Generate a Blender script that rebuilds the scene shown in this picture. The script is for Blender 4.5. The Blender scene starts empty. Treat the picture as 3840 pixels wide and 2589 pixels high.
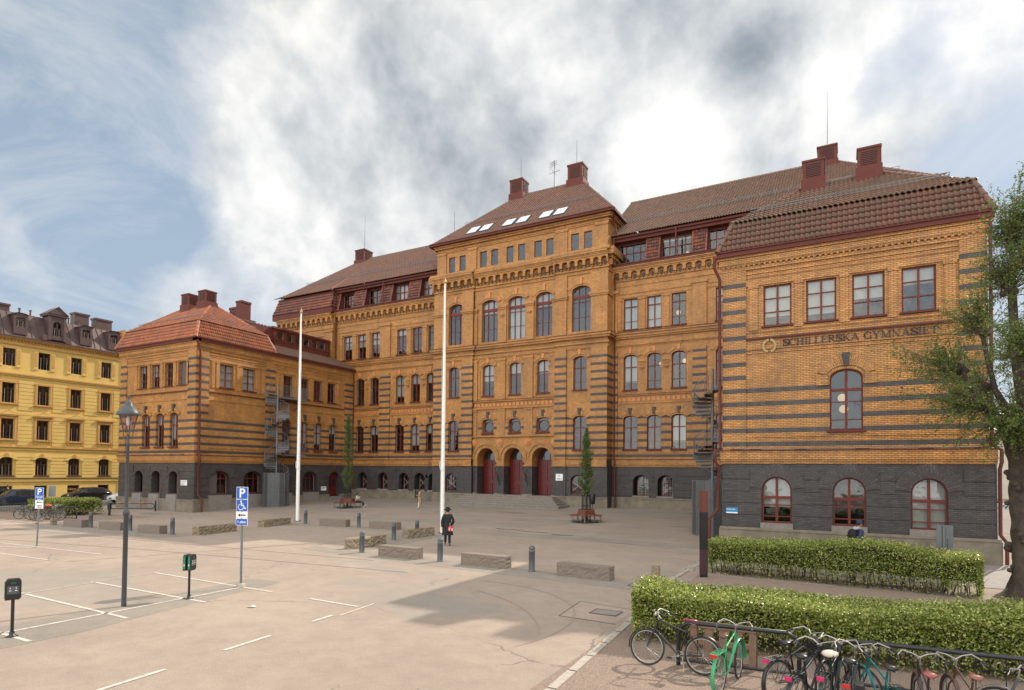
import bpy, bmesh, math, random
from mathutils import Vector as V, Matrix
from math import sin, cos, pi, radians as R, sqrt
random.seed(7)
sc=bpy.context.scene
C=bpy.data.collections.new('scene'); sc.collection.children.link(C)
# ---------------------------------------------------------------- camera
H=3.7; F_=2274.22
def basis():
    y,p,r=R(28.8626),R(1.4189),R(.5486)
    v=V((-sin(y)*cos(p),cos(y)*cos(p),sin(p))); a=V((cos(y),sin(y),0)); u=a.cross(v)
    return a*cos(r)+u*sin(r), -a*sin(r)+u*cos(r), v
cr,cu,cv=basis()
cam=bpy.data.cameras.new('camera'); co=bpy.data.objects.new('camera',cam); C.objects.link(co)
co.matrix_world=Matrix(((cr.x,cu.x,-cv.x,0),(cr.y,cu.y,-cv.y,0),(cr.z,cu.z,-cv.z,H),(0,0,0,1)))
cam.sensor_fit='HORIZONTAL'; cam.sensor_width=36; cam.lens=F_/3840*36
cam.shift_y=(1714.27-1294.5)/3840; cam.clip_end=3000; cam.clip_start=.1
sc.camera=co
def ray(px,py):   # direction of a photo pixel (source 3840x2589)
    return (cv+cr*((px-1920)/F_)-cu*((py-1714.27)/F_)).normalized()
# ---------------------------------------------------------------- light
SAZ,SEL=71.5,40
sd=V((cos(R(SAZ))*cos(R(SEL)),sin(R(SAZ))*cos(R(SEL)),sin(R(SEL))))
sl=bpy.data.lights.new('sun','SUN'); sl.energy=4.4; sl.angle=R(.6); sl.color=(1,.91,.77)
so=bpy.data.objects.new('sun',sl); C.objects.link(so); so.rotation_euler=sd.to_track_quat('Z','Y').to_euler()
sc.view_settings.view_transform='Standard'; sc.view_settings.look='None'
sc.view_settings.exposure=0.1; sc.view_settings.gamma=1
sc.render.film_transparent=False
w=bpy.data.worlds.new("World"); sc.world=w; w.use_nodes=True
def world():
    nt=w.node_tree; N=nt.nodes; L=nt.links; N.clear()
    def n(t,**k):
        x=N.new(t)
        for a,b in k.items(): setattr(x,a,b)
        return x
    def m(op,a,b=None,c=None,cl=False):
        x=n('ShaderNodeMath',operation=op,use_clamp=cl)
        for i,q in enumerate((a,b,c)):
            if q is None: continue
            if isinstance(q,(int,float)): x.inputs[i].default_value=q
            else: L.new(q,x.inputs[i])
        return x.outputs[0]
    def mix(f,a,b):
        x=n('ShaderNodeMix',data_type='RGBA')
        for i,q in ((0,f),(6,a),(7,b)):
            if isinstance(q,(int,float)): x.inputs[i].default_value=q
            elif isinstance(q,tuple): x.inputs[i].default_value=(*q,1)
            else: L.new(q,x.inputs[i])
        return x.outputs[2]
    tc=n('ShaderNodeTexCoord'); g=tc.outputs['Generated']
    sx=n('ShaderNodeSeparateXYZ'); L.new(g,sx.inputs[0])
    z=m('ADD',m('MAXIMUM',sx.outputs[2],0.0),.16)
    cx=n('ShaderNodeCombineXYZ'); L.new(m('DIVIDE',sx.outputs[0],z),cx.inputs[0]); L.new(m('DIVIDE',sx.outputs[1],z),cx.inputs[1])
    def noise(sc_,det,ro,off,src,dist=0):
        mp=n('ShaderNodeMapping'); mp.inputs[1].default_value=(off,off*.7,off*.3); L.new(src,mp.inputs[0])
        x=n('ShaderNodeTexNoise'); x.inputs['Scale'].default_value=sc_; x.inputs['Detail'].default_value=det
        x.inputs['Roughness'].default_value=ro; x.inputs['Distortion'].default_value=dist; L.new(mp.outputs[0],x.inputs[0]); return x.outputs[0]
    flat=cx.outputs[0]
    def blob(px,py,s,a):   # soft spot round a direction; s = angular radius in degrees
        d=ray(px*1.651,py*1.651)
        dt=n('ShaderNodeVectorMath',operation='DOT_PRODUCT'); L.new(g,dt.inputs[0]); dt.inputs[1].default_value=d
        k=1/(1-cos(R(s)))
        e=m('POWER',2.718,m('MULTIPLY',m('SUBTRACT',dt.outputs['Value'],1),k))
        return m('MULTIPLY',e,a)
    def total(lst,base=0):
        t=base
        for b in lst: t=m('ADD',blob(*b),t)
        return t
    gd=ray(1500*1.651,370*1.651)
    def shifted(k):
        x=n('ShaderNodeVectorMath',operation='MULTIPLY_ADD'); x.inputs[0].default_value=gd; x.inputs[1].default_value=(k,k,k); L.new(g,x.inputs[2]); return x.outputs[0]
    n1=noise(3.0,12,.54,3.3,g,.12); n1s=noise(3.0,12,.54,3.3,shifted(.045),.12); n2=noise(1.15,10,.62,7.1,flat,.6); n3=noise(8,7,.48,1.7,g,.2); n3s=noise(8,7,.48,1.7,shifted(.016),.2)
    dens=m('ADD',m('MULTIPLY',m('SUBTRACT',n1,.5),1.9),m('MULTIPLY',m('SUBTRACT',n2,.5),.35))
    dens=m('ADD',dens,m('MULTIPLY',m('SUBTRACT',n3,.5),.5))
    cov=total([(900,230,12,.5),(760,520,6,.3),(1080,480,6,.3),(1250,200,8,.38),(1480,330,8,.45),(1650,160,6,.42),(2050,80,7,.2),(560,200,5,.3),(600,440,5,.3),(2000,330,4,.25),(1000,60,6,.2),
               (900,640,9,.28),(1300,520,8,.25),(1900,420,6,.2),(120,300,10,-.26),(330,430,6,-.2),(130,600,7,-.12),(300,120,5,-.15),(2230,440,5,-.42),(2280,560,5,-.2),(1290,10,3,-.35),(1600,5,3,-.35),(1990,200,3,-.3),(420,90,6,.12),(450,640,4,.1)],.0)
    cloud=m('MULTIPLY',m('ADD',m('ADD',dens,cov),.18),2.5,cl=True)
    rim=m('ADD',m('MULTIPLY',m('SUBTRACT',n1,n1s),2.5),m('MULTIPLY',m('SUBTRACT',n3,n3s),1.3))
    s1=noise(3.4,7,.46,11.2,g,.2)
    sh=m('ADD',m('MULTIPLY',m('SUBTRACT',s1,.5),.6),rim)
    br=total([(1500,370,5,.6),(1540,320,2.5,.4),(1330,190,3,.22),(1190,110,3,.2),(560,170,4,.06),(2000,90,6,.16),(2000,330,4,.15),(480,470,4,.1),(640,600,4,.08),(1230,170,2,.15),(1880,200,3,.25),
              (930,180,5,-.2),(800,400,5,-.15),(1130,420,5,-.14),(1700,120,3.4,-.6),(1820,70,1.8,-.3),(1000,300,4,-.1),(900,20,5,-.1)],.60)
    lum=m('ADD',sh,br)
    cr_=n('ShaderNodeValToRGB'); e=cr_.color_ramp.elements
    e[0].position=0; e[0].color=(.28,.33,.385,1); e[1].position=1.0; e[1].color=(1.06,1.03,.98,1)
    for p_,c_ in ((.25,(.44,.48,.52)),(.5,(.63,.66,.68)),(.72,(.82,.83,.83)),(.88,(.95,.945,.93))):
        q=e.new(p_); q.color=(*c_,1)
    L.new(lum,cr_.inputs[0])
    sky=n('ShaderNodeTexSky',sky_type='NISHITA'); sky.sun_disc=False; sky.sun_elevation=R(SEL); sky.sun_rotation=R(90-SAZ)
    sky.air_density=1.0; sky.dust_density=1.2; sky.ozone_density=2.5
    mul=n('ShaderNodeVectorMath',operation='SCALE'); L.new(sky.outputs[0],mul.inputs[0]); mul.inputs['Scale'].default_value=.105
    bl=mix(.72,mul.outputs[0],(.37,.48,.61))
    hz=n('ShaderNodeMapRange'); hz.inputs[1].default_value=0; hz.inputs[2].default_value=.55; hz.inputs[3].default_value=.62; hz.inputs[4].default_value=.0; L.new(sx.outputs[2],hz.inputs[0])
    bl=mix(hz.outputs[0],bl,(.50,.59,.70))
    ve=noise(1.5,9,.68,4.4,flat,1.2); vr=n('ShaderNodeMapRange'); vr.inputs[1].default_value=.42; vr.inputs[2].default_value=.72; vr.inputs[3].default_value=0; vr.inputs[4].default_value=.62; L.new(ve,vr.inputs[0])
    bl=mix(vr.outputs[0],bl,(.72,.76,.80))
    col=mix(cloud,bl,cr_.outputs[0])
    # added front fill: sky behind the viewer boosted and warmed to light the facades
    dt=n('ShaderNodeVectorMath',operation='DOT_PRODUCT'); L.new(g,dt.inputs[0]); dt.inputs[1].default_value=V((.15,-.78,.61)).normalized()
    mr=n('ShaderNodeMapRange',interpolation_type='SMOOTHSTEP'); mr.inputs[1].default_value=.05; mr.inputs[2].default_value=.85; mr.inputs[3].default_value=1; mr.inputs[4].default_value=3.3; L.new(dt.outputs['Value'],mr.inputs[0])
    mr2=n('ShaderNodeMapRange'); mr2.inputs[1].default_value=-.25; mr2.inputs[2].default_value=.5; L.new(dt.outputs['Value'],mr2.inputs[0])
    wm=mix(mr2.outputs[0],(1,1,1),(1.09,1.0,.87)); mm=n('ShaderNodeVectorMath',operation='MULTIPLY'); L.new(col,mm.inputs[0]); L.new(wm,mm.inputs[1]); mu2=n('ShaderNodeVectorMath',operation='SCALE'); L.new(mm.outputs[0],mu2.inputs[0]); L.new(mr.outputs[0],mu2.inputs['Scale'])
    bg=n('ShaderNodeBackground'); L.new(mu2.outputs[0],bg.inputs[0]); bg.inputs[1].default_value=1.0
    o=n('ShaderNodeOutputWorld'); L.new(bg.outputs[0],o.inputs[0])
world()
# ---------------------------------------------------------------- materials
def mat(name,col=(.5,.5,.5),rough=.6,metal=0,var=0,vs=3,spec=.5,bump=0,bs=20,build=None,emit=None):
    m=bpy.data.materials.new(name); m.use_nodes=True; nt=m.node_tree; N=nt.nodes; L=nt.links; b=N['Principled BSDF']
    b.inputs['Base Color'].default_value=(*col,1); b.inputs['Roughness'].default_value=rough; b.inputs['Metallic'].default_value=metal
    b.inputs['Specular IOR Level'].default_value=spec
    tc=N.new('ShaderNodeTexCoord')
    if var:
        x=N.new('ShaderNodeTexNoise'); x.inputs['Scale'].default_value=vs; x.inputs['Detail'].default_value=6; x.inputs['Roughness'].default_value=.65; L.new(tc.outputs['Object'],x.inputs[0])
        r=N.new('ShaderNodeMapRange'); r.inputs[1].default_value=.25; r.inputs[2].default_value=.75; r.inputs[3].default_value=1-var; r.inputs[4].default_value=1+var; L.new(x.outputs[0],r.inputs[0])
        s=N.new('ShaderNodeVectorMath'); s.operation='SCALE'; s.inputs[0].default_value=col; L.new(r.outputs[0],s.inputs['Scale']); L.new(s.outputs[0],b.inputs['Base Color'])
    if bump:
        x=N.new('ShaderNodeTexNoise'); x.inputs['Scale'].default_value=bs; x.inputs['Detail'].default_value=8; L.new(tc.outputs['Object'],x.inputs[0])
        q=N.new('ShaderNodeBump'); q.inputs['Strength'].default_value=1; q.inputs['Distance'].default_value=bump; L.new(x.outputs[0],q.inputs['Height']); L.new(q.outputs[0],b.inputs['Normal'])
    if emit: b.inputs['Emission Color'].default_value=(*emit[0],1); b.inputs['Emission Strength'].default_value=emit[1]
    if build: build(nt,N,L,b)
    return m
def math_(N,L,op,a,b=None,c=None,cl=False):
    x=N.new('ShaderNodeMath'); x.operation=op; x.use_clamp=cl
    for i,q in enumerate((a,b,c)):
        if q is None: continue
        if isinstance(q,(int,float)): x.inputs[i].default_value=q
        else: L.new(q,x.inputs[i])
    return x.outputs[0]
def mixc(N,L,f,a,b,bt='MIX'):
    x=N.new('ShaderNodeMix'); x.data_type='RGBA'; x.blend_type=bt
    for i,q in ((0,f),(6,a),(7,b)):
        if isinstance(q,(int,float)): x.inputs[i].default_value=q
        elif isinstance(q,tuple): x.inputs[i].default_value=(*q,1)
        else: L.new(q,x.inputs[i])
    return x.outputs[2]
def brick(name,c1,c2,mort,d1=(.052,.042,.041),d2=(.092,.075,.072),stripes=0,all_dark=False,grooves=False,msz=.0135,rough=.5):
    def bd(nt,N,L,b):
        uv=N.new('ShaderNodeUVMap'); geo=N.new('ShaderNodeNewGeometry')
        def bt(a,c,mo):
            x=N.new('ShaderNodeTexBrick'); x.inputs['Scale'].default_value=1; x.inputs['Brick Width'].default_value=.25; x.inputs['Row Height'].default_value=.0819
            x.inputs['Mortar Size'].default_value=msz; x.inputs['Mortar Smooth'].default_value=.25; x.inputs['Bias'].default_value=-.1
            x.inputs['Color1'].default_value=(*a,1); x.inputs['Color2'].default_value=(*c,1); x.inputs['Mortar'].default_value=(*mo,1); L.new(uv.outputs[0],x.inputs[0]); return x
        if all_dark: t=bt(d1,d2,(.035,.03,.032)); col=t.outputs[0]
        else: t=bt(c1,c2,mort); col=t.outputs[0]
        mp_=N.new('ShaderNodeVectorMath'); mp_.operation='MULTIPLY'; mp_.inputs[1].default_value=(4,12.21,1); L.new(uv.outputs[0],mp_.inputs[0]); fl_=N.new('ShaderNodeVectorMath'); fl_.operation='FLOOR'; L.new(mp_.outputs[0],fl_.inputs[0])
        wn_=N.new('ShaderNodeTexWhiteNoise'); wn_.noise_dimensions='2D'; L.new(fl_.outputs[0],wn_.inputs['Vector'])
        rr_=N.new('ShaderNodeMapRange'); rr_.inputs[3].default_value=.87; rr_.inputs[4].default_value=1.12; L.new(wn_.outputs[0],rr_.inputs[0])
        sv_=N.new('ShaderNodeVectorMath'); sv_.operation='SCALE'; L.new(col,sv_.inputs[0]); L.new(rr_.outputs[0],sv_.inputs['Scale']); col=sv_.outputs[0]
        x=N.new('ShaderNodeTexNoise'); x.inputs['Scale'].default_value=.5; x.inputs['Detail'].default_value=8; x.inputs['Roughness'].default_value=.7; L.new(geo.outputs['Position'],x.inputs[0])
        r=N.new('ShaderNodeMapRange'); r.inputs[1].default_value=.3; r.inputs[2].default_value=.7; r.inputs[3].default_value=.72; r.inputs[4].default_value=1.2; L.new(x.outputs[0],r.inputs[0])
        if stripes:
            t2=bt(d1,d2,(.04,.035,.035)); s=N.new('ShaderNodeSeparateXYZ'); L.new(geo.outputs['Position'],s.inputs[0])
            q=math_(N,L,'DIVIDE',math_(N,L,'SUBTRACT',s.outputs[2],5.05),.655)
            f=math_(N,L,'LESS_THAN',math_(N,L,'FRACT',q),.36)
            f=math_(N,L,'MULTIPLY',f,math_(N,L,'GREATER_THAN',q,0)); f=math_(N,L,'MULTIPLY',f,math_(N,L,'LESS_THAN',q,stripes-.1))
            col=mixc(N,L,f,col,t2.outputs[0])
        sc_=N.new('ShaderNodeVectorMath'); sc_.operation='SCALE'; L.new(col,sc_.inputs[0]); L.new(r.outputs[0],sc_.inputs['Scale'])
        # rain streaks and soot that run down the wall
        mp=N.new('ShaderNodeMapping'); mp.inputs['Scale'].default_value=(1.6,1.6,.12); L.new(geo.outputs['Position'],mp.inputs[0])
        y=N.new('ShaderNodeTexNoise'); y.inputs['Scale'].default_value=1.4; y.inputs['Detail'].default_value=7; y.inputs['Roughness'].default_value=.7; L.new(mp.outputs[0],y.inputs[0])
        st=N.new('ShaderNodeMapRange'); st.inputs[1].default_value=.48; st.inputs[2].default_value=.74; st.inputs[3].default_value=0; st.inputs[4].default_value=.5; L.new(y.outputs[0],st.inputs[0])
        c3=mixc(N,L,st.outputs[0],sc_.outputs[0],(.16,.10,.055) if not all_dark else (.07,.065,.065))
        L.new(c3,b.inputs['Base Color'])
        bp=N.new('ShaderNodeBump'); bp.inputs['Strength'].default_value=.7; bp.inputs['Distance'].default_value=.012; bp.invert=True; L.new(t.outputs['Fac'],bp.inputs['Height']); L.new(bp.outputs[0],b.inputs['Normal'])
    return mat(name,rough=rough,build=bd)
YB=((.61,.275,.060),(.46,.185,.038),(.15,.085,.045))
M={}
M['field5']=brick('brick_striped_wing',*YB,stripes=5)
M['field6']=brick('brick_striped_main',*YB,stripes=6)
M['pil13']=brick('brick_striped_corner',*YB,stripes=13)
M['pil14']=brick('brick_striped_pilaster',*YB,stripes=14)
M['brick']=brick('brick_yellow',*YB)
M['dark']=brick('brick_dark',*YB,all_dark=True)
M['orange']=mat('terracotta_orange',(.52,.20,.06),.6,var=.2)
M['red']=mat('red_painted_metal',(.115,.03,.022),.6,var=.18,vs=2,spec=.25)
M['door']=mat('red_painted_door',(.115,.009,.008),.3,var=.15,vs=6)
M['frame']=mat('window_frame_red',(.14,.026,.018),.5,var=.1,spec=.3)
M['wframe']=mat('window_inner_sash',(.45,.42,.38),.5)
M['browned']=mat('window_frame_brown',(.055,.028,.02),.5)
M['stone']=mat('plinth_stone',(.20,.165,.125),.8,var=.38,vs=1.5,bump=.01)
M['granite']=mat('pink_granite',(.20,.155,.125),.75,var=.3,vs=28,bump=.008,bs=20)
M['step']=mat('step_stone',(.22,.19,.17),.8,var=.25,vs=4)
M['blind']=mat('white_blind',(.82,.82,.80),.8)
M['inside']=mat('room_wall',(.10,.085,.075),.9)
M['white']=mat('white_paint',(.80,.78,.74),.35,var=.05)
M['gold']=mat('gold_leaf',(.42,.30,.13),.45,.3)
M['grey']=mat('grey_painted_iron',(.085,.092,.105),.42,var=.1)
M['galv']=mat('galvanised_steel',(.17,.18,.19),.5,.3,var=.15)
M['black']=mat('black_paint',(.012,.012,.014),.4)
M['chrome']=mat('chrome',(.6,.6,.6),.22,1)
M['tyre']=mat('rubber',(.02,.02,.02),.8)
M['wood']=mat('red_brown_bench_slats',(.17,.048,.028),.5,var=.3,vs=6)
M['skin']=mat('skin',(.42,.22,.14),.5)
M['soil']=mat('soil',(.06,.045,.03),.9)
M['bluesign']=mat('blue_sign_face',(.005,.09,.50),.35)
M['whitesign']=mat('white_sign_face',(.78,.78,.76),.4)
M['blacksign']=mat('black_lettering',(.01,.01,.01),.5)
M['letter']=mat('dark_bronze_letters',(.035,.022,.02),.45)
def pane_mat(name,fac,tint=(.55,.56,.55)):
    m=bpy.data.materials.new(name); m.use_nodes=True; nt=m.node_tree; N=nt.nodes; L=nt.links; N.clear()
    tr=N.new('ShaderNodeBsdfTransparent'); tr.inputs[0].default_value=(*tint,1)
    gl=N.new('ShaderNodeBsdfGlossy'); gl.inputs['Roughness'].default_value=.03; gl.inputs[0].default_value=(.93,.96,1,1)
    geo=N.new('ShaderNodeNewGeometry'); no=N.new('ShaderNodeTexNoise'); no.inputs['Scale'].default_value=1.3; L.new(geo.outputs['Position'],no.inputs[0])
    bp=N.new('ShaderNodeBump'); bp.inputs['Distance'].default_value=.02; bp.inputs['Strength'].default_value=.6; L.new(no.outputs[0],bp.inputs['Height']); L.new(bp.outputs[0],gl.inputs['Normal'])
    lw=N.new('ShaderNodeLayerWeight'); lw.inputs[0].default_value=.5
    f=math_(N,L,'ADD',math_(N,L,'MULTIPLY',math_(N,L,'POWER',lw.outputs['Facing'],4.5),.85),fac,cl=True)
    mx=N.new('ShaderNodeMixShader'); L.new(f,mx.inputs[0]); L.new(tr.outputs[0],mx.inputs[1]); L.new(gl.outputs[0],mx.inputs[2])
    o=N.new('ShaderNodeOutputMaterial'); L.new(mx.outputs[0],o.inputs[0]); return m
M['pane']=pane_mat('window_glass',.085)
M['lampglass']=pane_mat('lantern_glass',.05,(.82,.74,.80))
def tile_mat(name,cols,rough=.5,moss=None):
    def bd(nt,N,L,b):
        uv=N.new('ShaderNodeUVMap'); mp=N.new('ShaderNodeVectorMath'); mp.operation='MULTIPLY'; mp.inputs[1].default_value=(1/.22,1/.34,1); L.new(uv.outputs[0],mp.inputs[0])
        fl=N.new('ShaderNodeVectorMath'); fl.operation='FLOOR'; L.new(mp.outputs[0],fl.inputs[0])
        wn=N.new('ShaderNodeTexWhiteNoise'); wn.noise_dimensions='2D'; L.new(fl.outputs[0],wn.inputs['Vector'])
        cr_=N.new('ShaderNodeValToRGB'); e=cr_.color_ramp.elements; e[0].color=(*cols[0],1); e[1].color=(*cols[2],1); q=e.new(.5); q.color=(*cols[1],1); L.new(wn.outputs[0],cr_.inputs[0])
        geo=N.new('ShaderNodeNewGeometry'); x=N.new('ShaderNodeTexNoise'); x.inputs['Scale'].default_value=.7; x.inputs['Detail'].default_value=9; x.inputs['Roughness'].default_value=.75; L.new(geo.outputs['Position'],x.inputs[0])
        r=N.new('ShaderNodeMapRange'); r.inputs[1].default_value=.42; r.inputs[2].default_value=.66; L.new(x.outputs[0],r.inputs[0])
        c=mixc(N,L,math_(N,L,'MULTIPLY',r.outputs[0],.75),cr_.outputs[0],moss or (.10,.085,.05)); L.new(c,b.inputs['Base Color'])
    return mat(name,rough=rough,build=bd)
M['tile_o']=tile_mat('roof_tiles_orange',((.34,.095,.04),(.42,.13,.05),(.26,.07,.032)),.55,(.16,.075,.045))
M['tile_b']=tile_mat('roof_tiles_brown',((.17,.085,.056),(.22,.11,.07),(.13,.07,.05)),.36,(.115,.09,.06))
M['tile_d']=tile_mat('roof_tiles_dark_red',((.20,.055,.03),(.27,.07,.035),(.09,.035,.028)),.5,(.06,.03,.025))
# ---------------------------------------------------------------- mesh helpers
class MB:
    def __init__(s): s.v=[]; s.f=[]; s.m=[]; s.uv=[]; s.ms=[]; s.sm=[]
    def mi(s,m):
        m=M[m] if isinstance(m,str) else m
        if m not in s.ms: s.ms.append(m)
        return s.ms.index(m)
    def face(s,pts,m,uv=None,smooth=False):
        i=len(s.v); s.v.extend([tuple(p) for p in pts]); s.f.append(tuple(range(i,i+len(pts)))); s.m.append(s.mi(m)); s.uv.append(uv); s.sm.append(smooth)
    def grid(s,rows,m,smooth=True,closed=False):   # rows of points share vertices
        i=len(s.v); n=len(rows[0])
        for r in rows: s.v.extend([tuple(p) for p in r])
        k=s.mi(m)
        for a in range(len(rows)-1):
            for b in range(n if closed else n-1):
                c=(b+1)%n
                s.f.append((i+a*n+b,i+a*n+c,i+(a+1)*n+c,i+(a+1)*n+b)); s.m.append(k); s.uv.append(None); s.sm.append(smooth)
    def box(s,x0,x1,y0,y1,z0,z1,m,M4=None):
        c=[V((x,y,z)) for z in (z0,z1) for y in (y0,y1) for x in (x0,x1)]
        if M4: c=[M4@p for p in c]
        for q in ((0,2,3,1),(4,5,7,6),(0,1,5,4),(1,3,7,5),(3,2,6,7),(2,0,4,6)): s.face([c[i] for i in q],m)
    def tube(s,pts,r,m,n=8,cap=True,smooth=True):
        pts=[V(p) for p in pts]; rs=r if isinstance(r,(list,tuple)) else [r]*len(pts); rows=[]; pu=None
        for i,p in enumerate(pts):
            t=((pts[min(i+1,len(pts)-1)]-pts[max(i-1,0)])).normalized()
            if pu is None: pu=t.cross(V((0,0,1)) if abs(t.z)<.9 else V((1,0,0))).normalized()
            a=(pu-t*pu.dot(t)).normalized(); b=t.cross(a); pu=a
            rows.append([p+(a*cos(2*pi*k/n)+b*sin(2*pi*k/n))*rs[i] for k in range(n)])
        s.grid(rows,m,smooth,True)
        if cap: s.face(rows[0][::-1],m); s.face(rows[-1],m)
    def lathe(s,prof,m,n=16,c=(0,0,0),smooth=True,cap=True):
        rows=[[(c[0]+r*cos(2*pi*k/n),c[1]+r*sin(2*pi*k/n),c[2]+z) for k in range(n)] for r,z in prof]
        s.grid(rows,m,smooth,True)
        if cap: s.face(rows[0][::-1],m); s.face(rows[-1],m)
    def ball(s,c,r,m,n=10,sz=(1,1,1)):
        rows=[]
        for i in range(n//2+1):
            a=-pi/2+pi*i/(n//2); rr=max(cos(a),.001)
            rows.append([(c[0]+r*sz[0]*rr*cos(2*pi*k/n),c[1]+r*sz[1]*rr*sin(2*pi*k/n),c[2]+r*sz[2]*sin(a)) for k in range(n)])
        s.grid(rows,m,True,True)
    def build(s,name,parent=None,bev=0):
        me=bpy.data.meshes.new(name); me.from_pydata(s.v,[],s.f)
        for m in s.ms: me.materials.append(m)
        me.polygons.foreach_set('material_index',s.m); me.polygons.foreach_set('use_smooth',s.sm)
        uvl=me.uv_layers.new(name='UVMap'); ud=[0]*(2*len(me.loops)); me.update()
        vs=me.vertices
        for p,uv in zip(me.polygons,s.uv):
            if uv is None:
                n=p.normal; h=sqrt(n.x*n.x+n.y*n.y)
                if h<.05: t=V((1,0,0)); b=V((0,1,0))
                else:
                    t=V((abs(n.y),0,0)) if abs(n.x)<.02 else (V((0,1,0)) if abs(n.y)<.02 else V((-n.y,n.x,0))/h)
                    if t.x>0 and abs(n.x)<.02: t=V((1,0,0))
                    b=n.cross(t); b=b if b.z>0 else -b
                for li in p.loop_indices:
                    c=vs[me.loops[li].vertex_index].co; ud[2*li]=c.dot(t); ud[2*li+1]=c.dot(b)
            else:
                for k,li in enumerate(p.loop_indices): ud[2*li],ud[2*li+1]=uv[k]
        uvl.data.foreach_set('uv',ud)
        o=bpy.data.objects.new(name,me); C.objects.link(o)
        if parent: o.parent=parent
        return o
def tag(o,label=None,cat=None,group=None,kind=None):
    for k,v_ in (('label',label),('category',cat),('group',group),('kind',kind)):
        if v_: o[k]=v_
    return o
def thing(name,label,cat,loc=(0,0,0),rz=0,group=None):
    o=bpy.data.objects.new(name,None); C.objects.link(o); o.location=loc; o.rotation_euler=(0,0,rz); o.empty_display_size=.2
    return tag(o,label,cat,group)
def copy_tree(o,parent=None):
    c=o.copy(); C.objects.link(c); c.parent=parent
    for ch in list(o.children): copy_tree(ch,c)
    return c
def G(x,y):
    return .75*min(max((y-30)/20,0),1.25)
# ---------------------------------------------------------------- facade frames
class FY:      # plane Y=y0 facing -y ; u = X
    rot=0
    def __init__(s,y0): s.y0=y0
    def P(s,u,z,d=0): return V((u,s.y0-d,z))
class FX:      # plane X=x0 facing +x ; u = Y
    rot=pi/2
    def __init__(s,x0): s.x0=x0
    def P(s,u,z,d=0): return V((s.x0+d,u,z))
def fbox(mb,fr,u0,u1,z0,z1,d0,d1,m):
    c=[fr.P(u,z,d) for d in (d0,d1) for z in (z0,z1) for u in (u0,u1)]
    for q in ((0,1,3,2),(4,6,7,5),(0,4,5,1),(1,5,7,3),(3,7,6,2),(2,6,4,0)): mb.face([c[i] for i in q],m)
def arcpts(a,b,zs,rise,n=10):
    c=(a+b)/2; r=(b-a)/2
    return [(c-r*cos(pi*i/n),zs+rise*sin(pi*i/n)) for i in range(n+1)] if rise>0 else [(a,zs),(b,zs)]
def wallrow(mb,fr,u0,u1,z0,z1,wins,m,d=0,depth=.24,rm=None):
    rm=rm or m
    wins=sorted(wins); u=u0
    q=lambda a,b,c_,e: mb.face([fr.P(a,c_,d),fr.P(b,c_,d),fr.P(b,e,d),fr.P(a,e,d)],m) if b-a>1e-4 and e-c_>1e-4 else None
    for a,b,zb,zs,rise in wins:
        q(u,a,z0,z1); q(a,b,z0,zb); ap=arcpts(a,b,zs,rise)
        for (p,pz),(r,rz) in zip(ap,ap[1:]):
            mb.face([fr.P(p,pz,d),fr.P(r,rz,d),fr.P(r,z1,d),fr.P(p,z1,d)],m)
        ring=[(a,zb)]+ap+[(b,zb)]; ring.append(ring[0])
        for (p,pz),(r,rz) in zip(ring,ring[1:]):
            if abs(pz-zb)<1e-5 and abs(rz-zb)<1e-5 and zb<=z0+1e-4: continue
            mb.face([fr.P(p,pz,d),fr.P(r,rz,d),fr.P(r,rz,d-depth),fr.P(p,pz,d-depth)],rm)
        u=b
    q(u,u1,z0,z1)
def ring(mb,fr,c,zs,rx,rz,th,d0,d1,m,n=14,legs=0,a0=0):
    pts=[]
    for i in range(n+1):
        a=a0+(pi-2*a0)*i/n
        pts.append(((c-rx*cos(a),zs+rz*sin(a)),(c-(rx+th)*cos(a),zs+(rz+th)*sin(a)),a*(rx+th/2)))
    if legs: pts=[((c-rx,zs-legs),(c-rx-th,zs-legs),-legs)]+pts+[((c+rx,zs-legs),(c+rx+th,zs-legs),pi*(rx+th/2)+legs)]
    for (i0,o0,s0),(i1,o1,s1) in zip(pts,pts[1:]):
        mb.face([fr.P(*i0,d1),fr.P(*i1,d1),fr.P(*o1,d1),fr.P(*o0,d1)],m,[(.02,s0),(.02,s1),(.02+th,s1),(.02+th,s0)])
        mb.face([fr.P(*i0,d0),fr.P(*i1,d0),fr.P(*i1,d1),fr.P(*i0,d1)],m)
        mb.face([fr.P(*o0,d0),fr.P(*o1,d0),fr.P(*o1,d1),fr.P(*o0,d1)],m)
    for p in (pts[0],pts[-1]): mb.face([fr.P(*p[0],d0),fr.P(*p[1],d0),fr.P(*p[1],d1),fr.P(*p[0],d1)],m)
_wc={}
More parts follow.
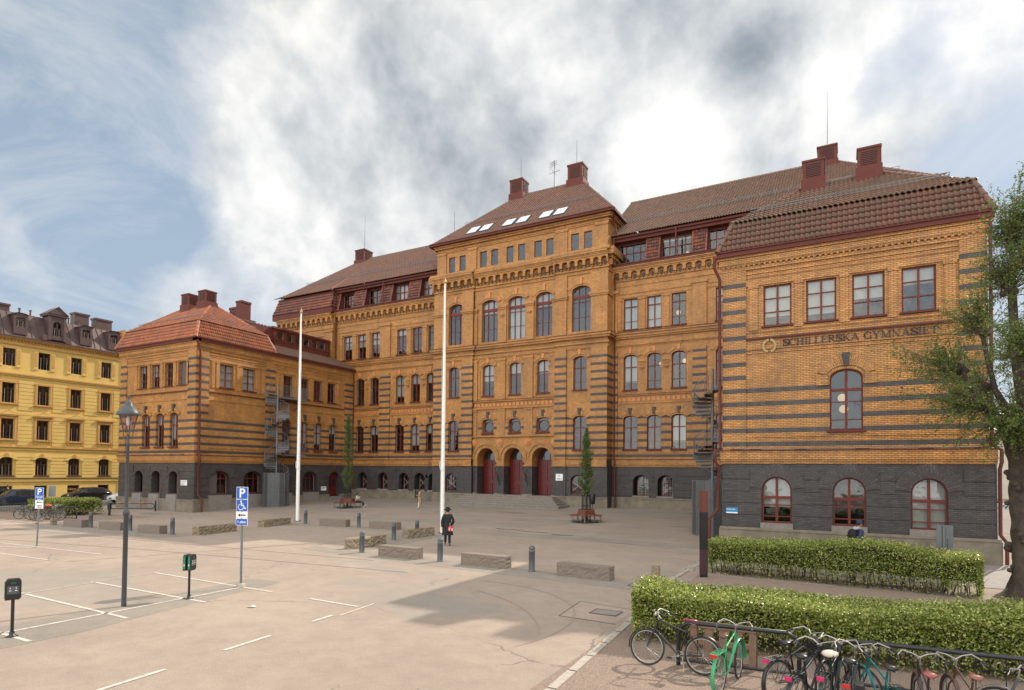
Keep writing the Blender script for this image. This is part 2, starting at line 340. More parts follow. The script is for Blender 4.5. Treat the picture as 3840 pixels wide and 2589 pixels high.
def window(parent,fr,a,b,zb,zs,rise=0,style='std',d=0,rec=.2,blind=0,name='window',fm='frame',open_=False):
    w=round(b-a,2); h=round(zs-zb,2); key=(w,h,round(rise,2),style,fm)
    if key not in _wc:
        mb=MB(); fw=.075 if w>.8 else .055; D=.08; r=w/2
        out=[(-r,0)]+[(x-0,z) for x,z in arcpts(-r,r,h,rise,12)]+[(r,0)]
        ri=r-fw; inn=[(-ri,fw)]+[(x,z) for x,z in arcpts(-ri,ri,h if rise>0 else h-fw,max(rise-fw,.01) if rise>0 else 0,12)]+[(ri,fw)]
        for i in range(len(out)):
            j=(i+1)%len(out); o0,o1,i0,i1=out[i],out[j],inn[i],inn[j]
            mb.face([(o0[0],0,o0[1]),(o1[0],0,o1[1]),(i1[0],0,i1[1]),(i0[0],0,i0[1])],fm)
            mb.face([(i0[0],0,i0[1]),(i1[0],0,i1[1]),(i1[0],D,i1[1]),(i0[0],D,i0[1])],'wframe' if fm=='frame' else fm)
        top=lambda x: h+(rise*sqrt(max(0,1-(x/r)**2)) if rise>0 else 0)-fw*.5
        vb=lambda x,t,z0=0,z1=None,y0=-.015: mb.box(x-t/2,x+t/2,y0,D*.7,z0,z1 or top(x),fm)
        hb=lambda z,t,y0=-.012: mb.box(-r*.97,r*.97,y0,D*.7,z-t/2,z+t/2,fm)
        if style=='std': vb(0,.085); hb(h*.73 if rise else h*.74,.075,-.02); hb(h*.27,.03)
        elif style=='wing': vb(0,.09); hb(h*.68,.045); hb(h*.345,.045)
        elif style=='tall': # big hall windows with a heavy transom
            for x in (-w/6,w/6): vb(x,.075)
            hb(h-.45,.26,-.03); hb(h-.9,.05); hb(h*.36,.03)
        elif style=='right_tall': vb(0,.11); hb(h*.78,.13,-.03); hb(h*.55,.045); hb(h*.2,.045)
        elif style=='bas': vb(0,.085); hb(h*.87,.09,-.02); hb(h*.48,.035)
        elif style=='basnarrow': vb(0,.05); hb(h*.8,.06); hb(h*.4,.03)
        elif style=='x': # little round-headed windows with a wheel-like bar
            vb(0,.05)
            for s in (-1,1):
                for k in (-1,1):
                    mb.tube([(0,.0,h*.62),(s*r*.85,.0,h*.62+k*h*.36)],.018,'wframe',5)
        elif style=='grate':
            vb(0,.05)
            for x in (-.25,-.12,.12,.25): mb.box(x*w*1.4-.008,x*w*1.4+.008,-.03,-.01,0,top(x*w),'wframe')
            for k in range(1,9): mb.box(-r*.9,r*.9,-.03,-.012,k*.19-.007,k*.19+.007,'wframe')
        elif style=='fan':
            for x in (-w/6,w/6): vb(x,.07)
            hb(h*1.02,.085,-.02); hb(h*.55,.035)
        elif style=='small': pass
        elif style=='round':
            n=20; R0=.46
            for i in range(n):
                a0,a1=2*pi*i/n,2*pi*(i+1)/n
                for q,yy in ((1,-.02),):
                    mb.face([(R0*cos(a0),yy,h*.5+R0*sin(a0)),(R0*cos(a1),yy,h*.5+R0*sin(a1)),((R0+.06)*cos(a1),yy,h*.5+(R0+.06)*sin(a1)),((R0+.06)*cos(a0),yy,h*.5+(R0+.06)*sin(a0))],fm)
        elif style=='dorm':
            for k in (1,2,3): vb(-r+w*k/4,.07)
            hb(h*.57,.07)
        elif style=='strip': pass
        elif style=='yel': vb(0,.08); hb(h*.72,.07); 
        if style in('yel',):
            for s in (-1,1): mb.box(s*w*.25-.012,s*w*.25+.012,-.02,0,0,h*.7,'wframe')
        pb=MB(); pb.face([(x,.035,z) for x,z in inn],'pane')
        _wc[key]=(mb,pb,None)
    mb,pb,cache=_wc[key]
    if cache is None:
        f=mb.build(name); p=pb.build('pane',f); _wc[key]=(mb,pb,(f.data,p.data))
    else:
        f=bpy.data.objects.new(name,cache[0]); C.objects.link(f); p=bpy.data.objects.new('pane',cache[1]); C.objects.link(p); p.parent=f
    if not blind and style=='std' and random.random()<.4: blind=random.choice((.26,.26,.3,.55,.75))
    f.parent=parent; f.location=fr.P((a+b)/2,zb,d-rec); f.rotation_euler=(0,0,fr.rot)
    if blind:
        k=MB(); r=(b-a)/2-.08; tp=zs-zb-.05; k.face([(-r,.12,tp*(1-blind)),(r,.12,tp*(1-blind)),(r,.12,tp+rise*.8),(-r,.12,tp+rise*.8)],'blind')
        o=k.build('roller_blind',f)
    return f
def tiled(mb,P00,P10,P01,P11,m,wave=.22,course=.34,amp=.042,lift=.05):
    # P00,P10 eave ends; P01,P11 ridge ends (may be narrower).  S-shaped pantiles as real relief
    P00,P10,P01,P11=map(V,(P00,P10,P01,P11)); U=(P10-P00); Lu=U.length; U.normalize()
    n=U.cross(P01-P00).normalized(); n=n if n.z>0 else -n
    S=n.cross(U); S=S if S.z>0 else -S
    Hs=(P01-P00).dot(S); a1=(P01-P00).dot(U); b1=(P11-P00).dot(U); nr=max(1,round(Hs/course)); cs=Hs/nr
    step=wave/5; lo=min(0,a1); hi=max(Lu,b1); nc=int((hi-lo)/step)+2
    for r in range(nr):
        rows=[]
        for vv,l in ((r*cs,lift),((r+1)*cs+.02,.0)):
            t=min(vv/Hs,1); ul=a1*t; ur=Lu+(b1-Lu)*t
            row=[]
            for i in range(nc):
                u=min(max(lo+i*step,ul),ur); ph=(u/wave)%1
                hgt=amp*(sin(2*pi*ph)+.35*sin(4*pi*ph))
                row.append(P00+U*u+S*vv+n*(hgt+l+.03))
            rows.append(row)
        i0=len(mb.v); k=mb.mi(m)
        fr_=[P00+(p-P00)-n*lift for p in rows[0]]
        for rr in (fr_,rows[0],rows[1]): mb.v.extend([tuple(p) for p in rr])
        for a in (0,1):
            for i in range(nc-1):
                if (rows[0][i]-rows[0][i+1]).length<1e-5 and (rows[1][i]-rows[1][i+1]).length<1e-5: continue
                f=(i0+a*nc+i,i0+a*nc+i+1,i0+(a+1)*nc+i+1,i0+(a+1)*nc+i); mb.f.append(f); mb.m.append(k); mb.sm.append(a==1)
                mb.uv.append([((p-P00).dot(U)+50,(r+.5)*cs) for p in (rows[0][i],rows[0][i+1],rows[1][i+1],rows[1][i])])
def hips(mb,pts,m,r=.11):
    pts=[V(p) for p in pts]; L_=(pts[1]-pts[0]).length; n=max(2,int(L_/.38))
    for i in range(n):
        a=pts[0].lerp(pts[1],i/n); b=pts[0].lerp(pts[1],(i+1.08)/n); mb.tube([a,b],[r*1.15,r*.92],m,7)
# ================================================================ the school
school=thing('school_building','long yellow brick school with dark brick bands, red tiled roofs, raised centre and two wings','school',(-26.8,50,0))
school.location=(0,0,0)
YR,YM,YC,XL,XR=31.6,50.1,49.0,-47.7,5.5
def moulds(mb,fr,u0,u1,lst):      # (z0,z1,proud,material)
    for z0,z1,d,m in lst: fbox(mb,fr,u0,u1,z0,z1,-.02,d,m)
BASE=[(.0,1.02,.18,'stone'),(1.02,1.12,.24,'stone')]
GROOVE=lambda fr,mb,u0,u1,gaps,d=.0,zs=(1.73,2.3,2.87,3.46,4.03): [fbox(mb,fr,a,b,z-.025+.05,z+.5,-.02,d+.035,'dark') for z in zs for a,b in gaps(z,u0,u1)]
def segs(u0,u1,cuts):
    r=[];u=u0
    for a,b in sorted(cuts):
        if b<=u0 or a>=u1: continue
        if a>u: r.append((u,a))
        u=max(u,b)
    if u<u1: r.append((u,u1))
    return r
def basement(mb,fr,u0,u1,wins,z0=0,zl=1.1,depth=.45,d=0,ringw=.42,rus=True):
    # dark brick ground floor: courses proud by 3.5 cm leave the horizontal joints
    wallrow(mb,fr,u0,u1,zl,4.22,wins,'dark',d,depth)
    for z in (1.12,1.73,2.3,2.87,3.46):
        if z<zl-.05: continue
        z1={1.12:1.69,1.73:2.26,2.3:2.83,2.87:3.42,3.46:3.99}[z]
        cuts=[]
        for a,b,zb,zs,rise in wins:
            if z1<=zb: continue
            zt=zs+rise+ringw
            if z>=zt: continue
            ex=.02 if z1<=zs+.1 else ringw*.9
            cuts.append((a-ex,b+ex))
        for a,b in segs(u0,u1,cuts): fbox(mb,fr,a,b,z+.02,z1,d-.02,d+.04,'dark')
    for a,b,zb,zs,rise in wins:
        if rise>0: ring(mb,fr,(a+b)/2,zs,(b-a)/2,rise,ringw,d-.02,d+.055,'dark',n=12,a0=.12)
def plinth(mb,fr,u0,u1,zl,d=0,gaps=()):
    for a,b in segs(u0,u1,gaps): fbox(mb,fr,a,b,-.6,zl-.1,d-.02,d+.16,'stone'); fbox(mb,fr,a,b,zl-.1,zl+.02,d-.02,d+.2,'stone')
def belt(mb,fr,u0,u1,d=0,red=True):     # belt between ground and first floor
    fbox(mb,fr,u0,u1,4.22,4.34,-.02,d+.07,'brick'); fbox(mb,fr,u0,u1,4.34,4.42,-.02,d+.11,'brick'); fbox(mb,fr,u0,u1,4.42,4.84,-.02,d+.16,'brick')
    fbox(mb,fr,u0,u1,4.84,4.88,-.02,d+.22,'red')
def hood(mb,fr,c,zs,rx,rz,d=0,key=True,foot=.45,kz=.55,th=.42):
    ring(mb,fr,c,zs,rx,rz,.14,d-.02,d+.06,'brick',n=10,a0=.25)
    ring(mb,fr,c,zs+.02,rx+.14,rz+.14,th-.12,d-.02,d+.1,'brick',n=10,a0=.3)
    if key:
        z0=zs+rz+.1; p=[(c-.09,z0),(c+.09,z0),(c+.16,z0+kz),(c-.16,z0+kz)]
        k='dark' if key==1 else 'orange'
        mb.face([fr.P(u,z,d+.17) for u,z in p],k)
        for (a,b) in zip(p,p[1:]+p[:1]): mb.face([fr.P(*a,d),fr.P(*b,d),fr.P(*b,d+.17),fr.P(*a,d+.17)],k)
def top_cornice(mb,fr,u0,u1,d=0):
    for z0,z1,dd in ((13.32,13.38,.05),(13.52,13.6,.05),(13.75,13.9,.09),(13.98,14.06,.13),(14.06,14.34,.17),(14.34,14.46,.24)):
        fbox(mb,fr,u0-dd*.9,u1+dd*.9,z0,z1,-.02,d+dd,'brick')
    u=u0
    while u<u1: fbox(mb,fr,u,u+.1,13.9,13.99,-.02,d+.14,'brick'); u+=.24
def corbels(mb,fr,u0,u1,z,pitch,h=.95,d=.38,m='brick'):
    n=max(1,round((u1-u0)/pitch)); p=(u1-u0)/n; ww=p*.68
    wins=[(u0+p*(i+.5)-ww/2,u0+p*(i+.5)+ww/2,z,z+h*.55,ww*.32) for i in range(n)]
    wallrow(mb,fr,u0,u1,z+.001,z+h,wins,m,d,d)
    for i in range(n):
        c=u0+p*(i+.5)
        a=c-p/2; fbox(mb,fr,a-p*.1,a+p*.1,z-.16,z,-.02,d*.6,m)
        for k in range(6):
            an=k*pi/3; fbox(mb,fr,c+.1*cos(an)-.05,c+.1*cos(an)+.05,z+.12+.1*sin(an)-.045,z+.12+.1*sin(an)+.045,-.02,.05+k*.002,'dark')
        fbox(mb,fr,c-.04,c+.04,z-.14,z-.01,-.02,.045,'dark')
    fbox(mb,fr,u0,u1,z+h,z+h+.14,-.02,d+.06,m); fbox(mb,fr,u0,u1,z+h+.14,z+h+.24,-.02,d+.12,m); fbox(mb,fr,u0,u1,z+h+.24,z+h+.42,-.02,d+.2,m)
    fbox(mb,fr,u0,u1,z-.24,z-.17,-.02,.1,m)
def gutter(fr,u0,u1,z0,z1,d,name='fascia'):
    mb=MB(); fbox(mb,fr,u0,u1,z0,z1,-.1,d,'red'); fbox(mb,fr,u0-.02,u1+.02,z1-.07,z1,-.1,d+.07,'red'); return mb.build(name,school)
def pipe(pts,name='downpipe',r=.065):
    mb=MB(); mb.tube(pts,r,'red',8)
    for p,q in zip(pts,pts[1:]):
        p,q=V(p),V(q); n=int((q-p).length/1.9)
        for i in range(1,n+1): c=p.lerp(q,i/(n+1)); t=(q-p).normalized()*.03; mb.tube([c-t,c+t],r*1.35,'red',8)
    return mb.build(name,school)
def louvre(c,z0,z1,w,dp,shape='vent',name='chimney'):
    mb=MB(); x,y=c; hw,hd=w/2,dp/2; h=z1-z0
    mb.box(x-hw*1.15,x+hw*1.15,y-hd*1.15,y+hd*1.15,z0-1.2,z0+h*.3,'red')
    mb.box(x-hw,x+hw,y-hd,y+hd,z0+h*.3,z0+h*.86,'red')
    mb.box(x-hw*1.08,x+hw*1.08,y-hd*1.08,y+hd*1.08,z0+h*.86,z0+h*.93,'red')
    a=[(x-hw,y-hd),(x+hw,y-hd),(x+hw,y+hd),(x-hw,y+hd)]
    for i in range(4):
        p,q=a[i],a[(i+1)%4]; mb.face([(*p,z0+h*.93),(*q,z0+h*.93),(x,y,z1)],'red')
    for i in range(8 if shape=='vent' else 12):
        z=z0+h*.36+i*h*.46/(8 if shape=='vent' else 12)
        mb.box(x-hw*.68,x+hw*.68,y-hd-.035,y-hd-.003,z,z+h*.018,'red'); mb.box(x+hw+.003,x+hw+.035,y-hd*.68,y+hd*.68,z,z+h*.018,'red')
        mb.box(x-hw*.68,x+hw*.68,y-hd-.006,y-hd-.001,z+h*.018,z+h*.042,'black'); mb.box(x+hw+.001,x+hw+.006,y-hd*.68,y+hd*.68,z+h*.018,z+h*.042,'black')
    return mb.build(name,school)
def rod(x,y,z0,z1,name='lightning_rod',r=.03):
    mb=MB(); mb.tube([(x,y,z0),(x,y,z1)],[r,r*.5],'grey',6); return mb.build(name,school)
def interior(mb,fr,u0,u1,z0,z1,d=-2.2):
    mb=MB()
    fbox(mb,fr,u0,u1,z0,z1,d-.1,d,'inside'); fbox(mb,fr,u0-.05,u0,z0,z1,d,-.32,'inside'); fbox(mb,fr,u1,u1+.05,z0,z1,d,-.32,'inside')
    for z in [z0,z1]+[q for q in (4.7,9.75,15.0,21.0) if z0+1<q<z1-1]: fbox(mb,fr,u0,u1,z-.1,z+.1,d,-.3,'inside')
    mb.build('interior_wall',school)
INT=MB()
# ---- right wing, end facade
fr=FY(YR); mb=MB(); U0,U1=-5.4,5.45
bw=[(-3.59,-2.26,1.38,2.95,.65),(-.55,.78,1.38,2.95,.65),(2.46,3.79,1.38,2.95,.65)]
basement(mb,fr,U0,U1,bw,ringw=.62,depth=.2); plinth(mb,fr,U0-.1,U1+.1,1.1)
for w_ in bw: fbox(mb,fr,w_[0]-.05,w_[1]+.05,1.12,1.38,-.1,.12,'step')
belt(mb,fr,U0-.1,U1+.02); U1=5.2
wallrow(mb,fr,U0+1.1,4.23,4.88,9.6,[(-.66,.68,5.77,8.15,.42)],'field5',0,.22)
for a,b in ((U0,U0+1.1),(4.23,U1)): fbox(mb,fr,a,b,4.88,14.3,-.5,.07,'pil13')
fbox(mb,fr,U0+1.1,-.66,5.5,5.64,-.02,.05,'brick'); fbox(mb,fr,.68,4.23,5.5,5.64,-.02,.05,'brick')
hood(mb,fr,.01,8.15,.69,.44,kz=.62,th=.52); 
for s in (-1,1): fbox(mb,fr,.01+s*.97-.24,.01+s*.97+.24,7.86,8.36,-.02,.085,'brick')
fbox(mb,fr,U0+1.1,4.23,9.6,9.68,-.02,.05,'brick'); 
wallrow(mb,fr,U0+1.1,4.23,9.68,10.3,[],'brick'); fbox(mb,fr,U0+1.1,4.23,9.78,9.84,-.02,.07,'brick')
fbox(mb,fr,U0+1.1,4.23,10.28,10.36,-.02,.12,'red')
uw=[(-3.51,-2.26),(-1.63,-.37),(.27,1.54),(2.17,3.44)]
wallrow(mb,fr,U0+1.1,4.23,10.3,14.3,[(a,b,10.9,12.88,0) for a,b in uw],'brick',0,.2)
fbox(mb,fr,U0+1.1,4.23,10.62,10.72,-.02,.05,'brick')
cs=[-4.05,-1.93+.0,-.05,1.86,4.0]
for c in (-3.95,-1.945,-.05,1.855,3.92):
    wd=.16 if abs(c)<3 else .2
    fbox(mb,fr,c-wd,c+wd,10.8,12.8,-.02,.07,'brick'); fbox(mb,fr,c-wd-.04,c+wd+.04,12.8,12.92,-.02,.11,'brick'); fbox(mb,fr,c-wd-.03,c+wd+.03,10.72,10.84,-.02,.1,'brick')
fbox(mb,fr,U0+1.1,4.23,12.93,13.24,-.02,.06,'brick')
for a,b in uw: fbox(mb,fr,a-.08,b+.08,10.82,10.9,-.1,.12,'red')
fbox(mb,fr,-.78,.8,5.67,5.77,-.1,.12,'red')
top_cornice(mb,fr,U0,U1)
FXr=FX(5.5)
# plain side and rear walls of the wing
for x,s in ((U0,-1),(U1,1)):
    xb=x if s<0 else 5.45
    c='brick'
    mb.face([(x,YR,4.88),(x,YM,4.88),(x,YM,14.4),(x,YR,14.4)],'field5'); mb.face([(xb,YR,-.6),(xb,YM,-.6),(xb,YM,4.88),(xb,YR,4.88)],'dark')
    mb.box(min(xb+s*.1,xb+s*.15),max(xb+s*.1,xb+s*.15),YR-.14,YM,-.6,1.0,'stone')
mb.build('right_wing_wall',school)['label']='front and sides of the right wing with the school name'
for a,b,zb,zs,r_ in bw: window(school,fr,a,b,zb,zs,r_,'right_tall',rec=.12,blind=1 if a>2 else (.5 if a<-2 else 0))
window(school,fr,-.66,.68,5.77,8.15,.42,'right_tall',rec=.14)
for i,(a,b) in enumerate(uw): window(school,fr,a,b,10.9,12.88,0,'wing',rec=.12,blind=(.75,.8,.55,.35)[i])
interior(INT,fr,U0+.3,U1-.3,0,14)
gutter(fr,U0-.25,U1+.22,14.46,14.74,.36)
# ---- left wing, end facade
fr=FY(YR); mb=MB(); U0,U1=-58.9,-47.7
bw=[(-56.3,-55.08,1.6,3.0,.5),(-53.75,-52.45,1.6,3.0,.5),(-51.2,-49.94,1.6,3.0,.5)]
basement(mb,fr,U0,U1,bw,depth=.55,ringw=.3); plinth(mb,fr,U0-.1,U1+.1,1.1,gaps=[(a,b) for a,b,*_ in bw])
for w_ in bw: fbox(mb,fr,w_[0]-.06,w_[1]+.06,-.4,1.5,-.6,.22,'step')
belt(mb,fr,U0-.1,U1+.1)
tw=[(-55.4,-54.2,5.6,8.2,.36),(-53.32,-52.12,5.6,8.2,.36),(-51.28,-50.08,5.6,8.2,.36)]
wallrow(mb,fr,U0+1,U1-1.1,4.88,10.3,tw,'field5',0,.25)
for a,b in ((U0,U0+1),(U1-1.1,U1)): fbox(mb,fr,a,b,4.88,14.3,-.5,.07,'pil13')
for w_ in tw: hood(mb,fr,(w_[0]+w_[1])/2,8.2,.6,.36,th=.36,kz=.6); fbox(mb,fr,w_[0]-.08,w_[1]+.08,5.48,5.6,-.2,.14,'red')
fbox(mb,fr,U0+1,U1-1.1,9.6,9.68,-.02,.05,'brick'); fbox(mb,fr,U0+1,U1-1.1,10.28,10.36,-.02,.12,'red')
ul=[(-56,-54.78),(-54.14,-52.92),(-52.2,-51),(-50.27,-49.05)]
wallrow(mb,fr,U0+1,U1-1.1,10.3,14.3,[(a,b,10.88,12.9,0) for a,b in ul],'brick',0,.25)
fbox(mb,fr,U0+1,U1-1.1,12.98,13.24,-.02,.06,'brick')
for c in (-56.4,-54.46,-52.56,-50.64,-48.85): fbox(mb,fr,c-.17,c+.17,10.8,12.85,-.02,.07,'brick'); fbox(mb,fr,c-.2,c+.2,12.85,12.96,-.02,.11,'brick')
for a,b in ul: fbox(mb,fr,a-.08,b+.08,10.8,10.88,-.1,.12,'red')
top_cornice(mb,fr,U0,U1)
mb.face([(U0,YR,-.6),(U0,YM+14,-.6),(U0,YM+14,14.4),(U0,YR,14.4)],'field5')
# ---- left wing, courtyard facade
f2=FX(XL)
door=(46.64,48.1,.95,2.9,.62)
bw2=[(32.94,34.9,1.55,2.85,.7),(36.33,38.25,1.55,2.85,.7),(39.8,41.6,1.55,2.85,.7),(43.18,45.0,1.55,2.85,.7),door]
basement(mb,f2,YR,YM,bw2,depth=.4,ringw=.55); plinth(mb,f2,YR-.1,YM,1.15,gaps=[(a,b) for a,b,*_ in bw2])
for w_ in bw2[:4]: fbox(mb,f2,w_[0]-.1,w_[1]+.1,-.4,1.45,-.45,.24,'step')
fbox(mb,f2,46.5,48.2,-.4,.93,-.5,.3,'step')
belt(mb,f2,YR-.1,YM)
tw2=[(40.5,41.6,5.1,8.2,.34),(42.72,43.72,5.7,8.2,.34),(44.52,45.6,5.7,8.2,.34),(46.56,47.66,5.7,8.2,.34)]
wallrow(mb,f2,YR+1.1,48.7,4.88,10.3,tw2,'field5',0,.28)
for a,b in ((YR,YR+1.1),(38.5,39.55),(48.7,YM)): fbox(mb,f2,a,b,4.88,14.3,-.5,.07,'pil13')
for w_ in tw2: hood(mb,f2,(w_[0]+w_[1])/2,8.2,(w_[1]-w_[0])/2,.34,th=.34,kz=.6)
for w_ in tw2[1:]: fbox(mb,f2,w_[0]-.08,w_[1]+.08,5.56,5.68,-.2,.14,'red')
fbox(mb,f2,YR+1.1,38.5,5.5,5.64,-.02,.06,'brick')
for a,b in ((YR+1.1,38.5),(39.55,48.7)): fbox(mb,f2,a,b,9.6,9.7,-.02,.06,'brick'); fbox(mb,f2,a,b,10.26,10.34,-.02,.12,'red')
uw2=[(33.76,35.1),(36.04,37.36)]; uw3=[(40.56,41.7),(42.6,43.75),(44.37,45.5),(46.28,47.43)]
wallrow(mb,f2,YR+1.1,48.7,10.3,14.3,[(a,b,10.86,12.85,0) for a,b in uw2+uw3],'brick',0,.25)
for a,b in ((YR+1.1,38.5),(39.55,48.7)): fbox(mb,f2,a,b,13.0,13.28,-.02,.07,'brick')
for c in (33.1,33.5,35.57,37.7,38.1,39.9,40.25,42.1,44.05,45.9,47.8,48.2): fbox(mb,f2,c-.14,c+.14,10.7,12.85,-.02,.07,'brick'); fbox(mb,f2,c-.17,c+.17,12.85,12.97,-.02,.1,'brick')
for a,b in uw2+uw3: fbox(mb,f2,a-.08,b+.08,10.74,10.84,-.1,.14,'red')
top_cornice(mb,f2,YR,YM)
mb.build('left_wing_wall',school)['label']='end and courtyard front of the left wing'
for a,b,zb,zs,r_ in bw: window(school,fr,a+.3,b,zb,zs,r_,'basnarrow',rec=.5)
for a,b,zb,zs,r_ in tw: window(school,fr,a,b,zb,zs,r_,'std',rec=.22)
for i,(a,b) in enumerate(ul): window(school,fr,a,b,10.88,12.9,0,'wing',rec=.2,blind=(0.3,.5,0,0)[i])
for a,b,zb,zs,r_ in bw2[:4]: window(school,f2,a,b,zb,zs,r_,'fan',rec=.35)
for a,b,zb,zs,r_ in tw2[1:]: window(school,f2,a,b,zb,zs,r_,'std',rec=.22)
for i,(a,b) in enumerate(uw2+uw3): window(school,f2,a,b,10.86,12.85,0,'wing',rec=.18,blind=1 if i<2 else 0)
def simple_door(fr,a,b,z0,z1,rise,rec,m='door',name='door'):
    mb=MB(); c=(a+b)/2; pts=[(a,z0)]+arcpts(a,b,z1,rise)+[(b,z0)]
    mb.face([fr.P(u,z,-rec) for u,z in pts],m)
    fbox(mb,fr,c-.04,c+.04,z0,z1,-rec,-rec+.05,m)
    for u0_,u1_ in ((a+.12,c-.12),(c+.12,b-.12)):
        fbox(mb,fr,u0_,u1_,z0+1.0,z1-.15,-rec,-rec+.012,'black'); 
        for q in (0,1): fbox(mb,fr,(u0_,u1_-.04)[q],(u0_+.04,u1_)[q],z0+1.0,z1-.15,-rec,-rec+.03,m)
        fbox(mb,fr,u0_,u1_,z0+.2,z0+.8,-rec,-rec+.03,m)
    o=mb.build(name,school); h=MB(); h.tube([fr.P(c-.12,z0+1.05,-rec+.02),fr.P(c-.12,z0+1.05,-rec+.09),fr.P(c-.22,z0+1.05,-rec+.09)],.015,'chrome',6); h.build('door_handle',o); return o
simple_door(f2,46.7,48.05,.95,2.9,.6,.38)
d1=simple_door(f2,40.55,41.55,5.1,7.2,0,.25)
mb=MB(); ring(mb,f2,41.05,7.85,.26,.26,.12,-.2,-.08,'red',n=12); ring(mb,f2,41.05,7.85,.26,-.26,.12,-.2,-.08,'red',n=12); fbox(mb,f2,40.52,41.58,7.2,8.6,-.32,-.22,'dark'); mb.build('round_door_light',school)
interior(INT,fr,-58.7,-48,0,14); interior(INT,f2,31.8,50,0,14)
gutter(fr,U0-.3,U1+.36,14.46,14.74,.36); gutter(f2,YR-.36,YM-.1,14.46,14.74,.36)
# ---- wing roofs
def wing_roof(cx,hw,tm,name):
    ex,ey0,ey1,z0=hw+.38,YR-.38,39.35,14.72; k=.62; zk=16.25; zr=18.95
    x0,x1=cx-ex,cx+ex; kx0,kx1,ky0,ky1=x0+k,x1-k,ey0+k,ey1-k; ym=(ky0+ky1)/2; run=(ky1-ky0)/2*.98
    r0,r1=kx0+run,kx1-run
    if r0>r1: r0=r1=(r0+r1)/2
    mb=MB(); b='tile_o' if tm=='tile_o' else 'tile_d'
    A=[(x0,ey0,z0),(x1,ey0,z0),(x1,ey1,z0),(x0,ey1,z0)]; K=[(kx0,ky0,zk),(kx1,ky0,zk),(kx1,ky1,zk),(kx0,ky1,zk)]; T=[(r0,ym,zr),(r1,ym,zr),(r1,ym,zr),(r0,ym,zr)]
    for i in range(4):
        j=(i+1)%4; tiled(mb,A[i],A[j],K[i],K[j],b if tm=='tile_o' else 'tile_dm')
        Ko=[(kx0-.1,ky0-.1,zk+.02),(kx1+.1,ky0-.1,zk+.02),(kx1+.1,ky1+.1,zk+.02),(kx0-.1,ky1+.1,zk+.02)]
        tiled(mb,Ko[i],Ko[j],T[i],T[j],tm)
    o=mb.build('roof',school); o['label']=name
    h=MB()
    for i in range(4): hips(h,(A[i],K[i]),b if tm=='tile_o' else 'tile_dm',.13); hips(h,(K[i],T[i]),tm if tm=='tile_o' else 'tile_dm',.13)
    hips(h,(T[0],T[1]),tm,.13); h.build('ridge_tiles',o)
    g=MB()
    for s in (0,.12):
        t=.22; g.tube([(kx0+t*run,ky0+t*run-.1,zk+(zr-zk)*t+.18+s),(kx1-t*run,ky0+t*run-.1,zk+(zr-zk)*t+.18+s),(kx1-t*run,ky1-t*run+.1,zk+(zr-zk)*t+.18+s)],.018,'galv',5)
    g.build('snow_guard',o)
    return o
M['tile_dm']=tile_mat('roof_tiles_mossy',((.135,.055,.034),(.165,.062,.036),(.11,.052,.034)),.5,(.085,.06,.036))
wing_roof(-.09,5.13,'tile_b','brown mossy roof of the right wing'); wing_roof(-53.3,5.6,'tile_o','orange tiled roof of the left wing')
louvre((-1.43,35.0),18.55,20.1,1.0,1.0); louvre((1.05,35.0),18.6,20.15,1.0,1.0)
louvre((-53.85,34.9),18.5,20.1,1.1,1.1); louvre((-51.35,34.9),18.5,20.1,1.1,1.1)
louvre((-55.2,41),17.6,20.6,1.3,1.1); mb=MB(); mb.box(-54.75,-53.9,40.4,41.5,16,20.75,'red'); mb.box(-54.8,-53.85,40.35,41.55,20.75,20.95,'red'); mb.box(-53.8,-53.0,40.4,41.4,16,18.9,'red'); mb.build('chimney',school)
# rear part of both wings: low tiled skirt and red metal attic with a strip of windows
for side,cx,hw in ((1,-53.3,5.6),(-1,.05,5.45)):
    mb=MB(); xe=cx+side*(hw+.36); xi=cx+side*(hw-2.9)
    P=[(xe,38.6,14.74),(xe,50.0,14.74),(xi,38.6,16.25),(xi,50.0,16.25)]
    if side<0: P=[P[1],P[0],P[3],P[2]]
    tiled(mb,*P,'tile_b' if side<0 else 'tile_dm')
    mb.build('roof',school)['label']='low tiled skirt of the %s wing'%('left' if side>0 else 'right')
    a=MB(); fa=FX(xi-.1) if side>0 else None
    ya,yb=37.6,49.9
    if side>0:
        ws=[(42.25+i*1.14,43.1+i*1.14,16.95,17.85,0) for i in range(6)]
        wallrow(a,fa,41.7,49.3,16.1,18.0,ws,'red',0,.12)
        for i in range(20): fbox(a,fa,41.75+i*.38,41.77+i*.38,16.15,16.85,0,.03,'red')
        fbox(a,fa,41.6,49.4,18.0,18.2,-4,.15,'red'); fbox(a,fa,41.6,49.4,16.85,16.93,0,.06,'red')
        a.box(xi-5.5,xi-.3,ya,41.7,15,18.1,'red'); a.box(xi-5.5,xi-.1,41.7,41.75,15,18.0,'red'); a.box(xi-5.5,xi-.1,49.25,49.35,15,18.0,'red')
        a.box(xi-5.5,xi-4.5,ya,49.4,15,18.1,'red')
        for i in range(11): a.box(xi-.6,xi-.35,ya+.2+i*.4,ya+.3+i*.4,18.1,18.22,'galv')
        a.build('red_metal_attic',school)
        for w_ in ws: window(school,fa,*w_,style='small',rec=.08,name='attic_window')
        interior(INT,fa,41.8,49.2,16.1,17.9,-1.6)
    else:
        a.box(cx-2.4,cx+2.4,ya,yb,15,18.1,'red'); a.build('red_metal_attic',school)
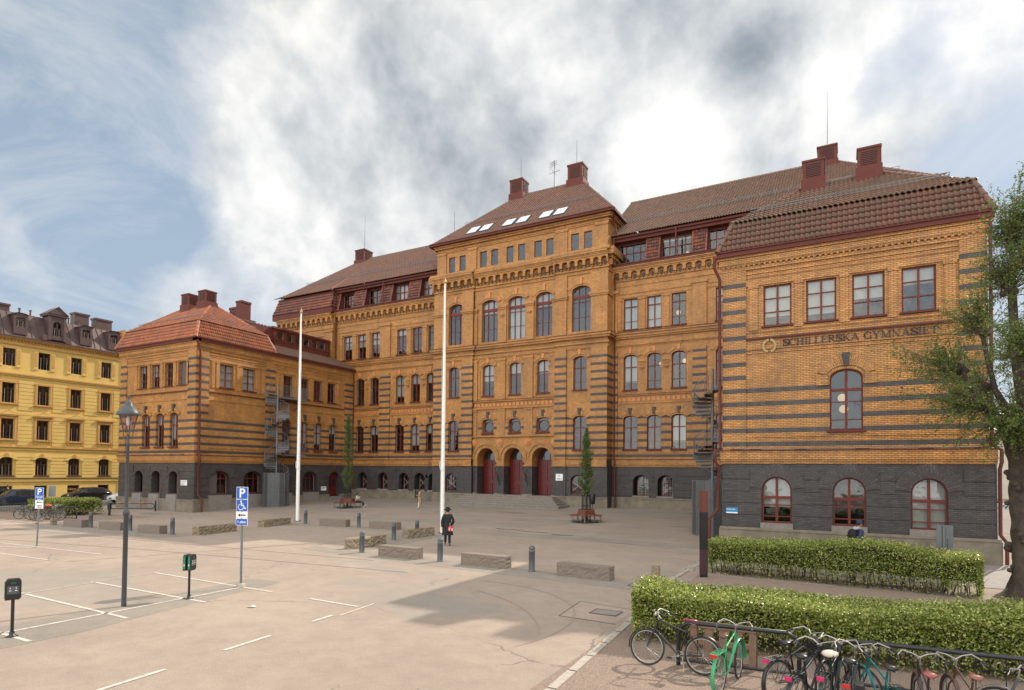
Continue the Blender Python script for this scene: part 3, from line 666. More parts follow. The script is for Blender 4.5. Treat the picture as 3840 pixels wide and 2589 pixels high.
# ---- main building, flanks
def flank(u0,u1,pils,low,mid,top,bas,dorm,u0t=None,name=''):
    fr=FY(YM); mb=MB(); u0t=u0t or u0
    basement(mb,fr,u0,u1,bas,zl=1.6,depth=.5,ringw=.4); plinth(mb,fr,u0,u1,1.62)
    for b in bas: fbox(mb,fr,b[0]-.05,b[1]+.05,b[2]-.14,b[2],-.5,.14,'step')
    belt(mb,fr,u0,u1)
    wallrow(mb,fr,u0,u1,4.88,9.62,low,'field6',0,.26); wallrow(mb,fr,u0,u1,9.62,14.9,mid,'brick',0,.26)
    fbox(mb,fr,u0,u1,5.42,5.52,-.02,.05,'brick')
    fbox(mb,fr,u0,u1,9.6,9.7,-.02,.06,'brick'); fbox(mb,fr,u0,u1,10.28,10.38,-.02,.1,'brick'); fbox(mb,fr,u0,u1,10.38,10.42,-.02,.14,'red')
    u=u0+.1
    while u<u1-.3:
        if not any(a-.1<u<b for a,b in pils): fbox(mb,fr,u,u+.26,9.82,10.12,-.02,.05,'orange')
        u+=.42
    for a,b in pils: fbox(mb,fr,a,b,4.88,14.1,-.02,.12,'pil14'); 
    for w_ in low: hood(mb,fr,(w_[0]+w_[1])/2,w_[3],(w_[1]-w_[0])/2,w_[4],th=.36,kz=.55); fbox(mb,fr,w_[0]-.08,w_[1]+.08,w_[2]-.1,w_[2],-.2,.12,'red')
    for w_ in mid:
        hood(mb,fr,(w_[0]+w_[1])/2,w_[3],(w_[1]-w_[0])/2,w_[4],th=.42,key=2,kz=.45); fbox(mb,fr,w_[0]-.08,w_[1]+.08,w_[2]-.1,w_[2],-.2,.12,'red')
    for (a,b,*_),(c,e,*_) in zip(mid,mid[1:]):
        if c-b<1.3: ring(mb,fr,(b+c)/2,12.6,.09,.09,.13,-.02,.1,'brick',n=8); ring(mb,fr,(b+c)/2,12.6,.09,-.09,.13,-.02,.1,'brick',n=8); fbox(mb,fr,b+.12,c-.12,13.15,13.25,-.02,.09,'brick'); fbox(mb,fr,b+.14,c-.14,12.95,13.02,-.02,.06,'brick')
    u=u0
    while u<u1-.1: fbox(mb,fr,u,u+.11,14.5,14.62,-.02,.07,'brick'); u+=.24
    for z0,z1,d,m in ((14.62,14.8,.1,'brick'),(15.2,15.34,.13,'brick'),(15.34,15.56,.22,'brick'),(15.56,15.7,.32,'brick'),(15.7,15.74,.36,'red')): fbox(mb,fr,u0t,u1,z0,z1,-.02,d,m)
    if u0t<u0: mb.face([fr.P(u0t,14.5,0),fr.P(u0,14.5,0),fr.P(u0,14.9,0),fr.P(u0t,14.9,0)],'brick')
    wallrow(mb,fr,u0t,u1,14.9,20.3,[(a,b,16.0,18.65,0) for a,b in top],'brick',0,.26)
    for a,b in top: fbox(mb,fr,a-.07,b+.07,15.9,16.0,-.1,.12,'red')
    fbox(mb,fr,u0t,u1,18.75,19.05,-.02,.05,'brick'); fbox(mb,fr,u0t,u1,19.05,19.12,-.02,.1,'brick')
    for a,b in pils: fbox(mb,fr,a,b,15.74,19.2,-.02,.16,'brick'); fbox(mb,fr,a-.1,b+.1,19.2,19.45,-.02,.24,'brick')
    for (a,b),(c,e) in zip(top,top[1:]):
        if c-b<1.5: m_=(b+c)/2; hw=(c-b)/2-.14; fbox(mb,fr,m_-hw,m_+hw,15.95,18.5,-.02,.1,'brick'); fbox(mb,fr,m_-hw-.05,m_+hw+.05,18.5,18.7,-.02,.15,'brick')
    for a in (top[0][0]-.5,top[-1][1]+.15): fbox(mb,fr,a,a+.34,15.95,18.5,-.02,.1,'brick'); fbox(mb,fr,a-.04,a+.38,18.5,18.7,-.02,.15,'brick')
    fbox(mb,fr,u0t,u1,19.75,19.85,-.02,.06,'brick')
    wallrow(mb,fr,u0t,u1,20.3,21.4,[],'brick'); corbels(mb,fr,u0t,u1,20.45,.78,h=.6,d=.3)
    mb.build('main_wall',school)['label']=name
    for i,w_ in enumerate(bas): window(school,fr,w_[0]+(.3 if name[0]=='l' else .22),*w_[1:3],w_[3],w_[4]*.9,'x' if name[0]=='l' else 'grate',rec=.42)
    for w_ in low: window(school,fr,*w_,rec=.2)
    for i,w_ in enumerate(mid): window(school,fr,*w_,rec=.2)
    for i,(a,b) in enumerate(top): window(school,fr,a,b,16,18.65,0,'std',rec=.18,blind=((.55,.5,.45,0,0,0) if name[0]=='l' else (1,1,0,.4))[i])
    interior(INT,fr,u0t+.1,u1-.1,1,21)
    gutter(fr,u0t,u1,21.38,21.62,.52)
    # attic storey: windows between steep tiled panels
    a=MB(); fd=FY(YM+.35); uu=u0t
    edges=sorted(dorm); tl=[]; p=u0t+.05
    for x0,x1 in edges: tl.append((p,x0-.05)); p=x1+.05
    tl.append((p,u1-.05))
    wallrow(a,fd,u0t,u1,21.55,24.1,[(x0,x1,21.68,23.62,0) for x0,x1 in edges],'red',-.25,.1)
    for x0,x1 in tl:
        if x1-x0>.3:
            tiled(a,(x0,YM-.2,21.6),(x1,YM-.2,21.6),(x0,YM+.32,23.75),(x1,YM+.32,23.75),'tile_d')
            for x in (x0,x1): hips(a,((x,YM-.24,21.6),(x,YM+.28,23.75)),'tile_d',.1); a.face([(x,YM-.2,21.6),(x,YM+.32,23.75),(x,YM+.7,23.75),(x,YM+.7,21.6)],'red')
    fbox(a,fd,u0t,u1,23.7,23.95,-.3,.42,'red'); fbox(a,fd,u0t,u1,23.95,24.12,-.3,.6,'red')
    a.build('attic_storey',school)
    for i,(x0,x1) in enumerate(edges): window(school,fd,x0,x1,21.68,23.62,0,'dorm',d=-.25,rec=.04,name='attic_window',blind=(.0,.0,1,1)[i] if name[0]=='l' else (0,.15,0,0)[i])
    interior(INT,fd,u0t+.1,u1-.1,21.5,24,-1.9)
L5=lambda xs,zb,zs,r: [(a,b,zb,zs,r) for a,b in xs]
xl=[(-47.33,-46.15),(-45.28,-44.1),(-41.77,-40.59),(-39.72,-38.55),(-37.72,-36.55)]
flank(-47.7,-35.8,[(-43.9,-42.5)],L5(xl,5.72,8.25,.33),L5(xl,10.88,13.44,.33),
      [(-49.28,-48.02),(-47.22,-45.99),(-45.24,-43.98),(-41.68,-40.42),(-39.62,-38.39),(-37.57,-36.35)],
      [(-46.85,-45.56,1.78,2.95,.55),(-44.0,-42.67,1.78,2.95,.55),(-41.16,-39.85,1.78,2.95,.55),(-39.1,-37.78,1.78,2.95,.55),(-37.3,-36.1,1.78,2.95,.55)],
      [(-50.0,-47.9),(-46.2,-44.0),(-42.4,-40.2),(-38.65,-36.45)],u0t=-50.55,name='left flank of the main building')
xr=[(-16.74,-15.52),(-14.68,-13.48),(-12.62,-11.42),(-9.1,-7.9)]
flank(-17.7,-5.4,[(-10.9,-9.8),(-17.7,-17.25)],L5(xr,5.7,8.28,.33),L5(xr,10.8,13.5,.33),
      [(-16.76,-15.53),(-14.7,-13.5),(-12.64,-11.44),(-9.1,-7.9)],[(-15.85,-14.5,1.8,3.0,.55),(-13.75,-12.45,1.8,3.0,.55)],
      [(-17.39,-14.85),(-13.63,-11.0),(-9.8,-7.3)],name='right flank of the main building')
# main roof (two halves) with the hip ends
def main_roof(x0,x1,r0,r1,name,hipside):
    mb=MB(); ye,ze,yr,zr=YM-.75+.35,24.16,57.1,30.1; yb=64.3
    tiled(mb,(x0,ye,ze),(x1,ye,ze),(r0,yr,zr),(r1,yr,zr),'tile_b' if name[0]=='r' else 'tile_m')
    mb.face([(x0,yb,ze),(x1,yb,ze),(r1,yr,zr),(r0,yr,zr)],'tile_m')
    if hipside<0: tiled(mb,(x0,yb,ze),(x0,ye,ze),(r0,yr,zr),(r0,yr,zr),'tile_m')
    if hipside>0: tiled(mb,(x1,ye,ze),(x1,yb,ze),(r1,yr,zr),(r1,yr,zr),'tile_m')
    o=mb.build('roof',school); o['label']=name; h=MB(); hips(h,((r0,yr,zr+.05),(r1,yr,zr+.05)),'tile_b',.12)
    if hipside<0: hips(h,((x0,ye,ze),(r0,yr,zr)),'tile_m',.13)
    if hipside>0: hips(h,((x1,ye,ze),(r1,yr,zr)),'tile_m',.13)
    h.build('ridge_tiles',o)
    g=MB()
    t=.3
    xs0,xs1=(x0+(r0-x0)*t,x1+(r1-x1)*t)
    for s in (0,.14): g.tube([(xs0,ye+(yr-ye)*t-.1,ze+(zr-ze)*t+.2+s),(xs1,ye+(yr-ye)*t-.1,ze+(zr-ze)*t+.2+s)],.02,'galv',5)
    n=int((xs1-xs0)/1.0)
    for i in range(n): x=xs0+i+.5; g.tube([(x,ye+(yr-ye)*t-.1,ze+(zr-ze)*t),(x,ye+(yr-ye)*t-.1,ze+(zr-ze)*t+.36)],.02,'galv',5)
    g.build('snow_guard',o)
M['tile_m']=tile_mat('roof_tiles_red_brown',((.17,.075,.048),(.22,.095,.058),(.13,.062,.042)),.48,(.12,.07,.05))
main_roof(-59.2,-35.0,-53.0,-35.0,'left half of the main roof',-1)
main_roof(-18.4,5.4,-18.4,-.8,'right half of the main roof',1)
mb=MB(); mb.box(-58.9,-50.3,YM+.5,63,14,24.1,'brick'); mb.box(-5.4,5.3,YM+.1,63,10,24.1,'brick'); mb.box(-50.3,-36,62,63,0,24.1,'brick'); mb.box(-17.7,-5.4,62,63,0,24.1,'brick'); mb.box(-35.8,-17.7,62,63,0,26,'brick')
mb.build('rear_wall',school)
# upper left pavilion (its twin on the right hides behind the right wing's roof)
def pavilion(u0,u1,s,name):
    fr=FY(YM-.35); mb=MB(); wallrow(mb,fr,u0,u1,14.0,21.5,[],'brick')
    for x in (u0,u1): mb.face([(x,YM-.35,14),(x,YM+8,14),(x,YM+8,21.5),(x,YM-.35,21.5)],'brick')
    for z0,z1,d in ((18.9,19.1,.08),(19.7,19.8,.06),(15.2,15.56,.18),(15.56,15.7,.28)): fbox(mb,fr,u0-.05,u1+.05,z0,z1,-.02,d,'brick')
    corbels(mb,fr,u0,u1,20.45,.78,h=.6,d=.3)
    for a in (u0+.0,u1-1.3): fbox(mb,fr,a,a+1.3,15.7,19.3,-.02,.12,'brick'); fbox(mb,fr,a-.08,a+1.38,19.3,19.5,-.02,.2,'brick')
    mb.build('pavilion_wall',school)['label']=name
    g=MB(); fbox(g,fr,u0-.5,u1+.3,21.42,22.0,-.2,.55,'red'); g.build('fascia',school)
    r=MB(); y0=YM-.9
    tiled(r,(u0-.45,y0,22.0),(u1+.25,y0,22.0),(u0-.1,y0+.6,23.75),(u1,y0+.6,23.75),'tile_d')
    tiled(r,(u0-.45,y0+9,22.0),(u0-.45,y0,22.0),(u0-.1,y0+8,23.75),(u0-.1,y0+.6,23.75),'tile_d'); tiled(r,(u1+.25,y0,22.0),(u1+.25,y0+3,22.0),(u1,y0+.6,23.75),(u1,y0+3,23.75),'tile_d')
    r.box(u0-.15,u1+.05,y0+.55,y0+4,23.7,24.0,'red')
    tx=(u1-.6,y0+5.6,28.1)
    if s>0: tiled(r,(u0-.4,y0+.2,24.0),(u1+.1,y0+.2,24.0),(tx[0],tx[1],tx[2]),(u1+.1,tx[1],tx[2]),'tile_m')
    else: tiled(r,(u0-.1,y0+.2,24.0),(u1+.4,y0+.2,24.0),(u0-.1,tx[1],tx[2]),(u0+.6,tx[1],tx[2]),'tile_m')
    e=u1+.1 if s>0 else u0-.1
    r.face([(e,y0+.25,24.0),(e,tx[1],tx[2]),(e,tx[1],tx[2]-1.1),(e,y0+1.5,24.0)],'red'); r.box(e-.14,e+.14,y0+.2,y0+.3,23.9,24.1,'red')
    hips(r,((e-.05*s,y0+.2,24.05),(e-.05*s,tx[1],tx[2]+.05)),'tile_o',.1)
    r.build('roof',school)['label']='mansard roof of the '+name
pavilion(-59.5,-50.6,1,'upper left pavilion'); pavilion(-3.0,5.6,-1,'upper right pavilion')
louvre((-53.0,57.1),29.3,31.4,1.5,1.5,'box'); rod(-52.9,57.1,31.5,35.8); rod(-39.3,57.1,30.1,33.6)
louvre((-1.3,57.1),29.3,31.4,1.45,1.5,'box'); rod(-1.3,57.1,31.7,36.2)
# ---- central block
E0,E1=-35.8,-17.7; fm_=FY(YC); fp=FY(YC-.18); mb=MB()
bays=[(E0,-31.26),(-22.6,E1)]
eb=[[(-34.3,-33.05,1.8,2.95,.55)],[(-21.05,-19.75,1.8,2.95,.55)]]
elow=[[(-34.08,-32.84,5.68,8.3,.35)],[(-20.87,-19.62,5.68,8.3,.35)]]
emid=[[(-34.06,-32.83,10.9,13.5,.34)],[(-20.88,-19.64,10.9,13.5,.34)]]
etall=[[(-34.16,-32.38,16.02,19.5,.5)],[(-21.06,-19.28,16.02,19.5,.5)]]
esm=[[(-34.36,-33.62),(-33.12,-32.4)],[(-21.27,-20.52),(-20.04,-19.3)]]
for k,(a,b) in enumerate(bays):
    basement(mb,fp,a,b,eb[k],zl=1.6,depth=.3,ringw=.35); plinth(mb,fp,a-.05,b+.05,1.62); belt(mb,fp,a,b)
    wallrow(mb,fp,a,b,4.88,9.62,elow[k],'field6',0,.3); wallrow(mb,fp,a,b,9.62,15.3,emid[k],'brick',0,.3); wallrow(mb,fp,a,b,15.3,22.9,etall[k],'brick',0,.34)
    ps=[(a,a+1.25),(b-1.2,b)] if k==0 else [(a,a+1.1),(b-1.5,b)]
    for p,q in ps:
        fbox(mb,fp,p,q,4.88,14.5,-.02,.16,'pil14'); fbox(mb,fp,p,q,15.7,18.9,-.02,.16,'brick'); fbox(mb,fp,p-.1,q+.1,18.9,19.05,-.02,.24,'brick'); fbox(mb,fp,p-.14,q+.14,19.05,19.25,-.02,.3,'brick'); fbox(mb,fp,p-.02,q+.02,19.25,21.0,-.02,.12,'brick')
        fbox(mb,fp,p-.02,q+.02,1.62,4.2,-.02,.12,'dark'); fbox(mb,fp,p,q,4.22,4.84,-.02,.24,'brick')
    for w_ in elow[k]: hood(mb,fp,(w_[0]+w_[1])/2,w_[3],.62,.35,th=.36); fbox(mb,fp,w_[0]-.08,w_[1]+.08,w_[2]-.1,w_[2],-.2,.12,'red')
    for w_ in emid[k]: hood(mb,fp,(w_[0]+w_[1])/2,w_[3],.62,.34,key=2,th=.42,kz=.45); fbox(mb,fp,w_[0]-.08,w_[1]+.08,w_[2]-.1,w_[2],-.2,.12,'red')
    for w_ in etall[k]: hood(mb,fp,(w_[0]+w_[1])/2,w_[3],.89,.5,key=2,th=.5,kz=.6)
    corbels(mb,fp,a-.1,b+.1,21.62,.78,h=.68,d=.42); fbox(mb,fp,a-.3,b+.3,22.7,22.9,-.3,.62,'brick'); fbox(mb,fp,a-.32,b+.32,22.9,23.02,-.6,.5,'brick')
m0,m1=-31.26,-22.6
# entrance arches
ar=[(-30.78,-28.8),(-27.87,-25.88),(-24.93,-22.95)]
for a,b in segs(m0,m1,ar):
    fbox(mb,fm_,a,b,1.5,4.22,-1.2,0,'dark'); fbox(mb,fm_,a,b,4.22,4.9,-1.2,.04,'brick'); fbox(mb,fm_,a-.04,b+.04,4.84,4.93,-.3,.1,'brick'); fbox(mb,fm_,a-.05,b+.05,1.5,1.7,-.3,.12,'stone'); fbox(mb,fm_,a-.03,b+.03,4.22,4.3,-.3,.08,'brick')
wallrow(mb,fm_,m0,m1,4.9,7.1,[(a,b,4.9,4.9,1.03) for a,b in ar],'brick',0,1.2)
for a,b in ar: ring(mb,fm_,(a+b)/2,4.93,1.0,1.04,.3,-.02,.06,'brick',n=18); ring(mb,fm_,(a+b)/2,4.93,1.3,1.34,.14,-.02,.16,'stone_y' if 0 else 'brick',n=18)
for c in (-31.15,-28.33,-25.4,-22.72):
    for rr,dd in ((.34,.08),(.22,.14),(.1,.2)): 
        mb.face([fm_.P(c+rr*cos(2*pi*i/12),6.45+rr*sin(2*pi*i/12),dd) for i in range(12)],'orange')
        for i in range(12): mb.face([fm_.P(c+rr*cos(2*pi*i/12),6.45+rr*sin(2*pi*i/12),dd),fm_.P(c+rr*cos(2*pi*(i+1)/12),6.45+rr*sin(2*pi*(i+1)/12),dd),fm_.P(c+rr*cos(2*pi*(i+1)/12),6.45+rr*sin(2*pi*(i+1)/12),0),fm_.P(c+rr*cos(2*pi*i/12),6.45+rr*sin(2*pi*i/12),0)],'orange')
fbox(mb,fm_,m0,m1,6.95,7.1,-.02,.16,'brick')
rd=[(-30.23,-29.03),(-27.36,-26.12),(-24.5,-23.22)]
wallrow(mb,fm_,m0,m1,7.1,9.62,[(a,b,7.35,8.45,.2) for a,b in rd],'brick',0,.3)
for a,b in rd:
    c=(a+b)/2; hood(mb,fm_,c,8.45,.62,.2,th=.36,kz=.6); fbox(mb,fm_,a-.08,b+.08,7.22,7.34,-.2,.16,'red')
    for s in (-1,1): x=c+s*.85; fbox(mb,fm_,x-.2,x+.2,7.1,8.3,-.02,.07,'brick'); fbox(mb,fm_,x-.2,x+.2,7.68,7.92,-.02,.075,'dark'); fbox(mb,fm_,x-.24,x+.24,8.3,8.4,-.02,.12,'brick')
for x in (-31.05,-28.19,-25.31,-22.78): fbox(mb,fm_,x-.42 if x>-31 and x<-23 else x-.2,x+.42 if x>-31 and x<-23 else x+.2,6.9,9.4,-.02,.1,'brick'); fbox(mb,fm_,x-.45 if x>-31 and x<-23 else x-.2,x+.45 if x>-31 and x<-23 else x+.2,9.4,9.55,-.02,.15,'brick')
fbox(mb,fm_,m0,m1,9.6,9.72,-.02,.16,'brick'); fbox(mb,fm_,m0,m1,10.28,10.4,-.02,.16,'brick'); fbox(mb,fm_,m0,m1,10.4,10.44,-.02,.2,'red')
for a,b in ((m0,m1),): 
    u=a+.1
    while u<b-.3: fbox(mb,fm_,u,u+.26,9.84,10.14,-.02,.06,'orange'); u+=.42
em=[(-30.3,-29.03),(-27.37,-26.14),(-24.5,-23.25)]
wallrow(mb,fm_,m0,m1,9.62,15.3,[(a,b,10.88,13.5,.34) for a,b in em],'brick',0,.3)
for a,b in em: hood(mb,fm_,(a+b)/2,13.5,.62,.34,key=2,th=.42,kz=.45); fbox(mb,fm_,a-.08,b+.08,10.76,10.87,-.2,.12,'red')
for x in (-31.0,-28.2,-25.32,-22.85):
    hw=.45 if -31<x<-23 else .2
    fbox(mb,fm_,x-hw,x+hw,10.44,14.1,-.02,.14,'brick'); fbox(mb,fm_,x-hw-.06,x+hw+.06,14.1,14.3,-.02,.2,'brick')
    for s in (-1,1): fbox(mb,fm_,x+s*(hw+.16)-.12,x+s*(hw+.16)+.12,10.6,13.2,-.02,.06,'brick'); fbox(mb,fm_,x+s*(hw+.16)-.15,x+s*(hw+.16)+.15,12.6,12.68,-.02,.1,'brick'); fbox(mb,fm_,x+s*(hw+.16)-.15,x+s*(hw+.16)+.15,13.2,13.3,-.02,.1,'brick')
et=[(-30.46,-28.68),(-27.57,-25.78),(-24.7,-22.92)]
wallrow(mb,fm_,m0,m1,15.3,22.9,[(a,b,16.0,19.5,.5) for a,b in et],'brick',0,.34)
for a,b in et: hood(mb,fm_,(a+b)/2,19.5,.89,.5,key=2,th=.5,kz=.6)
for x in (-31.05,-28.12,-25.24,-22.8):
    hw=.42 if -31<x<-23 else .16
    fbox(mb,fm_,x-hw,x+hw,15.8,18.9,-.02,.14,'brick'); fbox(mb,fm_,x-hw-.05,x+hw+.05,18.9,19.05,-.02,.2,'brick'); fbox(mb,fm_,x-hw-.08,x+hw+.08,19.05,19.25,-.02,.26,'brick')
    if hw>.3: ring(mb,fm_,x,18.3,.09,.09,.14,.1,.22,'brick',n=8); ring(mb,fm_,x,18.3,.09,-.09,.14,.1,.22,'brick',n=8)
for fr_,a,b in ((fp,*bays[0]),(fp,*bays[1]),(fm_,m0,m1)):
    ex=.0
    for z0,z1,d,m in ((14.5,14.62,.08,'brick'),(14.85,15.0,.14,'brick'),(15.3,15.5,.26,'brick'),(15.5,15.68,.38,'brick'),(15.68,15.72,.42,'red'),(21.0,21.1,.08,'brick'),(21.3,21.4,.12,'brick')): fbox(mb,fr_,a-(d if fr_ is fp else 0),b+(d if fr_ is fp else 0),z0,z1,-.02,d,m)
    u=a
    while u<b-.1: fbox(mb,fr_,u,u+.11,14.38,14.5,-.02,.07,'brick'); fbox(mb,fr_,u,u+.11,21.1,21.2,-.02,.07,'brick'); u+=.24
corbels(mb,fm_,m0,m1,21.62,.78,h=.68,d=.38); fbox(mb,fm_,m0,m1,22.7,22.9,-.3,.6,'brick'); fbox(mb,fm_,m0,m1,22.9,23.02,-.6,.48,'brick')
# top storey, set back a little
ft=FY(YC+.05)
sm=[(-34.36,-33.62),(-33.12,-32.4),(-30.74,-29.98),(-29.5,-28.76),(-27.83,-27.08),(-26.6,-25.85),(-24.92,-24.15),(-23.7,-22.96),(-21.27,-20.52),(-20.04,-19.3)]
wallrow(mb,ft,E0+.1,E1-.1,22.9,26.0,[(a,b,23.3,24.8,0) for a,b in sm],'brick',0,.2)
for p,q in ((E0+.1,E0+1.15),(-32.1,-31.1),(-22.7,-21.6),(E1-1.25,E1-.1)): fbox(mb,ft,p,q,22.9,25.1,-.02,.1,'brick'); fbox(mb,ft,p-.05,q+.05,25.1,25.28,-.02,.16,'brick')
for z0,z1,d in ((25.3,25.42,.08),(25.42,25.5,.14),(25.7,25.85,.22),(25.85,26.0,.32)): fbox(mb,ft,E0+.1-d,E1-.1+d,z0,z1,-.02,d,'brick')
# sides of the block
for x,s in ((E0,-1),(E1,1)):
    pts=lambda a,b,z0,z1: [(x,a,z0),(x,b,z0),(x,b,z1),(x,a,z1)]
    mb.face(pts(YC-.18,YM+.1,4.88,14.5),'pil14'); mb.face(pts(YC-.18,YM+.1,0,4.88),'dark'); mb.face(pts(YC-.18,YM+.1,14.5,15.3),'brick'); mb.face(pts(YC-.18,64,15.3,22.9),'brick')
    xx=x-s*.1; mb.face([(xx,YC+.05,22.9),(xx,64,22.9),(xx,64,26),(xx,YC+.05,26)],'brick')
    lo,hi=(min(x,x+s*.62),max(x,x+s*.62))
    mb.box(lo,hi,YC-.5,YM+.9,22.3,22.9,'brick')
    for z0,z1,d in ((15.3,15.5,.26),(15.5,15.68,.38),(25.42,25.5,.14),(25.7,25.85,.22),(25.85,26.0,.32),(21.0,21.1,.08),(18.9,19.25,.1),(22.0,22.3,.4)):
        e=YM+.1 if z0<16 else 57
        mb.box(min(x,x+s*d),max(x,x+s*d),YC-.1,e,z0,z1,'brick')
    for yy in (YC-.1,YC+.6,YC+1.3): mb.box(min(x,x+s*.3),max(x,x+s*.3),yy,yy+.25,21.5,22.1,'brick')
mb.build('central_wall',school)['label']='raised central block with the entrance arches'
for k in (0,1):
    for w_ in eb[k]: window(school,fp,*w_,style='x',rec=.24)
    for w_ in elow[k]+emid[k]: window(school,fp,*w_,rec=.22,blind=.0)
    for w_ in etall[k]: window(school,fp,*w_,style='tall',rec=.26)
for w_ in em: window(school,fm_,*w_,10.88,13.5,.34,rec=.22,blind=.45 if w_==em[0] else (.3 if w_==em[2] else 0))
for i,w_ in enumerate(et): window(school,fm_,*w_,16.0,19.5,.5,'tall',rec=.26,blind=(.2,1,.2)[i])
for w_ in rd: window(school,fm_,*w_,7.36,8.45,.2,'round',rec=.24,name='round_window')
for i,(a,b) in enumerate(sm): window(school,ft,a,b,23.3,24.8,0,'small',rec=.12,name='small_window',blind=(0,0,0,0,.0,0,0,0,0,0)[i])
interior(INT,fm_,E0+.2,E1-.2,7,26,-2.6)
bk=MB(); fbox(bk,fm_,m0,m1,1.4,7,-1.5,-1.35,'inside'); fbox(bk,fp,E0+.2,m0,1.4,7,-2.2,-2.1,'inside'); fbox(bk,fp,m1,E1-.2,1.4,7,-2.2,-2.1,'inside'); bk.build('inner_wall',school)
fbox(mb2:=MB(),fm_,m0,m1,1.3,1.58,-1.4,.1,'step'); mb2.build('porch_floor',school)
for a,b in ar:      # carved entrance doors with glazed fanlights
    c=(a+b)/2; d=MB(); dd=-1.12
    for s in (-1,1):
        x0,x1=(c-.93,c-.02) if s<0 else (c+.02,c+.93)
        fbox(d,fm_,x0,x1,1.6,4.72,dd-.06,dd,'door')
        xm=(x0+x1)/2
        for z0,z1 in ((1.7,2.0),(2.15,2.75),(2.9,3.5),(3.65,4.25),(4.35,4.6)):
            fbox(d,fm_,x0+.1,x1-.1,z0,z1,dd,dd+.035,'door')
            if z1-z0>.5: ring(d,fm_,xm,(z0+z1)/2,.16,.16,.06,dd,dd+.07,'door',n=8); ring(d,fm_,xm,(z0+z1)/2,.16,-.16,.06,dd,dd+.07,'door',n=8)
    fbox(d,fm_,c-1.0,c+1.0,4.72,4.86,dd-.06,dd+.08,'door'); fbox(d,fm_,c-.05,c+.05,1.6,4.72,dd,dd+.06,'door')
    ring(d,fm_,c,4.86,.86,.92,.12,dd-.04,dd+.04,'door',n=12)
    o=d.build('entrance_door',school); h=MB(); h.tube([fm_.P(c+.1,2.55,dd+.03),fm_.P(c+.1,2.55,dd+.1),fm_.P(c+.1,2.85,dd+.1),fm_.P(c+.1,2.85,dd+.03)],.015,'gold',6); h.build('door_handle',o)
    g=MB(); pp=[(c-.86,4.86)]+arcpts(c-.86,c+.86,4.86,.92,12)[1:-1]+[(c+.86,4.86)]; g.face([fm_.P(u,z,dd-.03) for u,z in pp],'pane')
    for x in (-.3,.3): fbox(g,fm_,c+x-.025,c+x+.025,4.86,5.7,dd-.05,dd,'browned')
    g.build('fanlight',school)
# steps
M['steptop']=mat('painted_lit_step_top',(.255,.215,.18),.85,var=.25,vs=6); mb=MB()  # light on the treads is put into the colour: tops paler than risers
for i in range(5):
    e=.34*i; z1=1.55-.17*i
    for z0,y0,xa,xb in ((z1-.17,YC-1.3-e,-31.3-e*.9,-22.3+e*.9),): mb.box(xa,xb,y0,YC+.05,z0-.6,z1,'step'); mb.box(xa-.02,xb+.02,y0-.03,y0+.36,z1-.045,z1+.004,'steptop')
mb.build('entrance_steps',school)
# wrought wall lanterns between the doors
for x in (-28.33,-25.4):
    l=MB(); P=lambda u,z,d: fm_.P(x+u,z,d)
    l.tube([P(0,2.9,.02),P(0,3.0,.3),P(.1,3.3,.5),P(-.05,3.6,.62),P(0,3.95,.75),P(0,4.1,.8)],[.03,.04,.05,.04,.03,.02],'red',7)
    l.tube([P(0,2.5,.04),P(.1,2.7,.2),P(0,3.0,.28),P(.18,3.2,.4),P(.05,3.4,.5)],.03,'black',6); l.tube([P(0,4.0,.02),P(0,3.7,.3),P(-.1,3.55,.55)],.025,'black',6); l.ball(P(.05,3.45,.45),.13,'red',8)
    o=l.build('wall_lamp',school); g=MB(); c=P(0,4.1,.8); g.lathe([(.08,0),(.14,.3)],'lampglass',6,c,False,False); g.build('lamp_glass',o)
    k=MB(); k.lathe([(.18,.3),(.12,.38),(.05,.46),(.015,.55),(.001,.58)],'black',8,c); k.lathe([(.06,-.03),(.09,.0)],'black',8,c); k.build('lamp_cap',o)
# roof of the central block
mb=MB(); x0,x1,y0,y1,z0=E0-.55,E1+.55,YC-.5,64.0,26.08; r0,r1,ym,zr=-30.4,-23.3,56.3,33.1
tiled(mb,(x0,y0,z0),(x1,y0,z0),(r0,ym,zr),(r1,ym,zr),'tile_m'); tiled(mb,(x1,y0,z0),(x1,y1,z0),(r1,ym,zr),(r1,ym,zr),'tile_m'); tiled(mb,(x0,y1,z0),(x0,y0,z0),(r0,ym,zr),(r0,ym,zr),'tile_m'); mb.face([(x0,y1,z0),(x1,y1,z0),(r1,ym,zr),(r0,ym,zr)],'tile_m')
o=mb.build('roof',school); o['label']='steep hipped roof of the central block'
h=MB(); hips(h,((x0,y0,z0),(r0,ym,zr)),'tile_m',.14); hips(h,((x1,y0,z0),(r1,ym,zr)),'tile_m',.14); hips(h,((r0,ym,zr),(r1,ym,zr)),'tile_b',.13); h.build('ridge_tiles',o)
g=MB(); t=.38; 
for s in (0,.14): g.tube([(x0+(r0-x0)*t,y0+(ym-y0)*t-.1,z0+(zr-z0)*t+.2+s),(x1+(r1-x1)*t,y0+(ym-y0)*t-.1,z0+(zr-z0)*t+.2+s)],.02,'galv',5)
g.build('snow_guard',o)
sn=V((0,-(zr-z0),ym-y0)).normalized(); su=V((0,ym-y0,zr-z0)).normalized()
M['skyglass']=mat('skylight_glass',(.75,.78,.80),.12,spec=1)
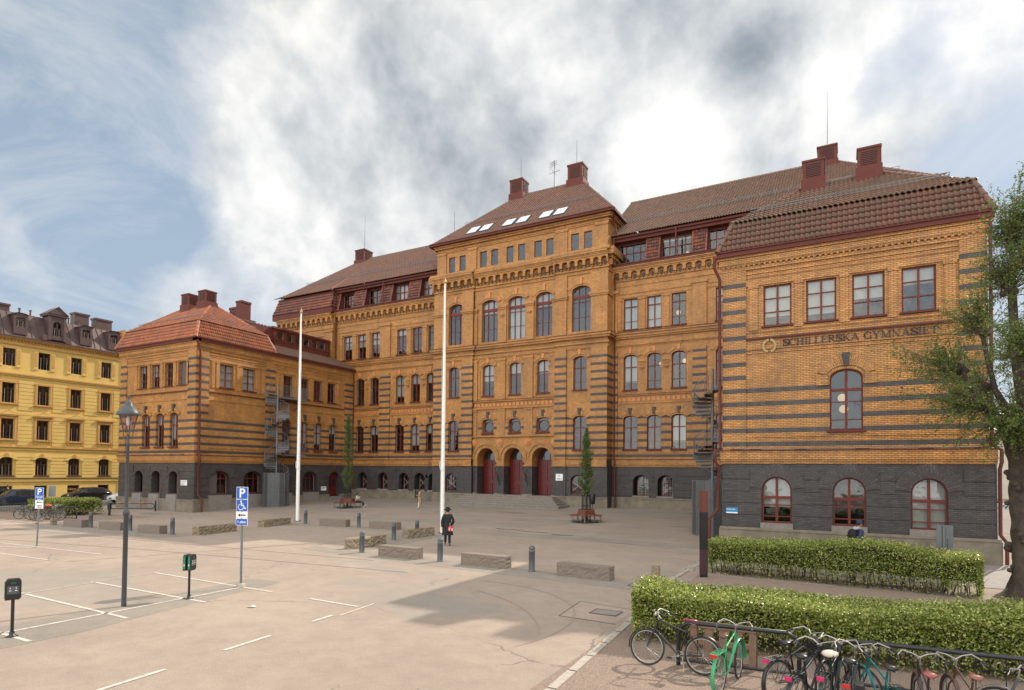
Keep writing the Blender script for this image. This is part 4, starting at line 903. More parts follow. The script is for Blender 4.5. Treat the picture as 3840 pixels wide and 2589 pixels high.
for xa in (-32.6,-31.15,-28.6,-27.1,-24.7,-23.25):
    s=MB(); P=lambda u,v_,d: V((u,y0,z0))+su*v_+sn*d
    def bb(u0,u1,v0,v1,d0,d1,m):
        c=[P(u,v_,d) for d in (d0,d1) for v_ in (v0,v1) for u in (u0,u1)]
        for q in ((0,1,3,2),(4,6,7,5),(0,4,5,1),(1,5,7,3),(3,7,6,2),(2,6,4,0)): s.face([c[i] for i in q],m)
    bb(xa,xa+1.2,1.1,2.7,-.05,.16,'grey'); f=s.build('skylight',school); s=MB(); bb(xa+.09,xa+1.11,1.19,2.61,.16,.17,'skyglass'); s.build('pane',f)
gutter(ft,E0-.5,E1+.5,26.0,26.25,.62)
for xa in (E1+.45,E0-.62): mb=MB(); mb.box(xa,xa+.17,YC-.5,58,26.0,26.25,'red'); mb.build('fascia',school)
louvre((-30.4,56.2),32.4,34.8,1.5,1.4,'box'); louvre((-23.7,56.2),32.4,34.85,1.6,1.4,'box'); rod(-30.2,56.2,34.7,37.2); rod(-23.8,56.2,34.8,37.4)
mb=MB(); mb.tube([(-26.35,56.3,33.0),(-26.35,56.3,36.0)],.035,'grey',6)
for z,l in ((35.8,.45),(35.6,.5),(35.4,.45),(34.7,.9)): mb.tube([(-26.35-l*.7,56.3,z),(-26.35+l*.7,56.3,z+.12)],.02,'grey',5); mb.tube([(-26.35,56.3-l*.6,z),(-26.35,56.3+l*.6,z)],.02,'grey',5)
for i in range(5): mb.tube([(-26.6+i*.02,56.3,35.2+i*.16),(-26.95,56.3,35.2+i*.16)],.015,'grey',5)
mb.build('aerial',school)
M['globe']=mat('lit_globe_lamp',(.8,.7,.5),.5,emit=((1,.72,.40),.85))
for fr_,u,z,d in ((FY(YM),-16.45,12.95,-1.0),(FY(YM),-15.85,12.6,-1.5),(FY(YM),-13.75,13.0,-1.0),(FY(YM),-11.75,13.1,-.9),(FY(YM),-12.35,17.3,-1.2),(FY(YR),-.15,7.35,-1.0),(FY(YR),-.1,6.9,-1.8),(FY(YC),-20.0,12.7,-1.2),(FY(YM),-11.6,22.1,-1.0)):
    g=MB(); g.ball(fr_.P(u,z,d),.2,'globe',12); g.build('globe_lamp',school)
# ---- rainwater pipes
pipe([(XL+.42,YR-.3,14.5),(XL+.42,YR-.1,14.2),(XL+.12,YR+.25,13.2),(XL+.14,YR+.25,5.0),(XL+.3,YR+.25,4.8),(XL+.3,YR+.25,4.2),(XL+.14,YR+.25,4.0),(XL+.14,YR+.25,1.5),(XL+.45,YR+.4,1.15),(XL+.5,YR+.4,.1)],r=.08)
pipe([(-5.7,31.0,14.5),(-5.7,31.0,13.9),(-5.5,31.3,13.4),(-5.5,31.42,5.0),(-5.72,31.2,4.8),(-5.7,31.2,4.3),(-5.55,31.38,4.1),(-5.6,31.35,1.9),(-5.95,31.2,1.5),(-6.0,31.2,.1)],r=.075)
pipe([(-17.45,YM-.3,21.3),(-17.5,YM-.12,20.6),(-17.5,YM-.12,16),(-17.45,YM-.42,15.6),(-17.5,YM-.14,15.0),(-17.5,YM-.14,4.9),(-17.4,YM-.3,4.7),(-17.4,YM-.3,1.8),(-17.3,YM-.4,1.6),(-17.3,YM-.4,.5)])
pipe([(-50.3,YM-.4,21.3),(-50.35,YM-.15,20.5),(-50.35,YM-.15,16)]); pipe([(XL+.2,YM-.3,14.3),(XL+.12,YM-.12,13.6),(XL+.12,YM-.12,1.2)])
pipe([(E1+.3,YC+.1,26),(E1+.2,YM-.3,25.2),(E1+.4,YM-.2,24.2)],r=.07); pipe([(5.28,31.4,14.4),(5.28,31.5,5.0),(5.58,31.4,4.8),(5.58,31.4,4.3),(5.53,31.5,4.0),(5.53,31.5,1.3),(5.72,31.4,1.0),(5.72,31.4,.1)],r=.07)
pipe([(-12.2,YM-.45,24),(-12.2,YM-.45,21.6)]); pipe([(-43.3,YM-.45,24),(-43.3,YM-.45,21.6)]); pipe([(-17.5,YM-.5,24),(-17.5,YM-.5,21.6)]); pipe([(-50.5,YM-.5,23.9),(-50.5,YM-.6,21.6)])
# ---- lettering on the right wing (strokes with slab serifs), wreath and plates
GL={'S':(.62,[('c',[(.56,.78),(.52,.93),(.32,1),(.12,.93),(.08,.78),(.14,.62),(.34,.5),(.54,.38),(.58,.22),(.5,.07),(.3,0),(.1,.06),(.06,.22)])],[(.56,.72,.56,.98),(.06,.02,.06,.28)]),
'C':(.7,[('c',[(.62,.76),(.55,.93),(.36,1),(.16,.9),(.06,.68),(.05,.5),(.06,.32),(.16,.1),(.36,0),(.55,.06),(.64,.22)])],[(.62,.7,.62,.98)]),
'G':(.76,[('c',[(.62,.76),(.55,.93),(.36,1),(.16,.9),(.06,.68),(.05,.5),(.06,.32),(.16,.1),(.36,0),(.6,.06),(.62,.1)]),('v',.62,0,.42)],[(.62,.7,.62,.98),(.48,.42,.74,.42)]),
'H':(.8,[('v',.16,0,1),('v',.62,0,1),('h',.16,.62,.52)],'bt'),'I':(.36,[('v',.18,0,1)],'bt'),
'L':(.62,[('v',.16,0,1),('h',.1,.58,.03)],[(.04,1,.28,1),(.57,0,.57,.24),(.02,0,.2,0)]),
'E':(.64,[('v',.16,0,1),('h',.1,.58,.03),('h',.1,.56,.97),('h',.16,.44,.52)],[(.57,0,.57,.24),(.55,.78,.55,1),(.44,.4,.44,.64)]),
'R':(.74,[('v',.16,0,1),('c',[(.16,.97),(.4,.97),(.54,.88),(.54,.66),(.4,.54),(.16,.53)]),('c',[(.34,.53),(.5,.3),(.6,.04),(.7,.02)])],[(.04,1,.2,1),(.04,0,.28,0)]),
'K':(.78,[('v',.16,0,1),('t',(.16,.42),(.6,1)),('c',[(.3,.56),(.48,.28),(.66,0)])],[(.04,1,.28,1),(.04,0,.28,0),(.48,1,.72,1),(.54,0,.78,0)]),
'A':(.78,[('t',(.1,0),(.38,1)),('c',[(.38,1),(.52,.5),(.66,0)]),('h',.2,.54,.34)],[(.0,0,.2,0),(.54,0,.78,0)]),
'Y':(.74,[('c',[(.08,1),(.24,.68),(.36,.48)]),('t',(.36,.48),(.62,1)),('v',.36,0,.5)],[(0,1,.2,1),(.52,1,.74,1),(.24,0,.48,0)]),
'M':(.94,[('t',(.14,0),(.14,1)),('c',[(.16,1),(.3,.5),(.46,.04)]),('t',(.46,.04),(.76,1)),('v',.78,0,1)],[(.03,0,.25,0),(.03,1,.2,1),(.66,0,.9,0),(.74,1,.9,1)]),
'N':(.82,[('t',(.14,0),(.14,1)),('c',[(.14,1),(.38,.5),(.64,0)]),('t',(.64,0),(.64,1))],[(.03,0,.25,0),(.02,1,.18,1),(.53,1,.76,1)]),
'T':(.7,[('v',.35,0,1),('h',.05,.65,.97)],[(.05,.74,.05,1),(.65,.74,.65,1),(.23,0,.47,0)])}
def letters(text,u0,u1,z0,hgt,fr,parent):
    tot=sum(GL[c][0] if c!=' ' else .4 for c in text); k=(u1-u0)/tot; x=u0
    for ch in text:
        if ch==' ': x+=.4*k; continue
        wd,st,se=GL[ch]; mb=MB(); th=.15*k; tn=.06*k; D=.05
        P=lambda a,b,d: fr.P(x+a*k,z0+b*hgt,d)
        def bar(p,q,t):
            a=V((x+p[0]*k,z0+p[1]*hgt)); b=V((x+q[0]*k,z0+q[1]*hgt)); dd=(b-a); nn=V((-dd.y,dd.x)).normalized()*t/2; e=dd.normalized()*t*.2
            c=[a-nn-e,b-nn+e,b+nn+e,a+nn-e]
            mb.face([fr.P(*p_,D+.02) for p_ in c],'letter')
            for i in range(4): mb.face([fr.P(*c[i],D+.02),fr.P(*c[(i+1)%4],D+.02),fr.P(*c[(i+1)%4],.07),fr.P(*c[i],.07)],'letter')
        for s in st:
            if s[0]=='v': bar((s[1],s[2]),(s[1],s[3]),th)
            elif s[0]=='h': bar((s[1],s[3]),(s[2],s[3]),tn)
            elif s[0]=='t': bar(s[1],s[2],tn)
            else:
                p_=s[1]
                for i in range(len(p_)-1):
                    m_=(i+.5)/(len(p_)-1); bar(p_[i],p_[i+1],tn+(th-tn)*(sin(pi*m_) if ch!='S' else .35+.65*sin(pi*m_)))
        if se=='bt':
            se=[]
            for s in st:
                if s[0]=='v': se+=[(s[1]-.14,0,s[1]+.14,0),(s[1]-.14,1,s[1]+.14,1)]
        for a in se: bar(a[:2],a[2:],tn)
        mb.build('letter_'+ch.lower(),parent); x+=wd*k
sig=MB(); fA=FY(YR); sig.face([(0,0,0)]*3,'letter'); 
sg=bpy.data.objects.new('wall_lettering',None); C.objects.link(sg); sg.parent=school; sg['label']='dark serif lettering reading SCHILLERSKA GYMNASIET'
letters('SCHILLERSKA GYMNASIET',-2.64,3.5,9.86,.31,fA,sg)
mb=MB()
for s in (-1,1):
    for i in range(11):
        a=R(-78+i*14.5); c=V((-3.23+s*.27*cos(a),9.92+.29*sin(a)))
        for q in (-1,0,1):
            t=V((-s*sin(a),cos(a))); nn=V((s*cos(a),sin(a))); dr=(t+nn*q*.75).normalized(); l=.1; wv=V((-dr.y,dr.x))*.022
            p=[c+dr*.01,c+dr*l*.5+wv,c+dr*l,c+dr*l*.5-wv]
            mb.face([fA.P(*x,.1+.004*(i%2)+.003*q) for x in p],'gold' if q else 'gold'); 
            e=1.28; m_=c+dr*l*.5; mb.face([fA.P(*(m_+(x-m_)*e),.09) for x in p],'letter')
    mb.tube([fA.P(-3.23+s*.27*cos(R(-85+i*14)),9.92+.29*sin(R(-85+i*14)),.085) for i in range(12)],.014,'letter',5)
mb.build('laurel_wreath',school)
def text(body,size,loc,rot,m,parent,name='lettering',al='CENTER',ext=.002):
    cu_=bpy.data.curves.new('t','FONT'); cu_.body=body; cu_.size=size; cu_.align_x=al; cu_.align_y='CENTER'; cu_.extrude=ext; cu_.offset=size*.018
    o=bpy.data.objects.new('t',cu_); C.objects.link(o); dg=bpy.context.evaluated_depsgraph_get(); dg.update(); me=bpy.data.meshes.new_from_object(o.evaluated_get(dg)); bpy.data.objects.remove(o)
    me.materials.clear(); me.materials.append(M[m]); q=bpy.data.objects.new(name,me); C.objects.link(q); q.location=loc; q.rotation_euler=rot
    if parent: q.parent=parent
    return q
M['platered']=M['red']; M['bluep']=mat('pale_blue_plate',(.02,.22,.50),.4)
def plate(fr,a,b,z0,z1,m='whitesign',d=.07,name='wall_plate'):
    mb=MB(); fbox(mb,fr,a,b,z0,z1,d-.04,d,m); return mb.build(name,school)
p=plate(fA,-5.22,-4.68,1.77,2.05,'bluep'); mb=MB(); fbox(mb,fA,-5.22,-4.68,1.77,1.83,.07,.075,'whitesign'); mb.build('white_strip',p)
text('Skolområde',.085,fA.P(-5.0,1.97,.078),(pi/2,0,0),'whitesign',p); 
p=plate(FY(YR),-49.45,-48.6,2.3,2.74,'whitesign'); mb=MB()
for i in range(3): fbox(mb,fA,-49.38,-48.75-.1*i,2.6-.12*i,2.63-.12*i,.07,.075,'blacksign')
mb.build('printed_lines',p)
p=plate(fm_,-22.41,-21.74,2.98,3.57,'whitesign',.32); mb=MB(); ring(mb,fm_,-22.08,3.35,.07,.08,.03,.32,.325,'blacksign',n=8); ring(mb,fm_,-22.08,3.35,.07,-.08,.03,.32,.325,'blacksign',n=8); fbox(mb,fm_,-22.3,-21.86,3.13,3.17,.32,.325,'blacksign'); fbox(mb,fm_,-22.24,-21.92,3.06,3.08,.32,.325,'blacksign'); mb.build('printed_lines',p)
p=plate(f2,45.55,46.25,1.6,2.0,'whitesign'); mb=MB(); fbox(mb,f2,45.6,46.2,1.88,1.92,.07,.075,'blacksign'); fbox(mb,f2,45.6,46.1,1.78,1.81,.07,.075,'blacksign'); mb.build('printed_lines',p)
plate(FY(YM),-9.4,-9.1,3.5,3.65,'galv')
for u in (33.92,40.7,47.35):
    mb=MB(); fbox(mb,f2,u-.06,u+.06,3.55,3.85,-.1,.14,'red'); mb.build('alarm_bell',school)
for fr_,us in ((fA,[-4.8,-3.9,-1.9,.6,3.0,4.9]),(FY(YR),[-57.9,-56.4,-54.8,-53,-50.9,-49.4])):
    mb=MB()
    for i,u in enumerate(us): fbox(mb,fr_,u-.22,u+.3,4.89,4.95,.02,.1,'red' if i%2==0 else 'red'); 
    mb.tube([fr_.P(us[0],4.93,.14),fr_.P(us[-1],4.93,.14)],.018,'galv',5); mb.build('ledge_lamps',school)
# ================================================================ spiral stairs
def spiral(cx,cy,z0,plats,cage,top,label,a0=0):
    t=thing('spiral_staircase',label,'staircase',(cx,cy,z0)); r=1.05
    q=MB(); q.tube([(0,0,0),(0,0,top+1)],.085,'galv',10); q.build('centre_pole',t)
    n=int(top/.195); da=R(24); s=MB(); rl=MB(); pts=[]
    tread=None
    for i in range(n):
        a=a0+i*da; z=(i+1)*top/n
        if tread is None:
            k=MB()
            for z1 in (0,-.03): k.face([(.08,-.05,z1),(r,-.26,z1),(r,.26,z1),(.08,.05,z1)],'galv')
            k.face([(.08,-.05,0),(r,-.26,0),(r,-.26,-.16),(.08,-.05,-.12)],'galv')
            k.face([(.08,.05,0),(r,.26,0),(r,.26,-.07),(.08,.05,-.07)],'galv')
            tread=k.build('tread',t); o=tread
        else: o=bpy.data.objects.new('tread',tread.data); C.objects.link(o); o.parent=t
        o.location=(0,0,z); o.rotation_euler=(0,0,a)
        for e in (-.2,0,.2): rl.tube([(r*cos(a+e),r*sin(a+e),z-.05),(r*cos(a+e),r*sin(a+e),z+.95)],.012,'galv',4,False)
        pts.append((r*cos(a),r*sin(a),z+.97))
    rl.tube(pts,.025,'galv',6); rl.tube([(x,y,z-.5) for x,y,z in pts],.014,'galv',4); rl.build('railing',t)
    if cage:
        c=MB(); nn=14; hh=3.1
        for i in range(nn):
            a,b=2*pi*i/nn,2*pi*(i+1)/nn; p,q_=(1.14*cos(a),1.14*sin(a)),(1.14*cos(b),1.14*sin(b))
            c.face([(*p,.03),(*q_,.03),(*q_,hh),(*p,hh)],'mesh')
            c.tube([(*p,.0),(*p,hh)],.022,'galv',4)
            for z in (.05,hh*.5,hh): c.tube([(*p,z),(*q_,z)],.018,'galv',4)
        c.build('mesh_cage',t)
    for (x0,x1,y0,y1,z) in plats:
        g=MB(); g.box(x0,x1,y0,y1,z-.12,z,'galv')
        X=[x1-.03]
        yy=y0
        while yy<=y1: g.tube([(x1-.03,yy,z),(x1-.03,yy,z+1.1)],.012,'galv',4); yy+=.13
        xx=x0
        while xx<=x1: g.tube([(xx,y1-.03,z),(xx,y1-.03,z+1.1)],.012,'galv',4); xx+=.13
        g.tube([(x1-.03,y0,z+1.1),(x1-.03,y1-.03,z+1.1),(x0,y1-.03,z+1.1)],.025,'galv',6)
        for yy in (y0+.5,y1-.4): g.tube([(x1-.1,yy,z-.1),(x0,yy,z-1.1)],.04,'grey',5)
        g.build('platform',t)
    return t
def meshmat(nt,N,L,b):
    uv=N.new('ShaderNodeUVMap'); w_=N.new('ShaderNodeTexBrick'); w_.offset=0; w_.inputs['Scale'].default_value=1; w_.inputs['Brick Width'].default_value=.06; w_.inputs['Row Height'].default_value=.06; w_.inputs['Mortar Size'].default_value=.0135; w_.inputs['Mortar Smooth'].default_value=0
    L.new(uv.outputs[0],w_.inputs[0]); L.new(w_.outputs['Fac'],b.inputs['Alpha'])
M['mesh']=mat('perforated_metal',(.14,.145,.15),.5,.5,build=meshmat)
spiral(XL+1.5,38.65,.3,[(-1.5,-.2,.9,3.6,4.85),(-1.5,-.2,.7,3.6,10.25)],1,10.3,'grey galvanised spiral fire stair against the left wing',a0=2.4)
spiral(-6.75,36.2,.2,[(.1,1.3,.4,1.6,4.9)],1,8.6,'grey spiral stair half hidden behind the right wing corner',a0=.5)
# ================================================================ yellow street building
yb=thing('yellow_building','ornate yellow rendered apartment building with dark mansard roof and dormers','building',(0,0,0))
M['ywall']=mat('yellow_render',(.57,.385,.11),.75,var=.10,vs=.8); M['ytrim']=mat('ochre_stucco_trim',(.45,.235,.07),.7,var=.12,vs=2)
M['roofmetal']=mat('brown_sheet_roof',(.10,.062,.058),.45,.2,var=.25,vs=1.2); M['redstone']=mat('pink_plinth',(.30,.13,.10),.8,var=.2)
fy=FX(-76); mb=MB(); Y0,Y1=10.0,41.0
cols=[38.4+.35+i*0-3.1*k for k,i in enumerate([0]*10)]; cols=[c for c in cols if c-1>Y0]
W=lambda c,hw,zb,zs,r=0:(c-hw,c+hw,zb,zs,r)
c4=[39.08-3.14*k for k in range(9)]
r0=[W(c,.6,.35 if k!=3 else -.5,1.75) for k,c in enumerate(c4)]
wallrow(mb,fy,Y0,Y1,-1,2.2,r0,'ywall',0,.3); r1=[W(c,.57,2.84,4.5,.24) for c in c4]; wallrow(mb,fy,Y0,Y1,2.2,5.6,r1,'ywall',0,.2)
r2=[W(c,.56,6.65,8.73) for c in c4]; wallrow(mb,fy,Y0,Y1,5.6,9.5,r2,'ywall',0,.2)
r3=[W(c,.56,10.4,12.46) for c in c4]; wallrow(mb,fy,Y0,Y1,9.5,13.3,r3,'ywall',0,.2)
r4=[W(c,.56,14.24,16.06) for c in c4]; wallrow(mb,fy,Y0,Y1,13.3,17.0,r4,'ywall',0,.2)
for z0,z1,d,m in ((2.2,2.5,.16,'ywall'),(2.5,2.56,.24,'roofmetal'),(5.5,5.62,.1,'ywall'),(5.78,5.86,.2,'ytrim'),(13.2,13.36,.12,'ywall'),(13.36,13.5,.24,'ytrim'),(16.45,16.6,.1,'ytrim'),(17.0,17.12,.25,'ytrim'),(17.12,17.24,.42,'ytrim'),(17.24,17.34,.55,'roofmetal')): fbox(mb,fy,Y0,Y1,z0,z1,-.02,d,m)
yy=Y0
while yy<Y1-.1: fbox(mb,fy,yy,yy+.14,16.82,16.98,-.02,.16,'ytrim'); yy+=.3
# rusticated courses
def courses(z0,z1,st,cuts,d,gap=.05):
    z=z0
    while z<z1-.05:
        for a,b in segs(Y0,Y1,cuts): fbox(mb,fy,a+.02,b-.02,z,min(z+st-gap,z1),-.02,d,'ywall')
        z+=st
courses(2.6,4.9,.36,[(a-.22,b+.22) for a,b,*_ in r1],.09); courses(6.0,9.4,.4,[(a-.3,b+.3) for a,b,*_ in r2],.05,.045); courses(9.7,13.1,.4,[(a-.3,b+.3) for a,b,*_ in r3],.05,.045)
for k,c in enumerate(c4):
    for (zb,zs) in ((6.65,8.73),(10.4,12.46)):
        fbox(mb,fy,c-.78,c-.58,zb,zs+.15,-.02,.12,'ytrim'); fbox(mb,fy,c+.58,c+.78,zb,zs+.15,-.02,.12,'ytrim'); fbox(mb,fy,c-.85,c+.85,zs+.02,zs+.2,-.02,.14,'ytrim'); fbox(mb,fy,c-.9,c+.9,zb-.17,zb-.05,-.02,.22,'ytrim')
    for s in (-1,1):
        fbox(mb,fy,c+s*.8-.2,c+s*.8+.2,14.15,16.3,-.02,.1,'ywall'); fbox(mb,fy,c+s*.8-.12,c+s*.8+.12,14.5,15.0,.1,.13,'ytrim'); fbox(mb,fy,c+s*.8-.12,c+s*.8+.12,15.1,15.95,.1,.13,'ytrim'); fbox(mb,fy,c+s*.7-.07,c+s*.7+.07,6.2,6.45,-.02,.18,'ytrim')
    if k in (1,2,3,5,6):
        for d,e,m in ((.28,0,'ytrim'),(.12,.12,'ywall')):
            p=[(c-.98+e,9.15+e*.3),(c+.98-e,9.15+e*.3),(c,9.62-e)]; mb.face([fy.P(u,z,d if e==0 else .29) for u,z in p],m)
            if e==0:
                for a,b in zip(p,p[1:]+p[:1]): mb.face([fy.P(*a,0),fy.P(*b,0),fy.P(*b,d),fy.P(*a,d)],m)
        fbox(mb,fy,c-.95,c+.95,9.05,9.15,-.02,.26,'ytrim')
    else: fbox(mb,fy,c-.95,c+.95,9.1,9.24,-.02,.28,'ytrim'); fbox(mb,fy,c-.85,c+.85,8.95,9.1,-.02,.14,'ytrim')
    ring(mb,fy,c,4.5,.6,.26,.34,-.02,.16,'ywall',n=8); fbox(mb,fy,c-.11,c+.11,4.75,5.15,-.02,.24,'ytrim')
    fbox(mb,fy,c-.68,c+.68,2.74,2.84,-.1,.14,'browned')
for x in (37.5,34.37): pass
mb.face([(-76,Y1,-1),(-90,Y1,-1),(-90,Y1,17.2),(-76,Y1,17.2)],'ywall'); fbox(mb,fy,Y0,Y1,-.6,.3,-.02,.08,'redstone')
mb.build('wall',yb)
for row in (r1,r2,r3,r4):
    for w_ in row[:6]: window(yb,fy,*w_,style='yel',rec=.14,fm='browned')
for k,w_ in enumerate(r0[:6]):
    window(yb,fy,w_[0],w_[1],max(w_[2],.3),w_[3],0,'small',rec=.2,fm='browned',name='shop_window')
it=MB(); fbox(it,fy,Y0,Y1-.1,-1,17,-1.8,-1.7,'inside'); it.build('interior_wall',yb)
q=text('öppet',.34,fy.P(35.9,1.35,-.15),(pi/2,0,pi/2),'gold',yb)
rf=MB(); pr=[(0.35,17.3),(-.15,17.5),(-.75,18.9),(-1.3,19.8),(-1.5,20.15),(-7,21.2)]
for (d0,z0_),(d1_,z1_) in zip(pr,pr[1:]):
    rf.face([fy.P(Y0,z0_,d0),fy.P(Y1,z0_,d0),fy.P(Y1,z1_,d1_),fy.P(Y0,z1_,d1_)],'roofmetal')
yy=Y0
while yy<Y1:
    for (d0,z0_),(d1_,z1_) in zip(pr[1:],pr[2:]):
        a,b=fy.P(yy,z0_,d0),fy.P(yy,z1_,d1_); rf.face([a,b,b+V((.05,0,.03)),a+V((.05,0,.03))],'roofmetal'); rf.face([a+V((.05,0,.03)),b+V((.05,0,.03)),b+V((.05,.05,.03)),a+V((.05,.05,.03))],'roofmetal')
    yy+=.62
rf.face([fy.P(Y1,z,d) for d,z in pr]+[fy.P(Y1,17.3,-7)],'ywall'); fbox(rf,fy,Y1-.12,Y1+.12,17.2,20.3,-1.6,.1,'ytrim')
ro=rf.build('roof',yb)
for c,kind in ((39.9,0),(36.9,0),(33.9,1),(30.6,0),(27.5,1),(24,0)):
    d=MB(); hw=.62 if not kind else .75; zt=19.75 if not kind else 20.6
    wallrow(d,fy,c-hw,c+hw,17.7,zt,[(c-.42,c+.42,18.5 if not kind else 18.1,19.4 if not kind else 19.3,0.08 if not kind else .42)],'roofmetal',-.1 if not kind else .05,.15)
    for x in (c-hw,c+hw): d.face([fy.P(x,17.7,-.1 if not kind else .05),fy.P(x,zt,-.1 if not kind else .05),fy.P(x,zt,-1.6),fy.P(x,17.7,-1.6)],'roofmetal')
    if kind:
        for s in (-1,1): fbox(d,fy,c+s*.72-.13,c+s*.72+.13,17.6,20.3,-.1,.14,'roofmetal'); fbox(d,fy,c+s*1.1-.3,c+s*1.1+.3,17.5,18.1,-.1,.1,'roofmetal')
        fbox(d,fy,c-.98,c+.98,20.3,20.5,-1.6,.25,'roofmetal'); p=[(c-1.05,20.5),(c+1.05,20.5),(c,21.35)]
        d.face([fy.P(u,z,.2) for u,z in p],'roofmetal')
        for a,b in zip(p,p[1:]+p[:1]): d.face([fy.P(*a,.3),fy.P(*b,.3),fy.P(*b,-1.7),fy.P(*a,-1.7)],'roofmetal')
    else: 
        a_=arcpts(c-hw-.08,c+hw+.08,19.75,.22,6)
        for (p,pz),(r_,rz) in zip(a_,a_[1:]): d.face([fy.P(p,pz,.05),fy.P(r_,rz,.05),fy.P(r_,rz,-1.9),fy.P(p,pz,-1.9)],'roofmetal')
        d.face([fy.P(u,z,-.09) for u,z in a_],'roofmetal')
    o=d.build('dormer',ro); window(o,fy,c-.42,c+.42,18.5 if not kind else 18.1,19.4 if not kind else 19.3,.08 if not kind else .42,'yel',d=-.1 if not kind else .05,rec=.08,fm='browned')
    k=MB(); fbox(k,fy,c-.4,c+.4,18.2,19.8,-.6,-.5,'inside'); k.build('dormer_back',o)
for c,w2_,h_ in ((37.4,.75,21.75),(39.8,.9,21.6),(29.6,.8,21.1),(25,.8,21.6)):
    k=MB(); fbox(k,fy,c-w2_,c+w2_,19.6,h_-.2,-3.2,-2.2,'roofmetal'); fbox(k,fy,c-w2_-.08,c+w2_+.08,h_-.2,h_,-3.3,-2.1,'roofmetal'); k.build('chimney',ro)
for c in (31.2,32.2,35.9,37.0):
    k=MB(); k.tube([fy.P(c,20.1,-2),fy.P(c,20.75,-2)],.09,'roofmetal',8); k.tube([fy.P(c,20.75,-2),fy.P(c,20.85,-2)],.14,'roofmetal',8); k.build('vent_pipe',ro)
k=MB(); k.tube([fy.P(41.1,17.2,.1),fy.P(41.1,.3,.1)],.13,'browned',8); k.build('downpipe',yb)
# neighbour beyond
cb=thing('cream_building','pale cream corner house with rusticated quoins and grey roof beyond the yellow building','building'); mb=MB()
M['cream']=mat('cream_render',(.55,.50,.42),.8,var=.12,vs=1.5); M['roofgrey']=mat('grey_sheet_roof',(.20,.21,.22),.5,.3,var=.2)
fc=FX(-76.2); wn=[(c-.5,c+.5,z,z+1.9,0) for c in (43.5,46.5,49.5,52.5,55.5) for z in ()]
for z in (1.5,5.2,9,12.8): wallrow(mb,fc,41.2,60,z-2.6 if z>2 else -1,z+2.6 if z<12 else 17,[(c-.5,c+.5,z,z+1.8,0) for c in (43.5,46.5,49.5,52.5,55.5)],'cream',0,.2)
for i in range(30): fbox(mb,fc,41.25,41.9 if i%2 else 41.7,-.5+i*.58,i*.58,-.02,.14,'cream')
mb.build('wall',cb); mb=MB(); mb.face([fc.P(41.1,17,.3),fc.P(60,17,.3),fc.P(60,20.2,-1.2),fc.P(41.1,20.2,-1.2)],'roofgrey'); mb.face([fc.P(41.1,20.2,-1.2),fc.P(60,20.2,-1.2),fc.P(60,21.5,-8),fc.P(41.1,21.5,-8)],'roofgrey')
for i in range(28): fbox(mb,fc,41.3+i*.65,41.34+i*.65,17.1,17.2,-.2,.2,'roofgrey')
mb.face([fc.P(41.1,17,.3),fc.P(41.1,20.2,-1.2),fc.P(41.1,20.2,-9),fc.P(41.1,17,-9)],'roofgrey'); mb.build('roof',cb)
for z in (1.5,5.2,9,12.8):
    for c in (43.5,46.5): window(cb,fc,c-.5,c+.5,z,z+1.8,0,'yel',rec=.15,fm='browned')
# far house down the side street on the right
fh=thing('pale_house','pale rendered house far down the side street right of the school','building'); mb=MB(); ff=FY(96)
for z in (0,3.2,6.4): wallrow(mb,ff,4,60,z,z+3.2,[(c,c+1.1,z+1,z+2.5,0) for c in [5+2.6*i for i in range(20)]],'cream',0,.2)
mb.face([ff.P(4,9.6,.3),ff.P(60,9.6,.3),ff.P(60,12.5,-5),ff.P(4,12.5,-5)],'roofgrey'); fbox(mb,ff,4,60,0,9.6,-1.1,-1,'inside'); mb.build('wall',fh)
